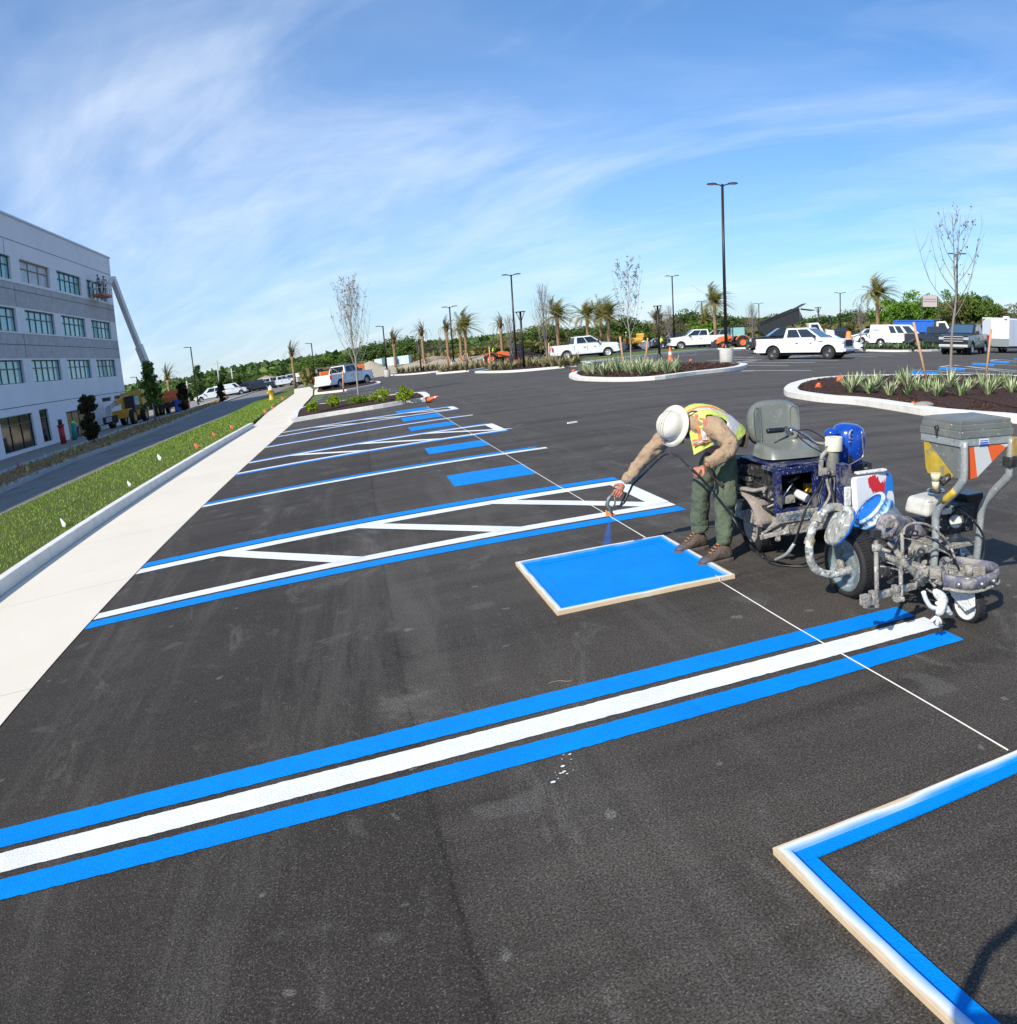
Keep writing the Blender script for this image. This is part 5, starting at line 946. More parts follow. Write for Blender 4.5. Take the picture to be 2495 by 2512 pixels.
b = MB(); beam(b, g28(680, 1250, .33), g28(1100, 1400, .27), .05, .05); beam(b, g28(1100, 1400, .27), g28(1250, 1400, .27), .07, .06); beam(b, W_((1050, 1330), 3.6), W_((1080, 1230), 4.05), .045, .045); beam(b, W_((1480, 1350), 3.5), W_((1330, 1180), 4.05), .045, .045); beam(b, g28(1150, 1380, .24), g28(1560, 1380, .26), .05, .05)
b.box(g28(1200, 1420, .24), (.14, .14, .07)); b.build('frame_rail', m_dust, stp, bev=.004)
b = MB()
for k in range(36):
    p = W_((rm.uniform(1010, 1260), rm.uniform(1370, 1540)), 3.42 + rm.uniform(0, .1)); b.tube([p, p + V3((rm.uniform(-.05, .05), rm.uniform(-.04, .04), rm.uniform(-.03, .05)))], rm.uniform(.005, .014), 6)
for k in range(14):
    p = W_((rm.uniform(740, 1000), rm.uniform(1200, 1420)), 3.5 + rm.uniform(0, .1)); b.tube([p, p + V3((rm.uniform(-.07, .07), rm.uniform(-.05, .05), rm.uniform(-.02, .05)))], rm.uniform(.006, .012), 6)
b.build('linkage', m_dust, stp)
cb = V3((5.66, 3.225, .098)) - SB; wheel(stp, cb, .105, .075, 'x', -1, m_crustw, steer=RAD(8), tread=20, rimr=.78, name='caster_wheel')
b = MB(); b.prism([(-.035, -.0), (.035, .0), (.055, .16), (-.05, .16)], -.055, -.048, 'x'); b.prism([(-.035, -.0), (.035, .0), (.055, .16), (-.05, .16)], .048, .055, 'x'); b.box((0, 0, .165), (.12, .11, .014)); b.cyl((0, 0, .165), (0, .0, .24), .024); fo = b.build('caster_fork', m_dust, stp, fixn=True); fo.location = cb + V3((0, .01, 0)); fo.rotation_euler = (0, 0, RAD(8))
b = MB(); b.prism([(x, z) for x, z in [(-.10, .03), (-.03, -.02), (.08, .05), (.12, .13), (.02, .15), (-.09, .12)]], -.068, -.058, 'x'); mud = b.build('mud_guard', m_crustw, stp, fixn=True, bev=.006); mud.location = cb; mud.rotation_euler = (0, 0, RAD(8))
# bent posts and hopper bracket
post1 = [PX(*Z4(*p), 5.60) - SB for p in [(1382, 330), (1382, 600), (1365, 665), (1300, 750), (1200, 840), (1155, 930), (1148, 1010), (1150, 1130), (1130, 1400)]]
post2 = [PX(*Z4(*p), 5.97) - SB for p in [(1768, 300), (1752, 560), (1735, 625), (1650, 715), (1560, 820), (1525, 900), (1513, 1000), (1500, 1150), (1478, 1330)]]
for pp, nm in ((post1, 'post'), (post2, 'post')):
    b = MB(); pts = spline(pp, 4); b.tube(pts, .0265, 12, sq=.78); po = b.build('post', m_post, stp)
    if pp is post1: q = MB(); q.tube(pts[11:16], .0278, 12, sq=.80); q.build('yellow_band', mat('band_yellow', (.60, .42, .03), .6, noise=(16, .25), spots=[(14, .58, .64, (.28, .29, .28))]), po)
    else:
        q = MB(); q.box(pp[0] + V3((.012, .0, -.05)), (.05, .06, .11)); q.build('clamp_block', mat('brown_tape', (.32, .22, .08), .5, noise=(20, .3)), po, bev=.004); q = MB(); q.box(pp[0].lerp(pp[1], .75), (.06, .065, .06)); q.build('black_tape', m_engd, po, bev=.004)
ca = post1[0]; cy = ca.y
b = MB(); hc0 = PX(*Z4(1352, 330), 5.585) - SB; yB = hc0.y
ptB = PY(*Z4(1752, 290), hc0.y + SB.y) - SB; ptA = PX(*Z4(1045, 320), hc0.x + SB.x) - SB
x0, x1, y0_, y1_ = hc0.x, ptB.x + .01, hc0.y, ptA.y; zb = hc0.z - .02
hopc = V3(((x0 + x1) / 2, (y0_ + y1_) / 2, 0)); wx, wy = x1 - x0, y1_ - y0_
b.box((hopc.x, hopc.y, zb + .01), (wx + .016, wy + .016, .045)); b.build('hopper_bracket', m_post, stp, bev=.003)
b = MB(); bot = .205
vs = [(x0, y0_, zb), (x1, y0_, zb), (x1, y1_, zb), (x0, y1_, zb), (x0 + .015, y0_ + .02, zb - bot), (x0 + wx * .30, y0_ + .02, zb - bot), (x0 + wx * .30, y1_ - .03, zb - bot), (x0 + .015, y1_ - .02, zb - bot * .98)]
b.add(vs, [(0, 1, 2, 3), (4, 7, 6, 5), (0, 4, 5, 1), (1, 5, 6, 2), (2, 6, 7, 3), (3, 7, 4, 0)]); ho = b.build('hopper', m_hop, stp, bev=.016, seg=3, fixn=True)
# yellow overspray wedge on the camera-side face, orange/white tape on the sloping face
b = MB(); L0 = lambda s, t: V3((x0 - .002 + .015 * t, y0_ + (y1_ - y0_) * s, zb - bot * t)); q = [(.97, .0), (.90, .0), (.62, .35), (.20, .88), (.25, .98), (.9, .98), (.95, .8)]
b.add([L0(s, t) for s, t in q], [tuple(range(len(q)))]); b.build('yellow_patch', m_hopy, ho)
F0 = lambda u, t: V3((x0 + .02 + (wx - .02) * u, y0_ - .0025 + .02 * t, zb - .012 - bot * t))
lim = lambda u: max(.02, min(.97, (1 - u) * 1.38))
for u0, u1, mm in ((.0, .22, m_ofl), (.22, .50, m_wfl), (.50, .78, m_ofl), (.78, .97, m_wfl)):
    b = MB(); v0, v1 = min(u0 + (.13 if u0 else 0), .97), min(u1 + .13, .97); b.add([F0(u0, .03), F0(u1, .03), F0(v1, lim(v1)), F0(v0, lim(v0))], [(0, 3, 2, 1)]); b.build('reflective_tape', mm, ho)
b = MB(); zt = zb + .033
for dz, h, g in ((.02, .042, .026), (.058, .034, .012), (.086, .024, .0)): b.box((hopc.x, hopc.y, zt + dz), (wx + g, wy + g, h))
b.box((hopc.x, hopc.y, zt + .099), (wx * .86, wy * .84, .008)); ld = b.build('hopper_lid', m_hop, stp, bev=.005)
b = MB(); lp = PX(*Z4(1160, 240), x0 + SB.x - .016) - SB; b.tube([lp + V3((0, 0, .03)), lp, lp + V3((-.004, -.004, -.03))], [.008, .010, .006], 6); b.tube([lp + V3((-.005, .014, .018)), lp + V3((-.005, -.018, .01))], .007, 6); b.build('latch', m_dark, ld)
b = MB(); sp_ = PY(*Z4(1545, 335), y0_ + SB.y - .008) - SB; b.box(sp_, (.072, .003, .036)); b.build('sticker', mat('sticker_white', (.62, .68, .74), .4), stp); b = MB(); b.box(sp_ + V3((0, -.002, -.004)), (.060, .002, .007)); b.box(sp_ + V3((0, -.002, .008)), (.060, .002, .004)); b.box(sp_ + V3((0, -.002, -.0145)), (.07, .002, .007)); b.build('sticker_print', mat('ink_blue', (.03, .08, .35), .5), stp)
b = MB(); vv = PY(*Z4(1150, 655), y0_ + SB.y + .12) - SB; b.cyl(vv + V3((0, 0, .045)), vv, .030, .022, n=14); b.cyl(vv, vv + V3((.0, 0, -.045)), .022, .018, n=12); b.build('bead_valve', mat('cream_plastic', (.62, .56, .38), .5, noise=(14, .2)), stp)
b = MB(); b.cyl(vv + V3((.03, -.01, -.01)), vv + V3((.10, -.02, .03)), .024, .018, n=12); b.cyl(vv + V3((.0, 0, -.045)), vv + V3((.0, 0, -.062)), .034, .034, n=14); b.build('valve_handle', m_engd, stp)
# spray bar, clamps, rods, spray guns
b = MB(); beam(b, W_((560, 1620), 3.22), W_((980, 1510), 3.34), .034, .034); b.build('spray_bar', m_dust, stp, bev=.003)
for p_, y_, d_ in (((575, 1625), 3.21, (.045, .045, .055)), ((640, 1605), 3.20, (.030, .05, .07)), ((825, 1565), 3.26, (.030, .05, .08)), ((850, 1620), 3.24, (.055, .04, .022))): b = MB(); b.box(W_(p_, y_), d_); b.build('bar_clamp', m_dust, stp, bev=.004)
for a_1, a_2, a_3, a_4, r_ in (((672, 1690), 3.17, (662, 1130), 3.30, .0125), ((668, 1230), 3.28, (668, 1170), 3.29, .025), ((872, 1635), 3.24, (862, 1350), 3.28, .0125), ((880, 1290), 3.36, (876, 1080), 3.40, .011)): b = MB(); b.cyl(W_(a_1, a_2), W_(a_3, a_4), r_, n=10); b.build('guide_rod', m_dust, stp)
b = MB(); b.box(W_((660, 1085), 3.29), (.055, .03, .045), (0, .2, 0)); b.build('rod_knob', m_dark, stp, bev=.004)
b = MB()
for q in ([(690, 1240), (800, 1300), (900, 1350), (1010, 1400), (1060, 1470)], [(830, 1230), (900, 1330), (990, 1430), (1050, 1500)], [(560, 1640), (570, 1670), (640, 1680)]): b.tube([W_(p, 3.34) for p in q], .016, 8)
b.build('lever_arm', m_dust, stp)
b = MB(); gq = [(1050, 1560), (1070, 1620), (1110, 1680), (1170, 1700)]; b.tube(spline([W_(p, 3.10) for p in gq], 4), .013, 8); b.build('gun_hose', m_wht, stp)
b = MB(); b.tube([W_(p, 3.08) for p in [(1130, 1540), (1200, 1600), (1235, 1660)]], [.020, .034, .026], 10); b.tube([W_(p, 3.06) for p in [(1225, 1610), (1195, 1700), (1165, 1760)]], [.022, .030, .020], 10); b.tube([W_(p, 3.05) for p in [(1165, 1760), (1120, 1790), (1112, 1812)]], [.014, .011, .008], 8); b.tube([W_(p, 3.05) for p in [(1165, 1760), (1160, 1820), (1165, 1842)]], [.014, .013, .008], 8); b.tube([W_(p, 3.05) for p in [(1165, 1760), (1190, 1800), (1190, 1825)]], [.012, .010, .008], 8); b.tube([W_(p, 3.07) for p in [(1170, 1590), (1250, 1720), (1290, 1750)]], [.016, .020, .012], 8)
b.tube([W_(p, 3.07) for p in [(1140, 1640), (1225, 1690)]], .014, 8); gu = b.build('spray_gun', m_crustw, stp, sub=1); wrinkle(gu, .03, .012, 0)
cabs = [[(890, 1090), (905, 1030), (970, 1000), (1080, 1010), (1180, 1080), (1260, 1170), (1310, 1290)], [(890, 1100), (1000, 1100), (1110, 1125), (1210, 1190), (1290, 1270), (1340, 1370)], [(880, 1115), (1010, 1150), (1150, 1200), (1270, 1260), (1330, 1330), (1370, 1400)], [(1330, 880), (1450, 970), (1530, 1080), (1550, 1200), (1530, 1300), (1500, 1350)], [(1340, 1400), (1300, 1500), (1260, 1560), (1200, 1590)], [(1370, 1400), (1390, 1480), (1330, 1560), (1250, 1580)], [(1350, 1390), (1360, 1470), (1300, 1530), (1200, 1550)], [(940, 1090), (960, 1060), (1000, 1070), (990, 1100), (945, 1095)], [(1300, 1260), (1250, 1360), (1200, 1430)], [(820, 1160), (850, 1110), (890, 1100)], [(700, 1350), (760, 1360), (850, 1380), (940, 1390)]]
for k, q in enumerate(cabs):
    b = MB(); b.tube(spline([W_(p, 3.36 + .012 * k) for p in q], 5), .0055 + .002 * (k % 3 == 0), 6); b.build('cable', m_hose if k % 2 else m_dust, stp)
b = MB(); b.lathe([(.04, 0), (.035, .012), (.014, .02), (.010, .045), (.001, .05)], PY(*Z4(1345, 1265), 3.75) - SB, (0, 0, 1), 14); b.build('wing_nut', m_steel, stp)
# hose from the driver's pump, over the ground, through the painter's hand to the gun
z3g = lambda a, c, Y: PY(1420 + a / 3.9435, 930 + c / 3.9435, Y); z1g = lambda a, c: (1450 + a / 1.8364, 900 + c / 1.8364)
hp = [z3g(497, 1062, 5.86), z3g(520, 1010, 5.84), z3g(580, 950, 5.80), z3g(700, 830, 5.66), z3g(800, 735, 5.5), z3g(880, 706, 5.38), z3g(960, 735, 5.26), z3g(1040, 810, 5.14), z3g(1085, 850, 5.085), z3g(1160, 920, 5.07), z3g(1245, 1015, 5.07), z3g(1345, 1140, 5.07), z3g(1470, 1300, 5.06), z3g(1560, 1440, 5.04)]
hp += [V3((*G(*z1g(700, 770), .05).xy, .05)), G(*z1g(740, 820), .018), G(*z1g(790, 858), .016), G(*z1g(830, 864), .022), PY(*z1g(880, 838), 4.66), PY(*z1g(915, 790), 4.6), PY(*z1g(940, 715), 4.56), PY(*z1g(975, 620), 4.54), PY(*z1g(1020, 545), 4.56), PY(*z1g(1045, 500), 4.60)]
b = MB(); b.tube(spline(hp, 5), .0088, 10); ho_ = b.build('paint_hose', m_hose); tag(ho_, 'long black paint hose looping from the ride-on driver through the painter\'s hand', 'hose')
b = MB(); b.tube(spline(hp[17:20], 5), .013, 10); b.build('hose_sleeve', mat('duct_tape', (.42, .43, .43), .5, .3, noise=(20, .2)), ho_)
b = MB(); b.tube(spline([G(*z1g(760, 810), .01), G(*z1g(800, 872), .01), G(*z1g(860, 888), .01), G(*z1g(980, 890), .01), G(*z1g(1060, 868), .01), G(*z1g(1150, 850), .01)], 6), .0075, 8); tag(b.build('spare_hose', m_hose), 'thin black hose lying on the asphalt under the ride-on driver', 'hose')
# ================================================================== vegetation
def leafmat(name, cols, rough=.6, sat=.0):
    m = bpy.data.materials.new(name); m.use_nodes = True; nt = m.node_tree; L = nt.links.new; b = nt.nodes['Principled BSDF']
    g = N(nt, 'ShaderNodeNewGeometry'); r = ramp(nt, g.outputs['Random Per Island'], [(i / max(1, len(cols) - 1), c) for i, c in enumerate(cols)])
    L(r, b.inputs['Base Color']); b.inputs['Roughness'].default_value = rough; b.inputs['Specular IOR Level'].default_value = .25
    tr = N(nt, 'ShaderNodeBsdfTranslucent'); L(mixc(nt, 1.0, r, (1.3, 1.5, .6), 'MULTIPLY'), tr.inputs[0]); mx = N(nt, 'ShaderNodeMixShader'); mx.inputs[0].default_value = .28
    L(b.outputs[0], mx.inputs[1]); L(tr.outputs[0], mx.inputs[2]); L(mx.outputs[0], nt.nodes['Material Output'].inputs[0]); MATS[name] = m; return m
M_L1 = leafmat('leaf_dark', [(.040, .075, .022), (.080, .13, .036), (.13, .19, .055)])
M_L2 = leafmat('leaf_mid', [(.055, .10, .020), (.11, .175, .03), (.18, .24, .05)])
M_L3 = leafmat('leaf_bright', [(.07, .16, .02), (.14, .26, .03), (.22, .33, .05)])
M_L4 = leafmat('leaf_olive', [(.09, .095, .030), (.16, .15, .05), (.22, .18, .07)])
M_LB = leafmat('leaf_brown', [(.12, .085, .06), (.19, .14, .10), (.15, .13, .07)])
M_LS = leafmat('shrub_lime', [(.10, .17, .006), (.24, .33, .010), (.42, .50, .02)])
M_MAG = leafmat('magnolia', [(.014, .028, .010), (.030, .045, .014), (.11, .055, .022), (.04, .06, .02)])
M_BARK = mat('bark', (.17, .145, .12), .9, noise=(6, .3), bump=(18, .7)); M_BARKL = mat('pale_bark', (.33, .29, .25), .85, noise=(5, .25), bump=(20, .4)); M_PALMB = mat('palm_bark', (.30, .19, .11), .95, noise=(4, .35), bump=(9, 1.2)); M_STAKE = mat('stake_wood', (.50, .29, .17), .8, noise=(6, .2), bump=(20, .3))
def leaves(c, n, size, rs, up=.3, asp=.55):
    """n leaf quads at positions c (n,3); returns V, F"""
    d = rs.randn(n, 3); d[:, 2] += up; d /= np.linalg.norm(d, axis=1)[:, None]; e = rs.randn(n, 3); e -= d * (e * d).sum(1)[:, None]; e /= np.linalg.norm(e, axis=1)[:, None] + 1e-9
    s = size * (.6 + .8 * rs.rand(n))[:, None]; a = e * s; b = np.cross(d, e) * s * asp
    V = np.stack([c - a, c + b * .9, c + a, c - b * .9], 1).reshape(-1, 3); F = np.arange(n * 4).reshape(-1, 4); return V, F
def crown_pts(rs, n, rx, rz, cz, clumps=26, fill=.35, shape='round', gap=.0):
    k = clumps; u = rs.randn(k, 3); u /= np.linalg.norm(u, axis=1)[:, None]; rad = (.35 + .65 * rs.rand(k) ** .6)[:, None]; C = u * rad
    if shape == 'cone': C[:, 2] = rs.rand(k) * 2 - 1; w = (1 - (C[:, 2] + 1) / 2) ** .75 * .95 + .08; C[:, :2] = u[:, :2] * w[:, None] * rad
    if shape == 'column': C[:, 2] = rs.rand(k) * 2 - 1; w = np.sqrt(np.clip(1 - C[:, 2] ** 2 * .75, 0, 1)); C[:, :2] = u[:, :2] * w[:, None] * rad * .85
    C *= np.array([rx, rx, rz]); R_ = (.16 + .22 * rs.rand(k)) * rx * (1.15 if shape == 'round' else 1); idx = rs.randint(0, k, n); v = rs.randn(n, 3); v /= np.linalg.norm(v, axis=1)[:, None]
    q = (rs.rand(n) ** fill)[:, None]; P_ = C[idx] + v * q * R_[idx][:, None] * np.array([1, 1, .75]); P_[:, 2] += cz; return P_
def limb_tubes(b, rs, base, top, r, cz, rx, rz, k=7):
    b.tube([base, base.lerp(top, .5) + Vector((rs.uniform(-.04, .04), rs.uniform(-.04, .04), 0)) * rx, top], [r * 1.25, r, r * .6], 8)
    for i in range(k):
        s = base.lerp(top, rs.uniform(.55, 1)); a = rs.uniform(0, 2 * PI); e = Vector((cos(a) * rx * rs.uniform(.4, .85), sin(a) * rx * rs.uniform(.4, .85), cz + rz * rs.uniform(-.5, .7))); b.tube([s, s.lerp(e, .5) + Vector((0, 0, -.03 * rx)), e], [r * .5, r * .3, r * .1], 5)
PROT = {}
def tree_proto(key, n, rx, rz, cz, lm, size, seed, shape='round', clumps=26, tr=.15, bark=None, fill=.35):
    """unit prototype whose copies are scaled; crown + trunk"""
    rs = np.random.RandomState(seed); rr = random.Random(seed)
    t = thing('broadleaf_tree', (0, 0, 0), 'tree', 'tree'); P_ = crown_pts(rs, n, rx, rz, cz, clumps, fill, shape); V, F_ = leaves(P_, n, size, rs); npmesh('crown', V, F_, lm, t)
    b = MB(); limb_tubes(b, rr, Vector((0, 0, 0)), Vector((0, 0, cz + rz * .2)), tr, cz, rx, rz); b.build('trunk', bark or M_BARK, t); PROT[key] = t; return t
used = set()
def place(key, loc, h, rz, label, name=None, group=None, href=1.0, wide=1.0):
    t = PROT[key]; s = h / href; sc = (s * wide, s * wide, s)
    if key not in used: used.add(key); t.location = loc; t.rotation_euler = (0, 0, rz); t.scale = sc; r = t
    else: r = dup(t, loc, rz, sc)
    r['label'] = label; r['group'] = group or ''
    if not group: del r['group']
    if name: r.name = name
    return r
tree_proto('oakA', 5200, 4.2, 2.7, 5.0, M_L1, .26, 1, clumps=44, tr=.28); tree_proto('oakB', 5200, 4.0, 3.0, 4.8, M_L2, .26, 2, clumps=40, tr=.26); tree_proto('oakC', 3800, 4.0, 3.1, 4.7, M_L3, .27, 3, clumps=36, tr=.26); tree_proto('oakD', 2600, 4.0, 2.9, 4.8, M_L4, .24, 4, clumps=34, tr=.24); tree_proto('oakE', 2000, 3.8, 3.0, 4.8, M_LB, .18, 5, clumps=40, tr=.24, fill=.6)
HY = [(240, 1001), (310, 988), (480, 957), (660, 931), (835, 904), (1000, 883), (1200, 857), (1370, 838), (1600, 822), (1800, 815), (2000, 809), (2300, 802), (2600, 800)]
def hy(x): return float(np.interp(x, [p[0] for p in HY], [p[1] for p in HY]))
def at(x, d, z=0.): p = AD(x, hy(x), d); return Vector((p.x, p.y, z))
def hgt(x, ytop, d): return AD(x, ytop, d).z
# far woods: masses on the horizon, one object each (nobody could count these trees)
def woods(name, pts, d0, d1, n, cols, label, seed, size=2.2):
    rs = np.random.RandomState(seed); xs = rs.uniform(pts[0][0], pts[-1][0], n); dd = rs.uniform(d0, d1, n); C = []
    for x, d in zip(xs, dd):
        top = float(np.interp(x, [p[0] for p in pts], [p[1] for p in pts])) + rs.rand() * 5; h = max(2., hgt(x, top, d0)); p = at(x, d); C.append((p.x, p.y, h * rs.rand() ** .45))
    V, F_ = leaves(np.array(C), n, size, rs, asp=.75); return tag(npmesh(name, V, F_, cols), label, None, None, 'stuff')
woods('distant_woods', [(225, 949), (387, 932), (480, 918), (612, 890), (706, 878), (813, 862), (919, 843), (1013, 836), (1169, 824), (1225, 817), (1390, 806), (1500, 798), (1620, 786), (1776, 778), (2002, 778), (2150, 770), (2495, 768)], 430, 620, 46000, M_L1, 'low dark line of far-off woods along the horizon', 5, 2.0)
woods('green_slope', [(225, 962), (387, 945), (480, 932), (612, 908), (706, 892), (813, 880), (919, 862), (1013, 852), (1169, 842), (1300, 836), (1500, 826)], 240, 420, 30000, M_L2, 'grass-green scrubby slope below the far-off woods', 6, 1.1)
woods('undergrowth', [(225, 975), (387, 955), (480, 942), (612, 918), (760, 900)], 190, 235, 9000, M_L2, 'brushy green undergrowth beyond the far row of parked trucks', 17, .8)
woods('undergrowth', [(740, 905), (900, 885), (1100, 858), (1300, 832), (1500, 818), (1700, 806), (1900, 798), (2100, 790), (2495, 785), (2700, 785)], 122, 165, 26000, M_L4, 'brushy green undergrowth at the foot of the far trees', 7, .55)
# trees one can tell apart: px of centre, px of top, distance, kind, width factor
kinds = {'oakA': 'dark green', 'oakB': 'mid green', 'oakC': 'bright spring green', 'oakD': 'olive', 'oakE': 'leafless brown-grey'}
TR = [(560, 917, 200, 'oakA', 1.3, 'oak behind the dark pickup at the end of the row'), (612, 912, 190, 'oakA', 1.2, 'tree just left of the bundled palm over the parked trucks'), (640, 915, 185, 'oakB', .8, 'small tree between the far truck row and the bundled palm'), (458, 930, 195, 'oakA', .9, 'dense tree behind the white van'), (520, 925, 195, 'oakA', 1.2, 'dense tree above the white service van'),
      (760, 872, 190, 'oakB', 1.3, 'bush-like tree behind the bare tree and white utility truck'), (800, 868, 165, 'oakB', 1.3, 'tree right behind the bare island tree'), (850, 862, 165, 'oakB', 1.4, 'tree right of the bare island tree trunk'), (900, 850, 160, 'oakA', 1.3, 'tree left of the lamp post and blue sheds'), (935, 838, 155, 'oakA', 1.2, 'tree behind the first lamp post'),
      (985, 829, 150, 'oakA', 1.3, 'tall round oak above the blue sheds'), (1000, 834, 145, 'oakB', 1.0, 'oak beside the drooping palm and sheds'), (1035, 842, 150, 'oakE', 1.2, 'leafless tree right of the tall round oak'), (1060, 838, 150, 'oakE', 1.1, 'leafless tree behind the third drooping palm'), (1090, 846, 155, 'oakA', 1.2, 'dark tree left of the twin palms'), (1115, 845, 150, 'oakA', 1.2, 'dark tree behind the leaning palm props'), (1160, 840, 150, 'oakA', 1.4, 'dark tree right of the green full palm'), (1200, 838, 150, 'oakA', 1.2, 'dark tree left of the small bundled palm'),
      (1240, 822, 140, 'oakD', 1.0, 'thin olive tree beside the tall lamp post'), (1262, 815, 135, 'oakD', 1.0, 'thin olive tree behind the red wheel of the trailer'), (1300, 800, 130, 'oakD', 1.0, 'olive tree left of the leafless tall tree'), (1330, 790, 128, 'oakB', 1.0, 'tree behind the leafless tall tree'), (1355, 800, 130, 'oakD', 1.0, 'olive tree under the wide palm behind the white pickup bed'), (1410, 802, 150, 'oakA', 1.3, 'dark tree right of the wide palm'), (1450, 800, 150, 'oakA', 1.2, 'dark tree between the wide palm and twin palms'), (1520, 778, 120, 'oakA', 1.1, 'dark tree behind the slender island tree'), (1545, 800, 118, 'oakB', 1.0, 'tree above the yellow roller'), (1500, 815, 115, 'oakD', .9, 'olive scrub tree left of the yellow roller'), (1600, 808, 120, 'oakB', 1.0, 'tree above the white van beyond the roller'), (1620, 795, 125, 'oakD', 1.0, 'olive tree left of the small dark palm'),
      (1645, 768, 105, 'oakE', .8, 'leafless brown tree left of the white crew-cab truck'), (1680, 763, 150, 'oakA', 1.2, 'round dark tree above the white crew-cab truck cab'), (1700, 785, 120, 'oakC', 1.0, 'bright tree above the white crew-cab truck bed'), (1725, 790, 118, 'oakC', 1.0, 'bright tree left of the tall swept palm'), (1775, 768, 150, 'oakA', 1.1, 'dark tree behind the tall lamp post'), (1810, 778, 150, 'oakA', 1.0, 'dark tree right of the tall lamp post'), (1840, 776, 140, 'oakE', .8, 'brown leafless tree above the orange tractor'), (1878, 778, 140, 'oakD', 1.1, 'rusty olive tree left of the raised dump bed'), (1905, 772, 170, 'oakA', 1.2, 'dark tree behind the raised dump bed'), (1935, 770, 170, 'oakA', 1.0, 'dark tree behind the dump bed tarp frame'),
      (2010, 774, 150, 'oakA', 1.2, 'dark tree above the white cab of the dump truck'), (2030, 782, 150, 'oakA', .8, 'small dark tree right of the dump truck'), (2060, 776, 160, 'oakA', 1.1, 'dark tree behind the thin lamp post'), (2090, 762, 140, 'oakA', .9, 'round dark tree left of the big date palm'), (2110, 770, 130, 'oakE', .8, 'leafless tree left of the big date palm trunk'), (2125, 762, 140, 'oakA', .9, 'dark tree directly behind the big date palm trunk'),
      (2180, 733, 133, 'oakC', .9, 'bright tree right of the big date palm above the van'), (2215, 716, 133, 'oakC', 1.0, 'bright tree above the rear of the white van'), (2262, 712, 133, 'oakC', 1.0, 'bright tree above the middle of the white van'), (2305, 710, 133, 'oakC', .9, 'bright tree above the blue dump body'), (2340, 722, 128, 'oakD', .8, 'olive tree behind the bare tree and lamp post'), (2370, 712, 130, 'oakB', 1.0, 'mid green tree above the dark grey pickup'), (2410, 722, 133, 'oakB', .9, 'mid green tree above the white trailer front'), (2440, 742, 138, 'oakE', .8, 'thin grey tree above the trailer'), (2480, 742, 133, 'oakD', .9, 'olive tree above the trailer at the frame edge'), (2520, 735, 133, 'oakE', .9, 'brown tree at the right edge above the trailer')]
rt = random.Random(8)
for x, yt, d, k, wf, lab in TR:
    h = hgt(x, yt, d); place(k, at(x, d), h, rt.uniform(0, 6.3), kinds[k] + ' ' + lab, 'broadleaf_tree', 'trees along the far edge of the site', 7.9, wf * min(2.2, max(.8, 6.5 / h)))
# bare street trees: trunk with many rising branches and a few buds
def bare_tree(name, loc, h, seed, label, spread=.22, low=.2, n=26, buds=220, rz=0, r=.05, lean=0, dense=1.0, col=None, sub=9):
    t = thing(name, loc, label, 'tree', None, rz); rr = random.Random(seed); b = MB(); tips = []
    tp = [Vector((lean * k / 6 + rr.uniform(-.012, .012) * h, rr.uniform(-.012, .012) * h, h * .93 * k / 6)) for k in range(7)]; b.tube(spline(tp, 3), [float(q) for q in np.linspace(r, r * .12, 19)], 7)
    for i in range(n):
        u = low + (1 - low) * (i / n) ** .9 * .93; f = u * 6; k = min(5, int(f)); s = tp[k].lerp(tp[k + 1], f - k); a = i * 2.4 + rr.uniform(-.4, .4); L_ = h * (1 - u) * rr.uniform(.50, .78) + h * .06; o = Vector((cos(a), sin(a), 0)); w = spread * h * rr.uniform(.6, 1.1) * (1 - u * .72)
        e = s + o * w + Vector((0, 0, L_)); m = s + o * w * .62 + Vector((0, 0, L_ * .38)); pts = spline([s, m, e], 4); b.tube(pts, [float(q) for q in np.linspace(r * .34 * (1.1 - u * .6), r * .07, len(pts))], 5); tips.append((pts, L_))
        for j in range(sub):
            q = pts[rr.randint(2, len(pts) - 2)]; a2 = rr.uniform(0, 6.3); l2 = L_ * rr.uniform(.14, .36); e2 = q + Vector((cos(a2) * l2 * .45, sin(a2) * l2 * .45, l2)); b.tube([q, q.lerp(e2, .5) + Vector((cos(a2), sin(a2), 0)) * l2 * .08, e2], [r * .10, r * .07, r * .04], 4); tips.append(([q, e2], l2))
    b.build('trunk', col or M_BARKL, t); rs = np.random.RandomState(seed); C = []
    for k in range(buds): pts, l = tips[rr.randrange(len(tips))]; p = pts[-1].lerp(pts[0], rr.random() ** 1.5 * .7); C.append((p.x, p.y, p.z))
    if buds: V, F_ = leaves(np.repeat(np.array(C), 3, 0) + rs.randn(buds * 3, 3) * .018 * h / 3, buds * 3, .022 * h / 3, rs); npmesh('crown', V, F_, M_L4, t)
    return t
def two_px(x, yb, yt, z=.1): p = G(x, yb, z); d = math.hypot(p.x - CAM.x, p.y - CAM.y); return p, AD(x, yt, d).z - z
p, h = two_px(882, 972, 662); bare_tree('island_tree', p, h, 3, 'tall bare tree with rising branches among the lime shrubs on the first island', .21, .22, 40, 160, r=.05)
p, h = two_px(2337, 938, 488); bare_tree('island_tree', p, h, 8, 'bare young tree between two wooden stakes on the near right island', .30, .38, 17, 40, r=.05, sub=5, col=mat('twig_bark', (.24, .21, .18), .9))
p, h = two_px(1549, 905, 620); bare_tree('island_tree', p, h, 5, 'slender tree with a leader and sparse leaves on the coned island', .24, .30, 17, 200, r=.045, sub=5)
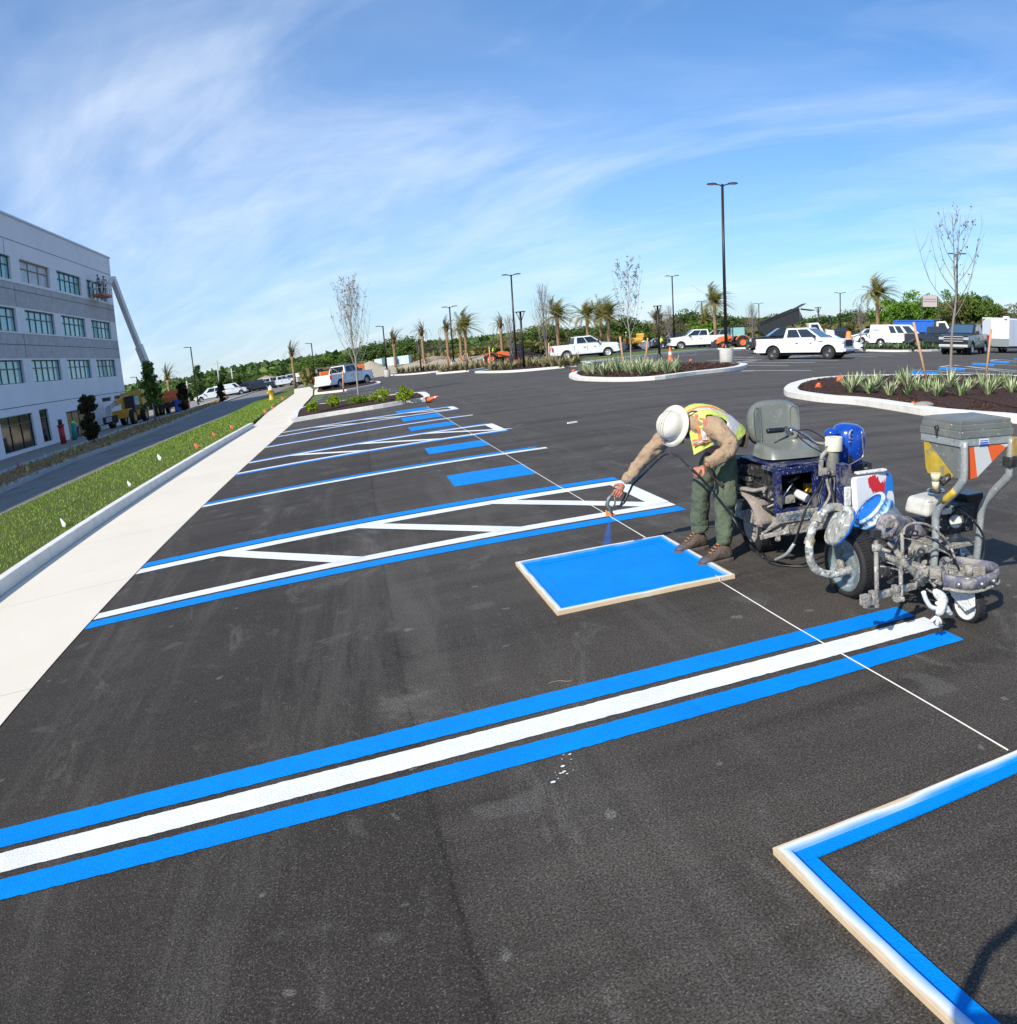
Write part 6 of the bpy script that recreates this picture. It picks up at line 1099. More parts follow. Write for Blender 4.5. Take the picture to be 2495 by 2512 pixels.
for x, yt, d, sd, lab, n in ((1338, 683, 62, 11, 'tall leafless tree left of the wide palm behind the flatbed', 34), (1255, 762, 84, 12, 'small leafless tree between the two tall lamp posts left of centre', 26), (1642, 738, 100, 13, 'small leafless conifer-like tree above the yellow roller', 26), (1846, 733, 88, 14, 'twiggy tree in front of the orange tractor', 34), (2110, 738, 90, 15, 'thin grey leafless tree left of the big date palm', 26), (1030, 818, 130, 16, 'tiny bare sapling beside the low lamp', 12), (1082, 815, 130, 17, 'tiny bare sapling right of the drooping palm', 12)):
    bare_tree('bare_tree', at(x, d), hgt(x, yt, d), sd, lab, .17, .12, n, 0, r=.07, sub=8, col=mat('grey_bark', (.22, .19, .17), .9))
for x, yb, yt, lab, sd in ((690, 955, 845, 'thin leafy sapling right of the hydrant', 21), ):
    pass
# lane-side trees: magnolia columns, conical evergreens, each with a stake
def evergreen(loc, h, w, lm, seed, label, n=4200, shape='column', trunk=.12, cz=.55, rzf=.46, size=.085, stake=None):
    t = thing('evergreen_tree', loc, label, 'tree'); rs = np.random.RandomState(seed); P_ = crown_pts(rs, n, w, h * rzf, h * cz, 60, .5, shape); V, F_ = leaves(P_, n, size, rs); npmesh('crown', V, F_, lm, t)
    b = MB(); b.tube([(0, 0, 0), (0, 0, h * .9)], [.05, .015], 6); b.build('trunk', M_BARK, t); return t
p, h = two_px(232, 1083, 962); evergreen(p, h, .62, M_MAG, 31, 'dark bronze-leaved magnolia column with a wooden stake beside the lane, in front of the telehandler', trunk=.2)
s_, e_ = G(228, 1082, .1), G(214, 1005, .1)
def stake(a, c, label, r=.035, name='wooden_stake', d=None, z=.1):
    p = G(*a, z); dd = math.hypot(p.x - CAM.x, p.y - CAM.y); q = AD(*c, dd); b = MB(); b.tube([p, q], r, 8); o = b.build(name, M_STAKE); tag(o, label, 'stake'); return o
stake((226, 1083), (211, 1006), 'wooden stake leaning on the bronze magnolia column', .04)
p, h = two_px(382, 1032, 885); evergreen(p, h, .95, M_L2, 32, 'tall cone-crowned young tree with a bare trunk beside the lane, right of the telehandler', 4200, 'cone', cz=.66, rzf=.36, size=.10)
stake((384, 1032), (372, 978), 'pale wooden stake by the cone-crowned tree', .035)
for x, yb, yt, w, lab, sd, lm in ((455, 1006, 935, .62, 'narrow dark holly beside the lane, between the blue bin and the white car', 33, M_MAG), (545, 983, 935, .45, 'small dark holly beside the lane, in front of the white van', 34, M_MAG), (590, 962, 925, .5, 'small dark holly at the front of the dark pickup', 37, M_MAG)):
    p, h = two_px(x, yb, yt); evergreen(p, h, w * 1.1, lm, sd, lab, 2600, 'column', size=.12)
for x, yb, yt, d, w, lab, sd in ((490, 966, 893, 168, 1.9, 'dark evergreen tree behind the white car under the lamp', 35), (550, 940, 897, 178, 1.7, 'dark evergreen tree behind the white service van', 36), (697, 925, 888, 180, 1.2, 'round green tree left of the bundled palm', 38)):
    evergreen(at(x, d), hgt(x, yt, d), w, M_L1, sd, lab, 2600, 'cone', size=.2, cz=.55, rzf=.45)
# lime shrubs on the first island
def shrub(loc, r, h, lm, seed, label, n=1500, size=.035, name='shrub', group=None):
    t = thing(name, loc, label, 'shrub', group); rs = np.random.RandomState(seed); P_ = crown_pts(rs, n, r, h * .5, h * .5, 34, .55); P_[:, 2] = np.abs(P_[:, 2]); V, F_ = leaves(P_, n, size, rs, .8); npmesh('foliage', V, F_, lm, t); b = MB()
    for k in range(5): a = k * 1.3; b.tube([(0, 0, 0), (cos(a) * r * .5, sin(a) * r * .5, h * .6)], [.012, .006], 5)
    b.build('stem', M_BARK, t); return t
for x, yb, yt, wpx, sd, lab in ((768, 1009, 985, 13, 1, 'smallest lime-green shrub, at the sidewalk end of the first island'), (822, 998, 968, 18, 2, 'second lime-green shrub from the sidewalk, left of the bare tree'), (880, 990, 966, 26, 3, 'broad green shrub at the foot of the bare island tree'), (934, 985, 955, 22, 4, 'lime-green shrub just right of the bare island tree'), (995, 982, 948, 20, 5, 'largest lime-green shrub, at the kerb-nose end of the first island')):
    p = G(x, yb, .1); d = math.hypot(p.x - CAM.x, p.y - CAM.y); shrub(p, wpx / 1874 * d, (yb - yt) / 1874 * d, M_LS if sd != 3 else leafmat('shrub_green', [(.05, .12, .012), (.14, .22, .015), (.30, .38, .02)]), sd, lab, group='shrubs on the first island')
# strap-leaved clumps
def strap_clump(loc, h, seed, label, group, cols, nb=60, name='strap_leaf_plant', w=.018):
    rs = random.Random(seed); b = MB()
    for k in range(nb):
        a = rs.uniform(0, 2 * PI); L_ = h * rs.uniform(.7, 1.3); out = rs.uniform(.15, 1.15); droop = rs.uniform(.0, .55) * out; o = Vector((cos(a), sin(a), 0)); sd = Vector((-sin(a), cos(a), 0)); r0 = o * rs.uniform(0, .06); pts = []
        for i in range(6):
            t = i / 5; pts.append(r0 + o * (out * L_ * .75 * t) + Vector((0, 0, L_ * (t - droop * t * t * 1.1))))
        vs = []; 
        for i, p in enumerate(pts): ww = w * (1 - (i / 5) ** 2 * .95) * (.7 + .6 * (i > 0)); vs += [p - sd * ww, p + Vector((0, 0, -ww * .5)), p + sd * ww]
        mi = [0, 1] if rs.random() < .8 else [2, 2]; st = len(b.v); b.v += [tuple(p) for p in vs]
        for i in range(5):
            q = st + 3 * i; b.f += [(q, q + 1, q + 4, q + 3), (q + 1, q + 2, q + 5, q + 4)]; b.m += mi; b.sm += [True, True]
    o = b.build(name, cols); o.location = loc; return tag(o, label, 'plant', group)
M_S1 = mat('strap_green', (.22, .31, .12), .5, noise=(9, .25)); M_S2 = mat('strap_cream', (.60, .61, .38), .5, noise=(9, .2)); M_S3 = mat('strap_dark', (.05, .12, .03), .5)
near_plants = [(2088, 962, 918, 'at the orange bag, leftmost of the near bed'), (2150, 955, 915, 'behind the leftmost clump of the near bed'), (2133, 965, 930, 'small, second from the orange bag'), (2182, 968, 928, 'in front, left of the first stake'), (2225, 948, 905, 'tall, left behind the first stake'), (2252, 958, 925, 'just left of the first stake foot'), (2275, 962, 925, 'at the foot of the first stake'), (2302, 972, 932, 'front, between the first stake and the bare trunk'), (2330, 950, 912, 'around the bare trunk'), (2357, 972, 930, 'front, right of the bare trunk'), (2380, 955, 920, 'behind, right of the bare trunk'), (2425, 968, 922, 'large, in front of the second stake'), (2442, 950, 908, 'behind the second stake'), (2482, 962, 925, 'large, at the frame edge of the near bed'), (2465, 950, 915, 'behind the frame-edge clump'), (2105, 945, 912, 'back row, left end of the near bed'), (2205, 938, 912, 'back row, left of the first stake'), (2290, 942, 915, 'back row, right of the first stake'), (2410, 945, 915, 'back row, left of the second stake')]
for k, (x, yb, yt, lab) in enumerate(near_plants):
    p = G(x, yb, .13); d = math.hypot(p.x - CAM.x, p.y - CAM.y); strap_clump(p, (yb - yt) / 1874 * d * rt.uniform(.92, 1.12), 100 + k, 'striped strap-leaved clump ' + lab, 'strap-leaved plants on the near right island', [M_S1, M_S2, M_S3], rt.choice((60, 80, 95)), w=.015)
p = G(2226, 968, .13); strap_clump(p, .26, 77, 'low dark green strap-leaved plant in the mulch left of the first stake', None, [M_S3, M_S3, M_S1], 34, w=.012)
for k, x in enumerate(range(1432, 1662, 12)):
    yb = 915 + rt.uniform(-7, 5) - max(0, (x - 1600)) * .1; p = G(x, yb, .13); d = math.hypot(p.x - CAM.x, p.y - CAM.y); strap_clump(p, rt.uniform(.50, .75), 200 + k, 'striped strap-leaved clump in the row on the coned island', 'strap-leaved plants on the coned island', [M_S1, M_S2, M_S3], 44, w=.022)
def bedplants(pts, label, group, cols, hh, sd, w=.03, nb=30):
    for k, (x, y) in enumerate(pts): strap_clump(G(x, y, .1), hh * rt.uniform(.8, 1.2), sd + k, label, group, cols, nb, 'bed_plant', w)
M_O1 = mat('bed_olive', (.20, .19, .08), .8, noise=(5, .3)); M_O2 = mat('bed_tan', (.33, .28, .14), .8, noise=(5, .3))
bedplants([(x, 903 - (x - 1240) * .062 + rt.uniform(-3, 3)) for x in range(1205, 1425, 10)], 'dry olive bedding plant in the row beside the flatbed', 'olive bedding plants beside the flatbed', [M_O1, M_O2, M_O1], .75, 300, .05)
bedplants([(x, 911 - (x - 1075) * .1 + rt.uniform(-2, 2)) for x in range(1085, 1200, 12)], 'tan bedding plant behind the second white kerb nose', 'tan bedding plants on the far kerb noses', [M_O2, M_O2, M_O1], .8, 340, .06)
bedplants([(x, 915 - (x - 950) * .1 + rt.uniform(-2, 2)) for x in range(965, 1080, 12)], 'brown-olive bedding plant beside the concrete pipe', 'brown bedding plants beside the pipe', [M_O1, M_O2, M_LB], .8, 360, .06)
bedplants([(x, 855 + rt.uniform(-2, 2)) for x in range(2120, 2305, 12)], 'low green plant on the island in front of the white van', 'low plants in front of the white van', [M_S3, M_S3, M_S1], .5, 380, .04)
# palms: full wind-swept heads and tied-up heads, trunks on wooden props
M_PF = leafmat('palm_frond', [(.14, .14, .045), (.25, .23, .08), (.36, .29, .13)]); M_PD = leafmat('palm_dry', [(.16, .12, .06), (.26, .19, .10), (.12, .12, .045)])
def palm(x, yb, yt, d, label, kind='full', seed=0, wind=.6, nf=60, props=False):
    base = at(x, d); H = hgt(x, yt, d); rr = random.Random(seed); t = thing('palm_tree', base, label, 'palm', 'palms newly planted on the site'); fr = 2.9 if kind == 'full' else 2.6
    th = H - (fr * .50 if kind == 'full' else fr * .55); b = MB(); b.tube([(0, 0, 0), (0, 0, th * .5), (0, 0, th * .92), (0, 0, th * 1.02)], [.22, .19, .20, .30], 10); b.build('trunk', M_PALMB, t)
    right = Vector((cos(-.6), sin(-.6), 0)); V, F_ = [], []
    for k in range(nf):
        if kind == 'full': a = k * 2.399; el = rr.uniform(-.25, 1.35); d0 = Vector((cos(a) * cos(el), sin(a) * cos(el), sin(el))); dr = .5
        else: a = k * 2.399; d0 = Vector((cos(a) * .22, sin(a) * .22, 1)).normalized(); dr = (.35, 1.1, 2.2)[k % 3]
        L_ = fr * rr.uniform(.8, 1.1); p = Vector((0, 0, th)); dirv = d0.copy(); pts = [p]
        for i in range(8): dirv = (dirv + Vector((0, 0, -dr * .16 * (1 + i * .25))) + right * wind * .10 * (1 + i * .2)).normalized(); p = p + dirv * L_ / 8; pts.append(p)
        for i in range(1, 9):
            q = pts[i]; dd = (pts[i] - pts[i - 1]).normalized(); sd = dd.cross(Vector((0, 0, 1))); sd = sd.normalized() if sd.length > .05 else Vector((1, 0, 0)); up = sd.cross(dd)
            for s_ in (-1, 1):
                for m in (0, .5):
                    q0 = pts[i - 1].lerp(q, m + .2); l = L_ * .26 * (1.15 - i / 9) * rr.uniform(.8, 1.2) * (1 if kind == 'full' else .45); e = q0 + (sd * s_ * .75 + dd * .7 + up * .15 + Vector((0, 0, -.25))).normalized() * l; w = dd * .06
                    o = len(V); V += [q0 - w, q0 + w, e]; F_.append((o, o + 1, o + 2))
            o = len(V); V += [pts[i - 1] - sd * .02, pts[i - 1] + sd * .02, q]; F_.append((o, o + 1, o + 2))
    npmesh('fronds', np.array([tuple(v) for v in V]), np.array(F_), M_PF if kind == 'full' else M_PD, t)
    if props:
        for a in (0.6, 2.7, 4.8): b = MB(); b.tube([(cos(a) * 1.1, sin(a) * 1.1, 0), (cos(a) * .25, sin(a) * .25, th * .33)], .06, 6); b.build('prop', M_STAKE, t)
    return t
PL = [(417, 903, 125, 'tied', 'tied-up drooping palm behind the orange lift machinery', 0), (722, 846, 118, 'tied', 'tied-up palm with a hanging tuft above the parked trucks', 0), (970, 815, 112, 'tied', 'tied-up narrow palm above the blue sheds', 0), (1040, 796, 112, 'tied', 'bushy tied palm leaning left, right of the tall round oak', 1), (1100, 786, 108, 'tied', 'shaggy palm directly left of the second lamp post', 1), (1132, 792, 112, 'tied', 'dry brown palm between the lamp post and the green full palm', 1), (1145, 768, 104, 'full', 'spreading green palm right of the second lamp post', 1), (1232, 778, 112, 'tied', 'thin tied palm bent to the left near the orange tractor driver', 1),
      (1370, 737, 88, 'full', 'wide swept palm above the bed of the white dually pickup', 0), (1443, 740, 98, 'full', 'swept palm above the cab of the white dually pickup', 0), (1476, 744, 102, 'full', 'browner palm, left of the pair above the dually hood', 0), (1494, 740, 96, 'full', 'greener palm, right of the pair above the dually hood', 0), (1615, 759, 120, 'full', 'small dark palm behind the Y-topped lamp', 0), (1732, 760, 120, 'full', 'small dark palm left of the tall swept palm', 0), (1755, 705, 92, 'full', 'tall swept palm just left of the big lamp post', 0), (2153, 680, 78, 'full', 'big date palm behind the white cargo van', 0), (1132, 800, 140, 'tied', '', 0)][:-1]
for k, (x, yt, d, kind, lab, pr) in enumerate(PL): palm(x, 0, yt, d, lab, kind, 40 + k, .9 if kind == 'full' else (-.5 if k in (3, 7) else .5), 64 if kind == 'full' else 46, bool(pr))
# lawn blades: dense near the walk, thinner far away
def in_poly(P_, x, y):
    c = False; j = len(P_) - 1
    c = np.zeros(len(x), bool)
    for i in range(len(P_)):
        xi, yi, xj, yj = P_[i][0], P_[i][1], P_[j][0], P_[j][1]; m = ((yi > y) != (yj > y)) & (x < (xj - xi) * (y - yi) / (yj - yi + 1e-12) + xi); c ^= m; j = i
    return c
rs = np.random.RandomState(9); nB = 150000; yy = 9 + 62 * rs.rand(nB) ** 1.7; xx = rs.uniform(-16, -1.9, nB); ok = in_poly(LAWN, xx, yy); xx, yy = xx[ok], yy[ok]; n = len(xx)
h = (.018 + .030 * rs.rand(n)) * (1 + yy * .012); a = rs.rand(n) * 6.28; w = .004 + yy * .00038; ln = rs.randn(n, 2) * h[:, None] * .55
V = np.stack([np.stack([xx - np.cos(a) * w, yy - np.sin(a) * w, np.full(n, .115)], 1), np.stack([xx + np.cos(a) * w, yy + np.sin(a) * w, np.full(n, .115)], 1), np.stack([xx + ln[:, 0], yy + ln[:, 1], .115 + h], 1)], 1).reshape(-1, 3)
tag(npmesh('grass', V, np.arange(3 * n).reshape(-1, 3), leafmat('grass_blades', [(.10, .19, .02), (.18, .30, .035), (.27, .38, .055), (.36, .37, .13)])), 'mown green grass between the lane and the sidewalk kerb', None, None, 'stuff')
# bark chips on the near island, straw on the planting strip
def chips(name, poly, n, z, sz, cols, label, seed, far=None):
    rs = np.random.RandomState(seed); xs = [p[0] for p in poly]; ys = [p[1] for p in poly]; x = rs.uniform(min(xs), max(xs), n); y = rs.uniform(min(ys), max(ys), n); ok = in_poly([(p[0], p[1]) for p in poly], x, y); x, y = x[ok], y[ok]; k = len(x); C = np.stack([x, y, z + rs.rand(k) * sz * .9], 1); V, F_ = leaves(C, k, sz, rs, 1.2, .35); return tag(npmesh(name, V, F_, cols), label, None, None, 'stuff')
chips('bark_chips', ISL_IN[0], 42000, .135, .030, leafmat('bark_chip', [(.025, .014, .010), (.085, .042, .028), (.17, .095, .062)]), 'dark brown bark chips covering the near right island', 12)
chips('bark_chips', ISL_IN[1], 16000, .14, .06, MATS['bark_chip'], 'dark brown bark chips covering the coned island', 13)
chips('pine_straw', [(p.x, p.y) for p in rl[1:6]] + [(p.x, p.y) for p in reversed(ml[1:7])], 26000, .12, .09, leafmat('straw', [(.20, .11, .05), (.36, .23, .12), (.50, .36, .20)]), 'loose tan pine straw on the strip beside the lane', 14)
# ================================================================== vehicles
m_cw = mat('car_white', (.78, .79, .80), .25, coat=.5); m_cg = mat('car_grey', (.022, .026, .03), .3, .1, coat=.4); m_ck = mat('car_black', (.012, .013, .015), .2, coat=.6); m_csil = mat('car_silver', (.36, .40, .43), .3, .5, coat=.4)
m_cgl = mat('car_glass', (.015, .02, .024), .05, 0, .9); m_cgb = mat('car_glass_blue', (.05, .10, .16), .05, 0, 1.0); m_trim = mat('black_trim', (.018, .018, .019), .55); m_lamp = mat('lamp_glass', (.55, .57, .58), .1, .3); m_red = mat('tail_red', (.45, .02, .02), .2); m_under = mat('underbody', (.012, .012, .012), .9); m_chr = mat('bright_chrome', (.66, .67, .68), .28, .45)
def arches(poly_lo, ws, r):
    """sill line from front to back with wheel arches"""
    z, x1, x0 = poly_lo; pts = [(x1, z)]
    for cx in sorted(ws, reverse=True):
        zc = .42; h = z - zc; a0 = math.degrees(math.asin(max(-1, min(1, h / r)))); pts += arc((cx, zc), r, a0, 180 - a0, 10)
    return pts + [(x0, z)]
def vehicle(name, loc, rz, label, cat, top, cab, ws, paint, width=1.96, rw=.41, sill=.44, sc=1.0, group=None, wins=(), shield=None, rear=None, rimm=None, archm=None, glass=None, seams=(), cabw=(.90, .74), front=None, tail=None, extra=None, bumper=True, mirrors=None, handle=(), grille=None, wside=(-1, 1)):
    t = thing(name, loc, label, cat, group, rz, sc); hw = width / 2; x1, x0 = top[0][0], top[-1][0]; zt = max(p[1] for p in top)
    f = lambda x, y, z: (x, y * (1 - .055 * max(0, (z - .75) / .6)) * (1 - .05 * max(0, (abs(x - (x0 + x1) / 2) / ((x1 - x0) / 2) - .75) / .25)), z)
    pol = list(top) + list(reversed(arches((sill, x1 - .06, x0 + .06), ws, rw + .09))); b = MB(); b.prism(pol, -hw, hw, 'y', f=f); bo = b.build('body', paint, t, bev=.035, seg=2, fixn=True, smooth=False)
    b = MB(); b.box(((x0 + x1) / 2, 0, .42), ((x1 - x0) * .92, width * .80, .30)); b.build('underbody', m_under, t)
    # glasshouse
    (a0, z0), (a1, z1), (a2, z2), (a3, z3) = cab; lo, hi = cabw; vs = []
    for s in (-1, 1): vs += [(a0, s * lo, z0), (a1, s * hi, z1), (a2, s * hi, z2), (a3, s * lo, z3)]
    b = MB(); b.add(vs, [(0, 1, 2, 3), (7, 6, 5, 4), (1, 5, 6, 2), (0, 4, 5, 1), (3, 2, 6, 7), (0, 3, 7, 4)]); b.build('cab', paint, t, bev=.045, seg=3, fixn=True)
    g = glass or m_cgl
    def side(u, v, s, off=.012):   # u along, v up in the cab side
        xb = a0 + (a3 - a0) * u; xt = a1 + (a2 - a1) * u; zb = z0 + (z3 - z0) * u; ztp = z1 + (z2 - z1) * u; return (xb + (xt - xb) * v, s * (lo + (hi - lo) * v + off), zb + (ztp - zb) * v)
    for u0, u1 in wins:
        for s in (-1, 1):
            b = MB(); q = [side(u0, .10, s), side(u1, .10, s), side(min(u1, u1 if u1 < .95 else .93), .86, s), side(u0, .86, s)]; b.add(q, [(0, 1, 2, 3)]); b.build('window', g, t)
    L2 = lambda p, q, k: tuple(p[i] + (q[i] - p[i]) * k for i in range(3))
    def glassend(p0, p1, q0, q1, n, dx):
        a, c, d, e = [(v[0] + dx, v[1], v[2] + .012) for v in (L2(L2(p0, p1, .07), L2(q0, q1, .07), .08), L2(L2(p0, p1, .93), L2(q0, q1, .93), .08), L2(L2(p0, p1, .93), L2(q0, q1, .93), .88), L2(L2(p0, p1, .07), L2(q0, q1, .07), .88))]
        b = MB(); b.add([a, c, d, e], [(0, 1, 2, 3)]); b.build(n, m_cgb if n == 'windscreen' else g, t)
    glassend((a3, -lo, z3), (a3, lo, z3), (a2, -hi, z2), (a2, hi, z2), 'windscreen', .012); glassend((a0, -lo, z0), (a0, lo, z0), (a1, -hi, z1), (a1, hi, z1), 'rear_window', -.012)
    for w in ws:
        for s in wside: wheel(t, (w, s * (hw - .13), rw), rw, .26, 'y', s, rimm or m_steel, tread=20, rimr=.60)
        for s in (-1, 1):
            b = MB(); b.tube([(w + (rw + .075) * cos(RAD(a)), s * (hw - .005), .42 + (rw + .075) * sin(RAD(a))) for a in range(0, 181, 15)], .03, 6); b.build('arch_trim', archm or paint, t)
            b = MB(); b.lathe([(rw + .07, -.01), (.001, 0)], (w, s * (hw - .42), .42), (0, s, 0), 18); b.build('wheel_well', m_under, t)
    for x in seams:
        for s in (-1, 1): b = MB(); b.box((x, s * (hw * .985), sill + .42), (.014, .012, .66)); b.build('door_seam', m_trim, t)
    for x in handle:
        for s in (-1, 1): b = MB(); b.box((x, s * (hw - .005), 1.02), (.17, .035, .04)); b.build('door_handle', m_trim, t)
    if mirrors:
        for s in (-1, 1): b = MB(); b.box((mirrors[0], s * (hw + .10), mirrors[1]), (.10, .22, .20)); b.box((mirrors[0], s * (hw - .02), mirrors[1] - .08), (.05, .16, .04)); b.build('mirror', m_trim, t, bev=.02)
    if grille: zg, hg, wg, mg = grille; b = MB(); b.box((x1 + .005, 0, zg), (.05, wg, hg)); gg = b.build('grille', mg or m_trim, t, bev=.02); b = MB(); [b.box((x1 + .035, 0, zg + hg * k), (.012, wg * .92, .025)) for k in (-.25, 0, .25)]; b.build('grille_bar', m_chr if mg is m_chr else m_trim, gg)
    if front:
        for s in (-1, 1): b = MB(); b.box((x1 - .05, s * (hw - .20), front), (.14, .34, .17)); b.build('headlight', m_lamp, t, bev=.02)
    if tail:
        for s in (-1, 1): b = MB(); b.box((x0 + .03, s * (hw - .07), tail), (.08, .15, .34)); b.build('taillight', m_red, t, bev=.01)
    if bumper:
        for x, n in ((x1 + .04, 'front_bumper'), (x0 - .06, 'rear_bumper')): b = MB(); b.box((x, 0, .56), (.16, width * .94, .17)); b.build(n, m_chr if bumper == 'chrome' else paint, t, bev=.03)
        b = MB(); b.box((x1 + .10, 0, .44), (.10, width * .7, .10)); b.build('air_dam', m_trim, t)
    return t, bo
def head(p, q): return math.atan2(q.y - p.y, q.x - p.x)
def by_wheels(pr, pf, wb): p, q = G(*pr), G(*pf); return p, q, (q - p).length / wb
PT = [(2.92, .60), (2.93, 1.12), (2.80, 1.22), (1.35, 1.34), (-1.02, 1.33), (-1.04, 1.31), (-2.92, 1.31), (-2.93, .60)]
PC = ((-1.02, 1.30), (-.86, 1.94), (.50, 1.97), (1.45, 1.32)); PW = ((.10, .47), (.50, .93))
def pickup(loc, rz, label, paint, sc=1., bedcap=None, **k):
    kw = dict(seams=(-1.02, .12, 1.22), handle=(-.12, .80), mirrors=(1.08, 1.42), grille=(.98, .42, 1.2, None), front=1.03, tail=1.08, cabw=(.95, .80)); kw.update(k)
    t, bo = vehicle('pickup_truck', loc, rz, label, 'pickup truck', kw.pop('top', PT), kw.pop('cab', PC), kw.pop('ws', (-1.72, 1.93)), paint, sc=sc, wins=kw.pop('wins', PW), **kw)
    b = MB(); b.box((-1.96, 0, 1.305), (1.80, 1.62, .02)); b.build('bed_liner', m_trim, t); 
    if bedcap == 'tonneau': b = MB(); b.box((-1.86, 0, 1.26), (2.05, 1.80, .05)); b.build('tonneau_cover', m_trim, t, bev=.01)
    return t, bo
# the white crew cab in front of the lamp post
p, q = G(1888, 879.5), G(2027.5, 877.5); wb = 3.65; mid = p.lerp(q, .5); scl = 0.93; rzA = head(p, q) - RAD(6)
cR = Vector((-(0), 0, 0)); off = Vector((-sin(rzA), cos(rzA), 0)) * .80 * scl * 1 ; ctr = mid + off * 1.0
sA = (q - p).length / wb
t, bo = pickup(ctr + Vector((cos(rzA), sin(rzA), 0)) * .12, rzA, 'white crew-cab pickup with black grille and dark wheels, just right of the tallest lamp post', m_cw, sc=sA, rimm=mat('dark_rim', (.10, .105, .11), .35, .6), archm=m_trim)
b = MB(); b.box((1.45, -.99, 1.13), (.30, .012, .035)); b.box((.98, -.985, .72), (.30, .012, .018)); b.build('badge', m_trim, t)
def simple(px, d, rz_img, fn, **k):
    """stand a vehicle at photo column px and distance d; rz_img = heading, 0 = pointing right in the photo, 90 = straight away"""
    loc = at(px, d); v = Vector((loc.x - CAM.x, loc.y - CAM.y)).normalized(); base = math.atan2(-v.x, v.y) ; return fn(loc, base + RAD(rz_img), **k)
def sedan(loc, rz, label, paint, sc=1., cat='car', tall=0, group=None):
    T = [(2.3, .50), (2.28, .72), (1.9, .86), (.95, .98 + tall * .12), (-1.5, 1.0 + tall * .14), (-2.25, .95 + tall * .14), (-2.3, .5)]
    return vehicle('parked_car', loc, rz, label, cat, T, ((-1.9 - tall * .3, .98 + tall * .14), (-1.25 - tall * .6, 1.42 + tall * .36), (.15, 1.44 + tall * .36), (1.0, .98 + tall * .12)), (-1.35, 1.4), paint, width=1.84, rw=.33, sill=.32, sc=sc, wins=((.16, .44), (.48, .86)), seams=(-.55, .5), front=.72, tail=.82, cabw=(.84, .66), grille=(.60, .14, .9, None), mirrors=(.85, 1.02), group=group)
def van(loc, rz, label, paint, sc=1., side_glass=True, high=0):
    T = [(2.75, .55), (2.72, .90), (2.45, 1.10), (1.75, 1.22), (-2.72, 1.22), (-2.75, .5)]
    return vehicle('cargo_van', loc, rz, label, 'van', T, ((-2.72, 1.20), (-2.60, 2.05 + high), (1.0, 2.05 + high), (1.85, 1.22)), (-1.7, 1.75), paint, width=2.0, rw=.36, sill=.40, sc=sc, wins=((.76, .93), (.58, .71), (.43, .55)) if side_glass else ((.80, .94),), seams=(.25, 1.15, -1.0), handle=(.5,), front=.95, tail=1.0, cabw=(.97, .82), grille=(.92, .30, .9, None), mirrors=(1.5, 1.35), bumper='chrome' if side_glass else True)
# white car whose nose shows behind the crew cab, and the black pickup beyond it
simple(2036, 57, -4, sedan, label='low white car mostly hidden behind the white crew-cab pickup, its nose showing', paint=m_cw, sc=.95)
simple(1925, 62, 190, pickup, label='black pickup with sloping cover, mostly hidden behind the white crew-cab pickup', paint=m_ck, sc=.95)
# white dually at the flatbed
p, q = G(1416, 870), G(1489, 863); d_ = 82; simple(1430, 80, 14, pickup, label='white dually crew-cab pickup with red tail lamp, hitched to the low trailer left of centre', paint=m_cw, sc=1.12, rimm=m_chr, tail=.98)
t, _ = simple(1712, 92, 192, pickup, label='white crew-cab pickup facing left beyond the grass verge, left of the tall lamp post', paint=m_cw, sc=1.12)
t, _ = simple(1765, 96, 183, pickup, label='silver pickup bed half hidden behind the tall lamp post', paint=m_csil, sc=1.1)
# white cargo van, dark pickups, trailer
vt, vb = simple(2208, 76, -4, van, label='white cargo van with dark side windows in front of the blue dump truck', paint=m_cw, sc=1.02)
b = MB(); letters(b, 'PROCO', V3((-2.35, -1.0, 1.50)), (1, 0, 0), (0, .12, .99), .16, .17); b.build('lettering', mat('van_letters', (.22, .24, .26), .5), vt)
simple(2300, 72, 4, pickup, label='dark green-black pickup front showing between the cargo van and the grey pickup', paint=m_ck, sc=1.0)
t, _ = simple(2368, 57, 256, pickup, label='dark grey pickup with big chrome grille facing the camera, towing the white trailer', paint=m_cg, sc=1.07, grille=(1.0, .46, 1.15, None), bumper='chrome', front=1.02, rimm=m_chr)
b = MB(); [b.box((2.99, 0, z), (.03, 1.25, .045)) for z in (.86, 1.0, 1.14)]; b.build('chrome_bar', m_chr, t)
# enclosed trailer
tl = at(2476, 64); v = Vector((tl.x - CAM.x, tl.y - CAM.y)).normalized(); rzT = math.atan2(-v.x, v.y) + RAD(247); tr_ = thing('enclosed_trailer', tl, 'white enclosed two-axle trailer behind the dark grey pickup at the right edge', 'trailer', None, rzT)
m_tw = mat('trailer_white', (.72, .76, .80), .3); b = MB(); b.box((-.4, 0, 1.55), (6.0, 2.2, 2.1)); b.prism([(2.6, -1.1), (3.4, 0), (2.6, 1.1)], .5, 2.6, 'z'); b.build('box_body', m_tw, tr_, bev=.06, seg=3, fixn=True)
b = MB(); b.box((0, 0, 2.62), (5.8, 2.0, .08)); b.box((.6, 0, 2.74), (.4, .4, .16)); b.build('roof_vent', m_cw, tr_, bev=.02)
b = MB(); b.prism([(2.62, -1.11), (3.42, 0), (2.62, 1.11)], .5, 1.1, 'z'); b.build('stone_guard', mat('checker_plate', (.40, .41, .38), .35, .7), tr_, fixn=True); b = MB(); [b.box((x, s * 1.103, 1.55), (.03, .012, 2.05)) for s in (-1, 1) for x in (-3, -2.2, -1.4, -.6, .2, 1.0, 1.8)]; b.build('panel_joint', m_csil, tr_)
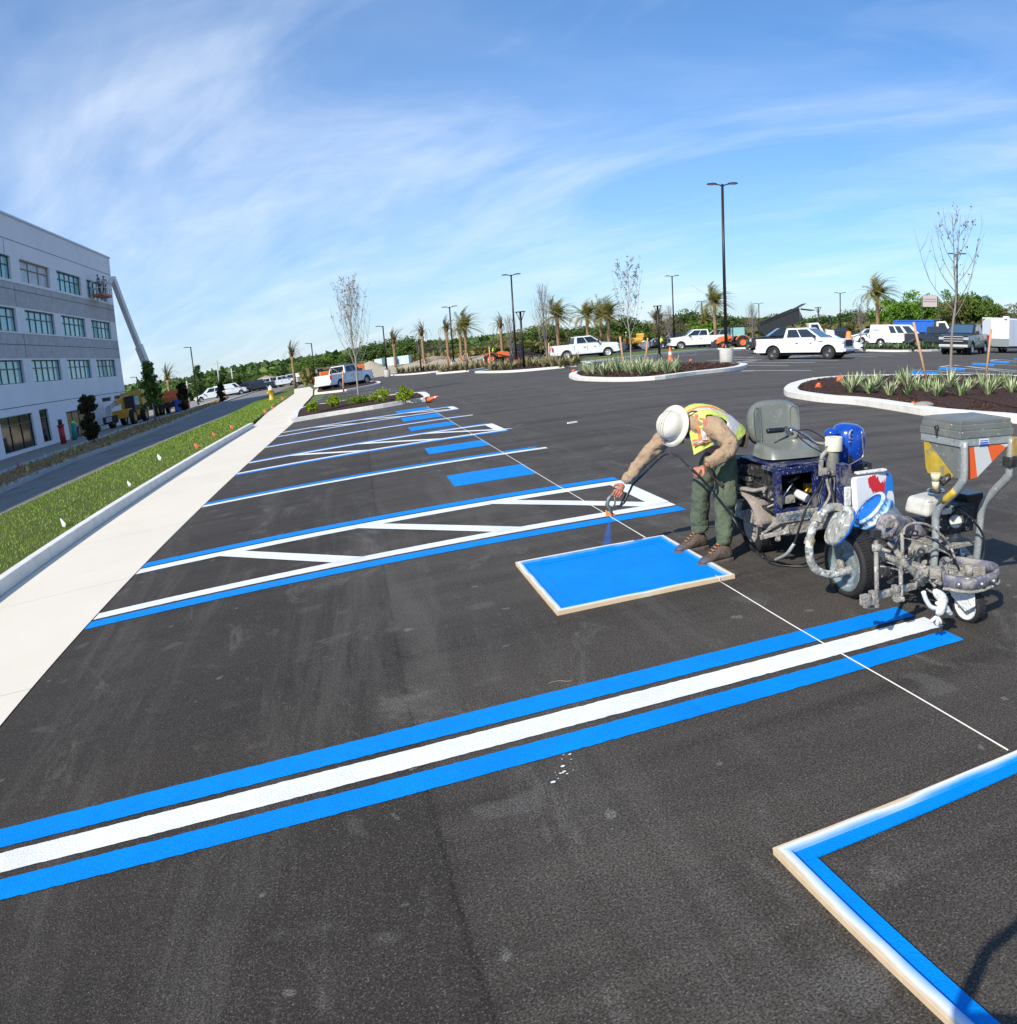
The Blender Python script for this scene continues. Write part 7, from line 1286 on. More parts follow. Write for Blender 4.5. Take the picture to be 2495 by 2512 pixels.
for x in (-.7, -1.5):
    for s in (-1, 1): wheel(tr_, (x, s * 1.0, .35), .35, .22, 'y', s, m_steel)
b = MB(); beam(b, (3.3, 0, .5), (4.4, 0, .55), .1, .1); b.box((-.4, 0, .45), (5.6, 1.7, .14)); b.build('draw_bar', m_trim, tr_)
# dump trucks
def dump(px, d, rzi, label, bedm, tilt, sc=1.0, cabm=None):
    loc = at(px, d); v = Vector((loc.x - CAM.x, loc.y - CAM.y)).normalized(); rz = math.atan2(-v.x, v.y) + RAD(rzi); t = thing('dump_truck', loc, label, 'dump truck', None, rz, sc); cm = cabm or m_cw
    b = MB(); b.box((0, 0, .95), (8.4, .9, .35)); b.build('chassis', m_under, t)
    b = MB(); b.prism([(1.6, .9), (1.6, 2.55), (2.7, 2.60), (3.15, 1.85), (4.5, 1.72), (4.6, 1.5), (4.6, .75), (4.1, .7), (2.2, .7)], -1.1, 1.1, 'y', f=lambda x, y, z: (x, y * (1 if x < 3.2 else .82), z)); b.build('cab', cm, t, bev=.08, seg=3, fixn=True)
    for s in (-1, 1):
        b = MB(); b.add([(1.85, s * 1.115, 1.75), (2.85, s * 1.115, 1.75), (2.62, s * 1.115, 2.40), (1.85, s * 1.115, 2.40)], [(0, 1, 2, 3)]); b.build('window', m_cgl, t); b = MB(); b.box((3.2, s * 1.35, 1.9), (.12, .2, .4)); b.tube([(3.2, s * 1.1, 2.0), (3.2, s * 1.3, 2.0)], .02); b.build('mirror', m_trim, t)
        b = MB(); b.prism([(3.1, .5), (3.1, 1.1), (3.4, 1.35), (4.1, 1.35), (4.4, 1.1), (4.4, .9)], s * 1.0, s * 1.2, 'y'); b.build('mudguard', cm, t, bev=.03, fixn=True); b = MB(); b.box((4.58, s * .75, 1.15), (.1, .25, .2)); b.build('headlight', m_lamp, t)
    b = MB(); b.add([(3.18, -.9, 1.84), (3.18, .9, 1.84), (2.78, .85, 2.48), (2.78, -.85, 2.48)], [(0, 1, 2, 3)]); b.build('windscreen', m_cgb, t); b = MB(); b.box((4.62, 0, 1.2), (.06, 1.1, .75)); b.box((4.66, 0, .75), (.16, 2.2, .25)); b.build('grille', m_chr, t)
    for x in (3.75, -1.3, -2.6):
        for s in (-1, 1): wheel(t, (x, s * .98, .52), .52, .34, 'y', s, m_steel)
    b = MB(); b.prism([(0, 0), (4.7, 0), (4.7, 1.45), (4.3, 1.55), (0, 1.35), (-.1, .4)], -1.2, 1.2, 'y'); b.box((4.9, 0, 1.50), (1.5, 2.3, .07), (0, -.12, 0))
    for s in (-1, 1):
        for k in range(7): b.box((.3 + k * .7, s * 1.23, .72), (.10, .08, 1.25))
        b.box((2.3, s * 1.24, 1.38), (4.6, .10, .10)); b.box((2.3, s * 1.24, .06), (4.6, .10, .12))
    bd = b.build('dump_body', bedm, t, fixn=True); bd.location = (-3.4, 0, 1.25); bd.rotation_euler = (0, -RAD(tilt), 0)
    b = MB(); b.box((2.3, 0, 1.53), (4.0, 2.0, .06)); b.build('load_liner', m_under, bd)
    if tilt > 2:
        b = MB(); R_ = Matrix.Rotation(-RAD(tilt), 3, 'Y'); tp = Vector((-3.4, 0, 1.25)) + R_ @ Vector((3.4, 0, .4)); b.tube([(.9, 0, 1.1), tp], .12, 8); b.build('hoist', m_steel, t)
        b = MB(); b.tube([(.6, -1.25, 1.2), (.6, -1.25, 4.25), (.8, -1.25, 4.3)], .035, 6); b.build('tarp_arm', m_steel, t)
        b = MB(); b.box((1.35, 0, 4.12), (2.0, 2.3, .05), (0, .12, 0)); b.build('tarp', m_trim, t)
    return t
dump(1945, 86, 12, 'white-cabbed dump truck with its black bed raised, behind the white crew-cab pickup', mat('bed_black', (.022, .024, .026), .5), 21, .94)
dump(2264, 104, 0, 'blue-bodied dump truck with white cab behind the white cargo van', mat('bed_blue', (.015, .12, .50), .4), 0, 1.06)
b = MB(); sp = at(2281, 106); b.box((0, 0, 5.4), (2.2, .1, 1.5)); b.build('board', mat('sign_tan', (.42, .36, .34), .7), (sg := thing('site_sign', sp, 'brown site board standing above the blue dump truck body', 'sign', None, -.7))); b = MB(); [b.box((x, 0, 3), (.15, .12, 6)) for x in (-1,)]; b.build('post', m_trim, sg); b = MB(); b.box((1, 0, 3), (.15, .12, 6)); b.build('post', m_trim, sg); b = MB(); b.box((0, -.06, 5.65), (1.7, .02, .12)); b.box((0, -.06, 5.35), (1.7, .02, .12)); b.build('text_line', mat('sign_brown', (.25, .18, .16), .7), sg)
# orange tractor
def tractor(px, d, rzi, label, sc=1., cabin=True, lo='loader'):
    loc = at(px, d); v = Vector((loc.x - CAM.x, loc.y - CAM.y)).normalized(); rz = math.atan2(-v.x, v.y) + RAD(rzi); t = thing('tractor', loc, label, 'tractor', None, rz, sc)
    b = MB(); b.prism([(.3, .75), (.3, 1.45), (1.6, 1.35), (1.85, 1.1), (1.85, .75)], -.38, .38, 'y'); b.build('bonnet', m_orange, t, bev=.06, fixn=True); b = MB(); b.box((.2, 0, .7), (2.8, .5, .4)); b.build('chassis', m_under, t)
    for s in (-1, 1): wheel(t, (-.75, s * .85, .68), .68, .45, 'y', s, m_orange, rimr=.5); wheel(t, (1.35, s * .78, .42), .42, .3, 'y', s, m_orange, rimr=.5); b = MB(); b.prism(arc((-.75, .68), .78, 20, 150, 8) + arc((-.75, .68), .72, 150, 20, 8), s * .62, s * 1.08, 'y'); b.build('mudguard', m_orange, t, fixn=True)
    if cabin:
        b = MB(); b.box((-.45, 0, 2.42), (1.6, 1.5, .12)); [b.box((x, y, 1.8), (.08, .08, 1.2)) for x in (-1.1, .25) for y in (-.65, .65)]; b.build('cabin_frame', m_trim, t, bev=.02); b = MB(); b.box((-.42, 0, 1.85), (1.28, 1.28, 1.0)); b.build('cabin_glass', m_glass, t)
    else:
        b = MB(); [b.tube([(-1.0, y, .9), (-1.0, y, 2.2), (-.2, y, 2.2), (-.2, y, 1.4)], .04, 6) for y in (-.5, .5)]; b.build('roll_bar', m_trim, t); b = MB(); b.box((-.6, 0, 1.1), (.5, .5, .12)); b.box((-.85, 0, 1.35), (.1, .5, .45)); b.build('seat', m_trim, t, bev=.03)
    b = MB(); [beam(b, (.2, y, 1.3), (2.2, y, .6), .10, .16) for y in (-.55, .55)]; b.build('loader_arm', m_orange, t); b = MB(); b.prism([(2.1, .15), (2.2, .85), (2.35, .85), (2.4, .3), (2.95, .15)], -.9, .9, 'y'); b.build('bucket', m_dark, t, fixn=True); return t
tractor(1800, 84, 192, 'orange tractor with a glass cab, between the silver pickup and the raised black dump bed', .95)
tractor(1215, 103, 10, 'small orange tractor with a seated driver, left of the skid-steer with a red wheel', .95, False)
p_ = at(1208, 102.5); small_person((p_.x, p_.y, .75), RAD(-10), 'driver in a yellow hi-vis shirt seated on the small orange tractor', m_hiv, m_jean, None, .25, None, .8)
# low trailer with machines between them
fl = at(1320, 84); v = Vector((fl.x - CAM.x, fl.y - CAM.y)).normalized(); fz = math.atan2(-v.x, v.y) + RAD(12); ft = thing('flatbed_trailer', fl, 'low black flatbed trailer behind the white dually pickup', 'trailer', None, fz)
b = MB(); b.box((0, 0, .62), (6.0, 2.1, .14)); beam(b, (3, 0, .6), (4.4, 0, .6), .12, .12); b.box((2.9, 0, 1.1), (.06, 1.9, .9)); b.build('deck', m_dark, ft)
for x in (-.5, -1.4):
    for s in (-1, 1): wheel(ft, (x, s * 1.05, .38), .38, .22, 'y', s, m_steel)
b = MB(); b.tube([(-2.9, -.95, .68), (-2.9, -.95, 1.25), (2.8, -.95, 1.25)], .04, 6); b.build('side_rail', m_dark, ft)
rl_ = at(1276, 90); rt2 = thing('skid_steer', rl_, 'black skid-steer loader with a red wheel, just left of the flatbed trailer', 'loader', None, fz); b = MB(); b.box((0, 0, 1.0), (2.2, 1.2, .8)); b.box((-.2, 0, 1.7), (1.1, 1.1, .8)); b.build('body', m_dark, rt2, bev=.08)
for x in (-.65, .65):
    for s in (-1, 1): wheel(rt2, (x, s * .75, .48), .48, .3, 'y', s, mat('wheel_red', (.45, .02, .02), .4), rimr=.62)
b = MB(); beam(b, (-1.0, -.62, 1.7), (1.4, -.62, .8), .12, .18); beam(b, (-1.0, .62, 1.7), (1.4, .62, .8), .12, .18); b.box((1.6, 0, .5), (.5, 1.7, .5)); b.build('loader_arm', m_dark, rt2)
# yellow roller, worker, distant parked cars
ro = at(1555, 108); rr_ = thing('road_roller', ro, 'yellow ride-on road roller behind the slender island tree', 'roller', None, -.45); b = MB(); b.box((0, 0, 1.25), (2.6, 1.5, .8)); b.box((.9, 0, 1.9), (1.1, 1.3, .6)); b.box((-.6, 0, 1.7), (.5, .8, .3)); b.build('body', m_yel, rr_, bev=.12, seg=3)
for x in (-1.5, 1.5): b = MB(); b.cyl((x, -.8, .6), (x, .8, .6), .6, n=28); b.build('drum', m_steel, rr_, bev=.02)
b = MB(); b.tube([(-.7, -.6, 1.6), (-.7, -.6, 2.6), (-.7, .6, 2.6), (-.7, .6, 1.6)], .05, 6); b.build('roll_bar', m_trim, rr_); b = MB(); b.tube([(-.95, 0, 1.6), (-1.1, 0, 2.1)], .03, 6); b.lathe([(.2, 0), (.22, .02), (.2, .04), (.2, 0)], (-1.1, 0, 2.1), (-.4, 0, 1), 16); b.build('steering_wheel', m_trim, rr_)
p_ = at(1538, 107); small_person((p_.x, p_.y, .9), 2.6, 'roller driver in lime hi-vis sitting on the yellow road roller', m_hiv, m_jean, m_hatw, .1, None, .9)
p_ = at(1620, 98); small_person((p_.x, p_.y, 0), .4, 'standing worker in lime hi-vis, right of the yellow road roller', m_hiv, m_jean, None, .15)
simple(1590, 128, 185, van, label='white high-roofed van parked beyond the yellow roller', paint=m_cw, side_glass=False, high=.4)
simple(1605, 116, 190, sedan, label='low silver-white car parked in front of the distant high-roofed van', paint=m_csil)
simple(1655, 112, 190, pickup, label='dark pickup nose-to-nose with the white crew cab beyond the verge', paint=m_cg)
simple(1970, 118, 0, sedan, label='distant white car right of the raised dump truck cab', paint=m_cw, tall=1) if False else None
simple(2062, 112, 183, pickup, label='distant black pickup in front of the dark trees, right of the raised dump bed', paint=m_ck)
simple(2125, 112, 183, sedan, label='distant silver car at the foot of the big date palm', paint=m_csil, tall=1)
simple(2142, 96, 185, sedan, label='distant white car left of the cargo van', paint=m_cw)
for x, yb in ((2082, 812), ): 
    b = MB(); b.lathe([(.35, 0), (.35, .08), (.28, .1), (.2, .9), (.14, 1.3), (.001, 1.32)], (0, 0, 0), n=16); o = b.build('traffic_barrel', m_or); o.location = at(2082, 104); o.scale = (1.8, 1.8, 1.1); tag(o, 'orange barrel-like marker right of the distant black pickup', 'barrel')
# machines by the building
tb_ = Vector((-18.2, 76.6, 0)); th = thing('telehandler', tb_, 'yellow telehandler with black cab parked at the building wall', 'telehandler', None, PI / 2 + .06)
b = MB(); b.box((0, 0, 1.0), (4.2, 1.5, .7)); b.prism([(-3.0, .8), (-3.1, 2.0), (-2.4, 2.7), (-1.5, 2.7), (-1.3, 1.2), (-1.8, .7)], -1.0, 1.0, 'y'); b.build('body', m_yel, th, bev=.06, fixn=True); th.rotation_euler = (0, 0, -PI / 2 - .06)
b = MB(); b.box((.2, .55, 1.75), (1.5, .9, 1.2)); b.build('cab', m_dark, th, bev=.05); b = MB(); b.box((.2, 1.01, 1.9), (1.25, .02, .75)); b.build('window', m_glass, th); b = MB(); b.box((.2, 1.0, 1.55), (1.5, .03, .12)); b.build('cab_rail', m_dark, th)
b = MB(); beam(b, (-2.2, -.1, 2.4), (2.6, -.1, 1.95), .36, .42); b.build('boom', m_yel, th); b = MB(); beam(b, (1.8, -.1, 2.03), (4.4, -.1, 1.7), .27, .30); beam(b, (4.4, -.1, 1.75), (4.7, -.1, .6), .5, .2); b.build('inner_boom', m_steel, th); b = MB(); [b.box((5.2, y, .5), (1.2, .14, .06)) for y in (-.4, .4)]; b.box((4.65, 0, .75), (.1, 1.3, .6)); b.build('fork', m_dark, th)
for x in (-1.55, 1.65):
    for s in (-1, 1): wheel(th, (x, s * .98, .62), .62, .42, 'y', s, m_yel, rimr=.55, tread=16)
g2 = at(352, 99); ex_ = thing('wheeled_excavator', Vector((-19.3, 88.5, 0)), 'second yellow machine with a hood-like counterweight behind the telehandler', 'loader', None, -1.5)
b = MB(); b.box((0, 0, 1.9), (2.6, 2.0, 1.3)); b.build('hood', m_yel, ex_, bev=.2, seg=3); b = MB(); b.box((0, 0, .95), (3.4, 1.7, .4)); b.build('chassis', m_dark, ex_)
for x in (-1.2, 1.2):
    for s in (-1, 1): wheel(ex_, (x, s * .95, .55), .55, .4, 'y', s, m_yel, rimr=.5)
# parked row at the far end of the lane
row = [(512, 143, 'sedan', m_cw, 'white SUV parked nearest the building in the far row', 1, 184), (562, 150, 'van', m_cw, 'white service van second in the far row beside the lane', 0, 8), (607, 155, 'pickup', m_cg, 'dark grey pickup behind the small holly in the far row', 0, 176), (633, 152, 'pickup', m_ck, 'black open-bed pickup in the middle of the far row', 0, 176), (650, 160, 'pickup', m_cw, 'white pickup right after the black one in the far row', 0, 186), (668, 163, 'pickup', m_csil, 'silver pickup between the two white ones in the far row', 0, 186), (690, 160, 'pickup', m_cw, 'white crew-cab pickup facing the camera near the tied-up palm', 0, 6), (712, 166, 'pickup', m_csil, 'grey-green pickup last in the far row beside the lane', 0, 186), (733, 176, 'van', m_cw, 'small white truck beyond the tied-up palm', 0, 0), (752, 178, 'pickup', m_csil, 'blue-grey pickup beyond the tied-up palm', 0, 0)]
for x, d, k, pm, lab, tall, rzi in row:
    if k == 'sedan': simple(x, d, rzi, sedan, label=lab, paint=pm, tall=tall, sc=1.05, cat='car')
    elif k == 'van': simple(x, d, rzi, van, label=lab, paint=pm, side_glass=False)
    else: simple(x, d, rzi, pickup, label=lab, paint=pm)
# white utility pickup seen from behind, past the first island
p = G(840, 951); t, _ = simple(843, 74, 50, pickup, label='white utility pickup with open rear and ladder rack, seen from behind the bare island tree', paint=m_cw, sc=.98); 
b = MB(); [b.tube([(-2.6, y, 1.2), (-2.6, y, 1.95), (1.2, y, 1.98)], .03, 6) for y in (-.8, .8)]; b.build('ladder_rack', m_steel, t)
p = at(878, 76); gn = thing('generator', p, 'orange compressor beside the white utility pickup', 'compressor', None, .3); b = MB(); b.box((0, 0, 1.35), (1.0, .9, .9)); b.build('housing', m_orange, gn, bev=.1); b = MB(); b.box((0, 0, .75), (1.1, .8, .2)); b.build('base_frame', m_dark, gn)
for s in (-1, 1): wheel(gn, (0, s * .55, .32), .32, .2, 'y', s)
for x, d, lab, mm, sc_ in ((812, 118, 'long orange machine behind the white utility pickup', m_orange, .75), (728, 172, 'orange machine at the foot of the tied-up palm', m_orange, .6)):
    mc_ = thing('site_machine', at(x, d), lab, 'machine', None, .2, sc_); b = MB(); b.box((0, 0, 1.7), (4.2, 1.6, .9)); b.build('housing', mm, mc_, bev=.1); b = MB(); b.box((0, 0, .7), (4.6, 1.5, .5)); b.build('track', m_dark, mc_, bev=.1)
# ================================================================== lamps, cones, small site things
m_pole = mat('bronze_pole', (.022, .021, .020), .4, .3); m_conc = mat('pier_concrete', (.50, .48, .44), .85, noise=(5, .15), bump=(20, .2)); m_disc = mat('lamp_disc', (.75, .72, .70), .4)
def lamp(px, d, yt, label, kind='twin', z0=0., pier=None, base=None, heads=None):
    loc = base if base is not None else at(px, d, z0); t = thing('lamp_post', loc, label, 'lamp post', 'lamp posts over the lot'); H = AD(px, yt, math.hypot(loc.x - CAM.x, loc.y - CAM.y)).z - loc.z; r = .085; ph = 0
    v = Vector((loc.x - CAM.x, loc.y - CAM.y, 0)).normalized(); rt_ = Vector((v.y, -v.x, 0))
    if pier: ph = pier[1]; b = MB(); b.cyl((0, 0, -.05), (0, 0, ph), pier[0], n=28); b.build('concrete_pier', m_conc, t, bev=.02)
    b = MB(); b.tube([(0, 0, ph + .12), (0, 0, H - .05)], [r * 1.15, r * .85], 12); b.lathe([(r * 2.4, ph + .002), (r * 2.3, ph + .05), (r * 1.2, ph + .22)], n=20); b.build('pole', m_pole, t)
    if kind in ('twin', 'bar', 'single'):
        for s in ((-1, 1) if kind != 'single' else (-1,)):
            b = MB(); b.tube([Vector((0, 0, H - .18)), rt_ * s * .18 + Vector((0, 0, H - .08)), rt_ * s * .38 + Vector((0, 0, H - .05))], .035, 8)
            if kind == 'twin': c = rt_ * s * .58 + Vector((0, 0, H - .03)); b.lathe([(.001, .06), (.15, .055), (.27, .03), (.30, .0), (.27, -.02)], c, n=24)
            else: beam(b, rt_ * s * .3 + Vector((0, 0, H - .03)), rt_ * s * .85 + Vector((0, 0, H - .01)), .30, .07)
            hd_ = b.build('lamp_head', m_pole, t)
            if kind == 'twin': q = MB(); q.lathe([(.001, -.03), (.25, -.028), (.27, -.02)], c, n=24); q.build('lens', m_disc, hd_)
    else:
        b = MB(); [b.tube([(0, 0, H - .75), rt_ * s * .28 + Vector((0, 0, H - .04))], .03, 6) for s in (-1, 1)]; b.cyl((0, 0, H - .05), (0, 0, H), .36, n=24); b.build('lamp_head', m_pole, t)
    return t
bs = G(1783, 880); bs = G(1783, 884)
lamp(1772, 0, 446, 'tallest black twin-disc lamp post on a round concrete pier in the middle of the lot', 'twin', 0, (.40, .78), bs)
for x, d, yt, lab, k, pr in ((1265, 76, 668, 'tall twin-headed lamp post left of the white dually pickup', 'twin', None), (1654, 100, 672, 'tall twin-headed lamp post at the nose of the far white crew cab', 'twin', (.35, .8)), (1112, 92, 747, 'thin bar-headed lamp post between the leaning palms', 'bar', (.35, .8)), (948, 100, 794, 'thin bar-headed lamp post left of the blue sheds', 'single', (.35, .8)), (772, 120, 836, 'slender pole right of the bundled palm', 'single', None), (482, 110, 844, 'lamp post with one arm to the left above the white car', 'single', None), (344, 125, 918, 'small lamp post seen through the evergreen by the building corner', 'single', None),
                        (2062, 120, 714, 'thin bar-headed lamp post left of the big date palm', 'bar', None), (1863, 140, 740, 'distant bar-headed lamp post above the orange tractor', 'bar', None), (2347, 75, 618, 'twin-disc lamp post standing behind the near bare tree', 'twin', None), (1724, 130, 735, 'distant single-pole lamp behind the far white crew cab', 'bar', None)):
    lamp(x, d, yt, lab, k, 0, pr)
for x, d, yt, lab in ((1282, 58, 760, 'Y-topped lamp in the planting by the flatbed trailer'), (1031, 98, 829, 'low lamp among the brown bedding near the concrete pipe'), (1616, 66, 746, 'Y-topped lamp on the grass verge right of the yellow roller'), (2008, 90, 750, 'Y-topped lamp right of the raised dump bed'), (2037, 120, 770, 'small hooked lamp left of the distant pickup')):
    lamp(x, d, yt, lab, 'Y')
for x, d, yt, lab in ((540, 190, 880, 'pale utility pole behind the evergreen hedge'), (462, 170, 930, 'pale stub pole behind the lane trees'), (573, 190, 900, 'pale utility pole with insulators above the dark pickup')):
    loc = at(x, d); h = hgt(x, yt, d); b = MB(); b.tube([(0, 0, 0), (0, 0, h)], .16, 8); b.box((0, 0, h - .6), (1.6, .12, .12)); o = b.build('utility_pole', mat('pole_pale', (.42, .41, .38), .8)); o.location = loc; tag(o, lab, 'utility pole')
def cone(loc, h, label, dark=False, group='traffic cones'):
    t = thing('traffic_cone', loc, label, 'traffic cone', group); r = h * .17; b = MB(); b.lathe([(r, .03), (r * .86, h * .28)], n=24); b.lathe([(r * .66, h * .52), (r * .50, h * .66)], n=24); b.lathe([(r * .36, h * .80), (r * .2, h * .985), (.001, h)], n=24); b.build('cone_body', mat('cone_orange', (.80, .12, .03), .5, noise=(7, .15)), t)
    b = MB(); b.lathe([(r * .86, h * .28), (r * .66, h * .52)], n=24); b.build('lower_band', mat('cone_band', (.80, .16, .07), .4), t); b = MB(); b.lathe([(r * .50, h * .66), (r * .36, h * .80)], n=24); b.build('upper_band', mat('cone_white', (.72, .68, .64), .4), t)
    b = MB(); b.prism([(r * 1.3 * x, r * 1.3 * y) for x, y in ((1, .8), (.8, 1), (-.8, 1), (-1, .8), (-1, -.8), (-.8, -1), (.8, -1), (1, -.8))], 0, .035); b.build('base', m_black, t, fixn=True); return t
cone(G(1646, 904, .14), 1.02, 'tall orange and white traffic cone on the coned island')
for x in (1188, 1200): p = G(x, 896 - (x - 1188) * .05, .1); cone(p, .95, 'one of the pair of orange cones left of the small orange tractor' if x == 1188 else 'right cone of the pair left of the small orange tractor')
p = G(1050, 985); c = cone(p, .55, 'fallen orange cone at the nose of the first island'); c.rotation_euler = (RAD(78), 0, .8); c.location = (p.x, p.y, .10)
# stakes
for a, c, lab, r in (((2277, 947), (2241, 787), 'wooden stake leaning left, left of the near bare tree', .035), ((2417, 934), (2432, 803), 'wooden stake leaning right, right of the near bare tree', .035), ((1532, 908), (1521, 822), 'wooden stake left of the slender tree on the coned island', .045), ((1583, 897), (1589, 825), 'wooden stake right of the slender tree on the coned island', .045), ((1204, 899), (1200, 847), 'grey wooden post beside the pair of cones', .06), ((1348, 895), (1346, 838), 'grey post in the bedding beside the white dually pickup', .06), ((843, 957), (841, 905), 'wooden stake behind the white utility pickup', .06)):
    stake(a, c, lab, r)
# hydrant and standpipes
def hydrant(loc, label, m1, m2, sc=1.):
    t = thing('fire_hydrant', loc, label, 'fire hydrant', None, .4, sc); b = MB(); b.lathe([(.001, 0), (.19, 0), (.19, .05), (.14, .07), (.13, .55), (.17, .57), (.17, .61), (.14, .62)], n=20); b.build('barrel', m1, t); b = MB(); b.lathe([(.14, .62), (.135, .70), (.09, .78), (.04, .82), (.04, .88), (.001, .88)], n=20); b.build('bonnet', m2, t)
    for a in (0, PI / 2, PI): b = MB(); d = Vector((cos(a), sin(a), 0)); b.cyl(d * .1 + Vector((0, 0, .45)), d * .24 + Vector((0, 0, .45)), .065, n=14); b.build('outlet', m1, t)
    return t
hydrant(G(667, 978, .12), 'yellow fire hydrant with a white top on the lawn beside the walk', mat('hydrant_yellow', (.70, .42, .03), .4), mat('hydrant_white', (.75, .75, .74), .4), 1.25)
sp_ = G(157, 1085, .02); t = thing('fire_standpipe', sp_, 'red fire department standpipe in front of the building wall', 'standpipe'); b = MB(); b.cyl((0, 0, 0), (0, 0, 1.15), .20, n=16); b.cyl((0, 0, 1.15), (0, 0, 1.25), .26, n=16); b.build('red_pipe', mat('pipe_red', (.42, .02, .03), .4), t); b = MB(); b.cyl((0, 0, 1.25), (0, 0, 1.6), .14, n=14); b.build('coupling', m_dark, t)
sp_ = G(184, 1076, .02); b = MB(); b.cyl((0, 0, 0), (.1, 0, 1.15), .18, n=14); o = b.build('bollard', mat('teal_pipe', (.02, .26, .22), .5)); o.location = sp_; tag(o, 'teal pipe bollard beside the stooping worker at the building', 'bollard')
# marker flags along the lawn edge
def flag(px, py, z, label, mt, h=.42, s=.12, group='marker flags'):
    loc = G(px, py, z); t = thing('marker_flag', loc, label, 'marker flag', group); b = MB(); b.tube([(0, 0, 0), (0, 0, h)], .004, 5); b.build('wire', m_steel, t); b = MB(); v = Vector((.7, -.7, 0)); b.add([Vector((0, 0, h)), Vector((0, 0, h - s)), v * s * .6 + Vector((0, .02, h - s * 1.2)), v * s * 1.2 + Vector((0, 0, h - s * .7)), v * s * .5 + Vector((0, -.02, h - s * .15))], [(0, 1, 2, 3, 4)]); o = b.build('cloth', mt, t); q = o.modifiers.new('t', 'SOLIDIFY'); q.thickness = .003; return t
m_fr = mat('flag_red', (.80, .10, .05), .7); m_fw = mat('flag_white', (.75, .80, .78), .7); m_fy = mat('flag_yellow', (.65, .62, .06), .7); m_fp = mat('flag_pink', (.70, .12, .22), .7)
for x, y, lab, mm, h, s in ((153, 1290, 'crumpled white flag at the kerb, nearest the camera', m_fw, .16, .20), (317, 1200, 'white-green flag standing at the lawn edge', m_fw, .22, .16), (391, 1140, 'tall white flag in the middle of the lawn', m_fw, .34, .22), (481, 1107, 'red flag by the kerb, nearest of the red ones', m_fr, .30, .22), (524, 1074, 'red flag second from the camera', m_fr, .26, .20), (568, 1058, 'red flag third from the camera', m_fr, .32, .22), (649, 1015, 'red flag fourth, where the kerb ends', m_fr, .3, .24), (667, 1005, 'red flag fifth, beside the walk', m_fr, .3, .24), (691, 980, 'red flag farthest, right of the hydrant', m_fr, .35, .36)):
    flag(x, y, .12, lab, mm, h * .85, s * .62)
for x, y, lab, mm in ((68, 1166, 'yellow flag in the pine straw, nearest', m_fy), (45, 1155, 'pink flag on the straw strip kerb', m_fp), (141, 1122, 'yellow flag in the straw, second', m_fy), (184, 1112, 'yellow flag left of the bronze magnolia', m_fy), (112, 1130, 'white pipe stub flag on the straw strip', m_fw), (270, 1078, 'yellow tag beside the bronze magnolia foot', m_fy), (391, 1032, 'pink flag under the cone-crowned tree', m_fp), (408, 1027, 'yellow flag right of the cone-crowned tree', m_fy)):
    flag(x, y, .12, lab, mm, .38, .2)
# orange debris on the islands, pipe, sheds, sand pile, toilets
def rag(px, py, z, s, label, seed, mt=None):
    b = MB(); b.ell((0, 0, s * .35), (s * .6, s * .45, s * .4), n=9, m=6, jit=.38, rnd=random.Random(seed)); o = b.build('plastic_bag', mt or mat('orange_plastic', (.85, .13, .03), .5)); o.location = G(px, py, z); tag(o, label, 'plastic bag'); wrinkle(o, .05, .10, 1); return o
rag(2062, 934, .13, .24, 'bright orange bag at the left end of the near plant bed', 1); rag(2008, 949, .13, .17, 'orange plastic scrap on the mulch at the island nose', 2); rag(1994, 930, .05, .13, 'small orange marker just behind the near island nose', 3); rag(2241, 988, .13, .07, 'tiny red scrap on the front mulch of the near island', 4)
rag(1408, 910, 0, .22, 'orange scrap at the left nose of the coned island', 5); rag(1695, 884, 0, .2, 'orange scrap on the asphalt behind the cone', 6); rag(1591, 917, .13, .12, 'orange scrap on the front mulch of the coned island', 7)
b = MB(); b.ell((0, 0, .02), (.24, .16, .07), n=14, m=8, jit=.06, rnd=random.Random(4)); o = b.build('field_stone', mat('stone', (.28, .24, .20), .9, noise=(10, .2))); o.location = G(2266, 992, .13); tag(o, 'flat grey-brown stone at the front edge of the near island', 'stone')
p = G(963, 914); b = MB(); d = Vector((.92, -.38, 0)); b.lathe([(.42, -1.2), (.42, 1.2), (.34, 1.2), (.34, -1.2), (.42, -1.2)], (0, 0, .42), d, 24); o = b.build('concrete_pipe', mat('pipe_grey', (.24, .23, .22), .8)); o.location = p; tag(o, 'short grey concrete pipe lying at the kerb, its dark mouth to the right', 'pipe')
for k, (x, w, lab) in enumerate(((932, 2.5, 'pale blue container, left one of three'), (963, 3.1, 'pale blue container, middle of three'), (993, 3.6, 'pale blue container, right one of three'))):
    loc = at(x, 118, 1.15); t = thing('storage_container', loc, lab, 'container', 'pale blue containers', -.4, .45); b = MB(); b.box((0, 0, 1.25), (w, 2.4, 2.5)); b.build('box_shell', mat('pale_teal', (.42, .62, .66), .5, noise=(3, .1)), t, bev=.04); b = MB(); [b.box((-w / 2 + .3 + i * .5, -1.21, 1.25), (.05, .03, 2.2)) for i in range(int(w / .5))]; b.build('rib', m_cw, t); b = MB(); b.box((0, -1.215, 1.2), (.9, .03, 2.0)); b.build('door', m_cw, t)
bk = MB(); A_ = [at(x, d, z) for x, d, z in ((850, 108, -.02), (960, 108, -.02), (1080, 108, -.02), (1215, 110, -.02))]; B_ = [at(x, d, z) for x, d, z in ((862, 114, .9), (960, 113, 1.15), (1080, 113, 1.1), (1205, 115, .9))]; C_ = [at(x, d, z) for x, d, z in ((862, 124, 1.0), (960, 126, 1.2), (1080, 126, 1.15), (1205, 124, 1.0))]; D_ = [at(x, d, z) for x, d, z in ((850, 131, -.02), (960, 134, -.02), (1080, 134, -.02), (1215, 131, -.02))]
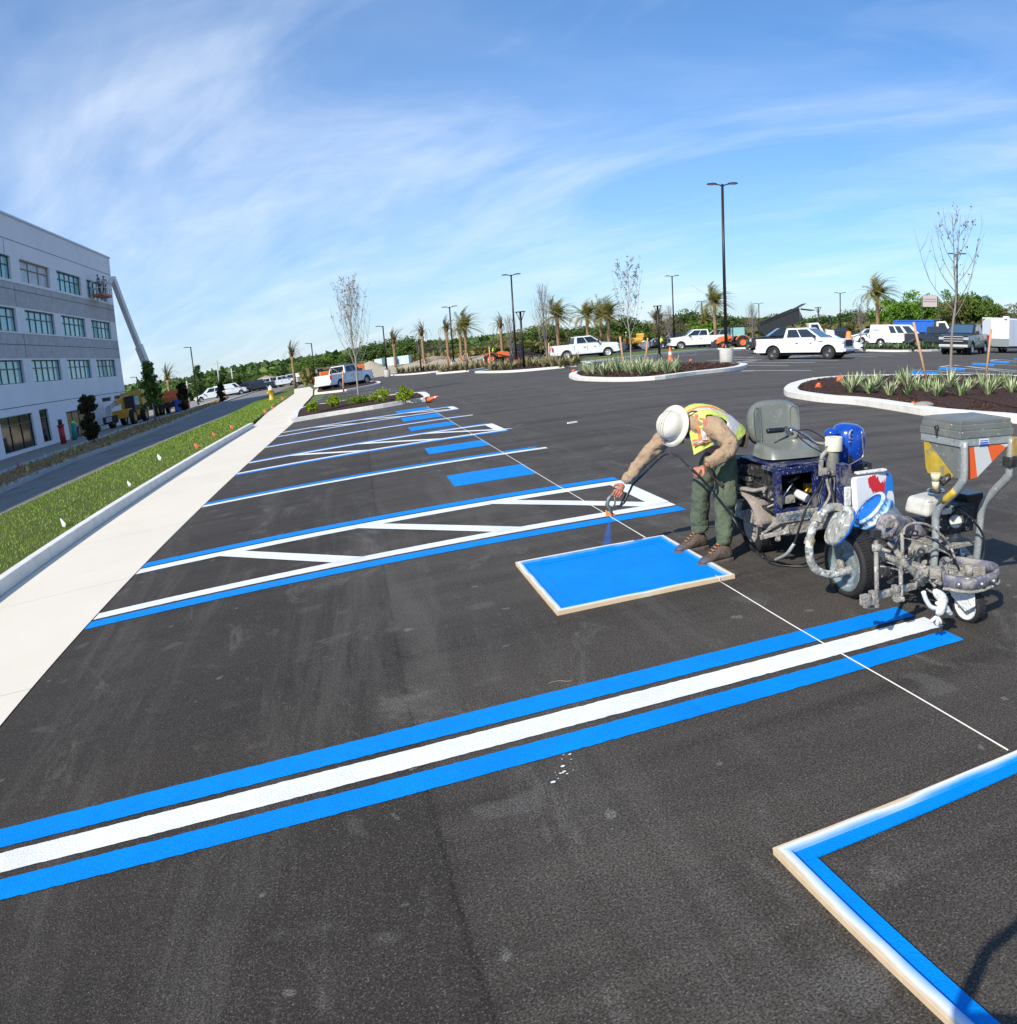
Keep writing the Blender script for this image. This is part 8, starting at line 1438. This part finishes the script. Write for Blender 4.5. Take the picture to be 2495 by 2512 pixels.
bk.add(A_ + B_ + C_ + D_, [(r * 4 + i, r * 4 + i + 1, r * 4 + i + 5, r * 4 + i + 4) for r in range(3) for i in range(3)] + [(0, 4, 8, 12), (3, 15, 11, 7)]); tag(bk.build('dirt_bank', M_SAND, fixn=True), kind='structure')
def pile(px, d, rx, h, mt, label, seed):
    rs = random.Random(seed); b = MB(); vs = []; n = 20
    for i in range(7):
        for j in range(n): t = i / 6; r = rx * (1 - t) ** .8 * rs.uniform(.9, 1.08); vs.append((r * cos(j * 6.283 / n), r * .7 * sin(j * 6.283 / n), h * t))
    b.add(vs, [(i * n + j, i * n + (j + 1) % n, (i + 1) * n + (j + 1) % n, (i + 1) * n + j) for i in range(6) for j in range(n)], 0, True); o = b.build('sand_pile', mt); o.location = at(px, d, 1.05 if 110 < d < 125 else 0); return tag(o, label, 'sand pile')
pile(908, 117, 2.3, 1.1, M_SAND, 'pale sand pile left of the blue containers', 1); pile(655, 182, 7, 2.6, mat('red_sand', (.36, .25, .18), .9, noise=(3, .2)), 'brown dirt pile above the white pickup row', 2); pile(1062, 117, 3.4, .7, MATS['red_sand'], 'low reddish dirt pile right of the third palm', 3)
t = thing('site_bin', at(432, 92), 'blue site bin beside the orange lift base, past the building', 'bin', None, .3, .58); b = MB(); b.box((0, 0, 1.1), (1.15, 1.15, 2.1)); b.build('cabin_shell', mat('toilet_blue', (.02, .06, .32), .5), t, bev=.05); b = MB(); b.box((0, 0, 2.22), (1.2, 1.2, .16)); b.build('roof', mat('toilet_roof', (.10, .16, .40), .5), t, bev=.05); b = MB(); b.box((0, -.585, 1.1), (.7, .03, 1.8)); b.build('door', mat('toilet_blue2', (.03, .09, .38), .5), t)
# string pins and chips of debris on the asphalt
for x, y, lab in ((1404, 1035, 'white paint stirring stick lying on the open asphalt'), ):
    b = MB(); b.box((0, 0, .02), (.22, .05, .03), (0, 0, .3)); o = b.build('paint_stick', m_wht); o.location = G(x, y, 0); tag(o, lab, 'stick')
rs = random.Random(2); b = MB()
for cx, cy, n, s in ((1378, 1892, 10, .02), (1388, 1858, 4, .012)):
    for k in range(n):
        c = G(cx + rs.gauss(0, 12), cy + rs.gauss(0, 10), .0045); r = s * rs.uniform(.12, .6); m = 9; b.add([c + Vector((r * cos(2 * PI * i / m) * rs.uniform(.7, 1.2), r * .7 * sin(2 * PI * i / m) * rs.uniform(.7, 1.2), 0)) for i in range(m)], [tuple(range(m))])
tag(b.build('paint_splash', M_WHITE), kind='structure')
b = MB(); q0 = [G(*p) for p in ((1345, 1675), (1370, 1669), (1395, 1670), (1408, 1666))]; b.tube(spline([v + Vector((0, 0, .005)) for v in q0], 4), .0018, 5); tag(b.build('twig', mat('twig', (.32, .22, .13), .8)), 'thin brown twig on the asphalt above the near blue stripe', 'twig')
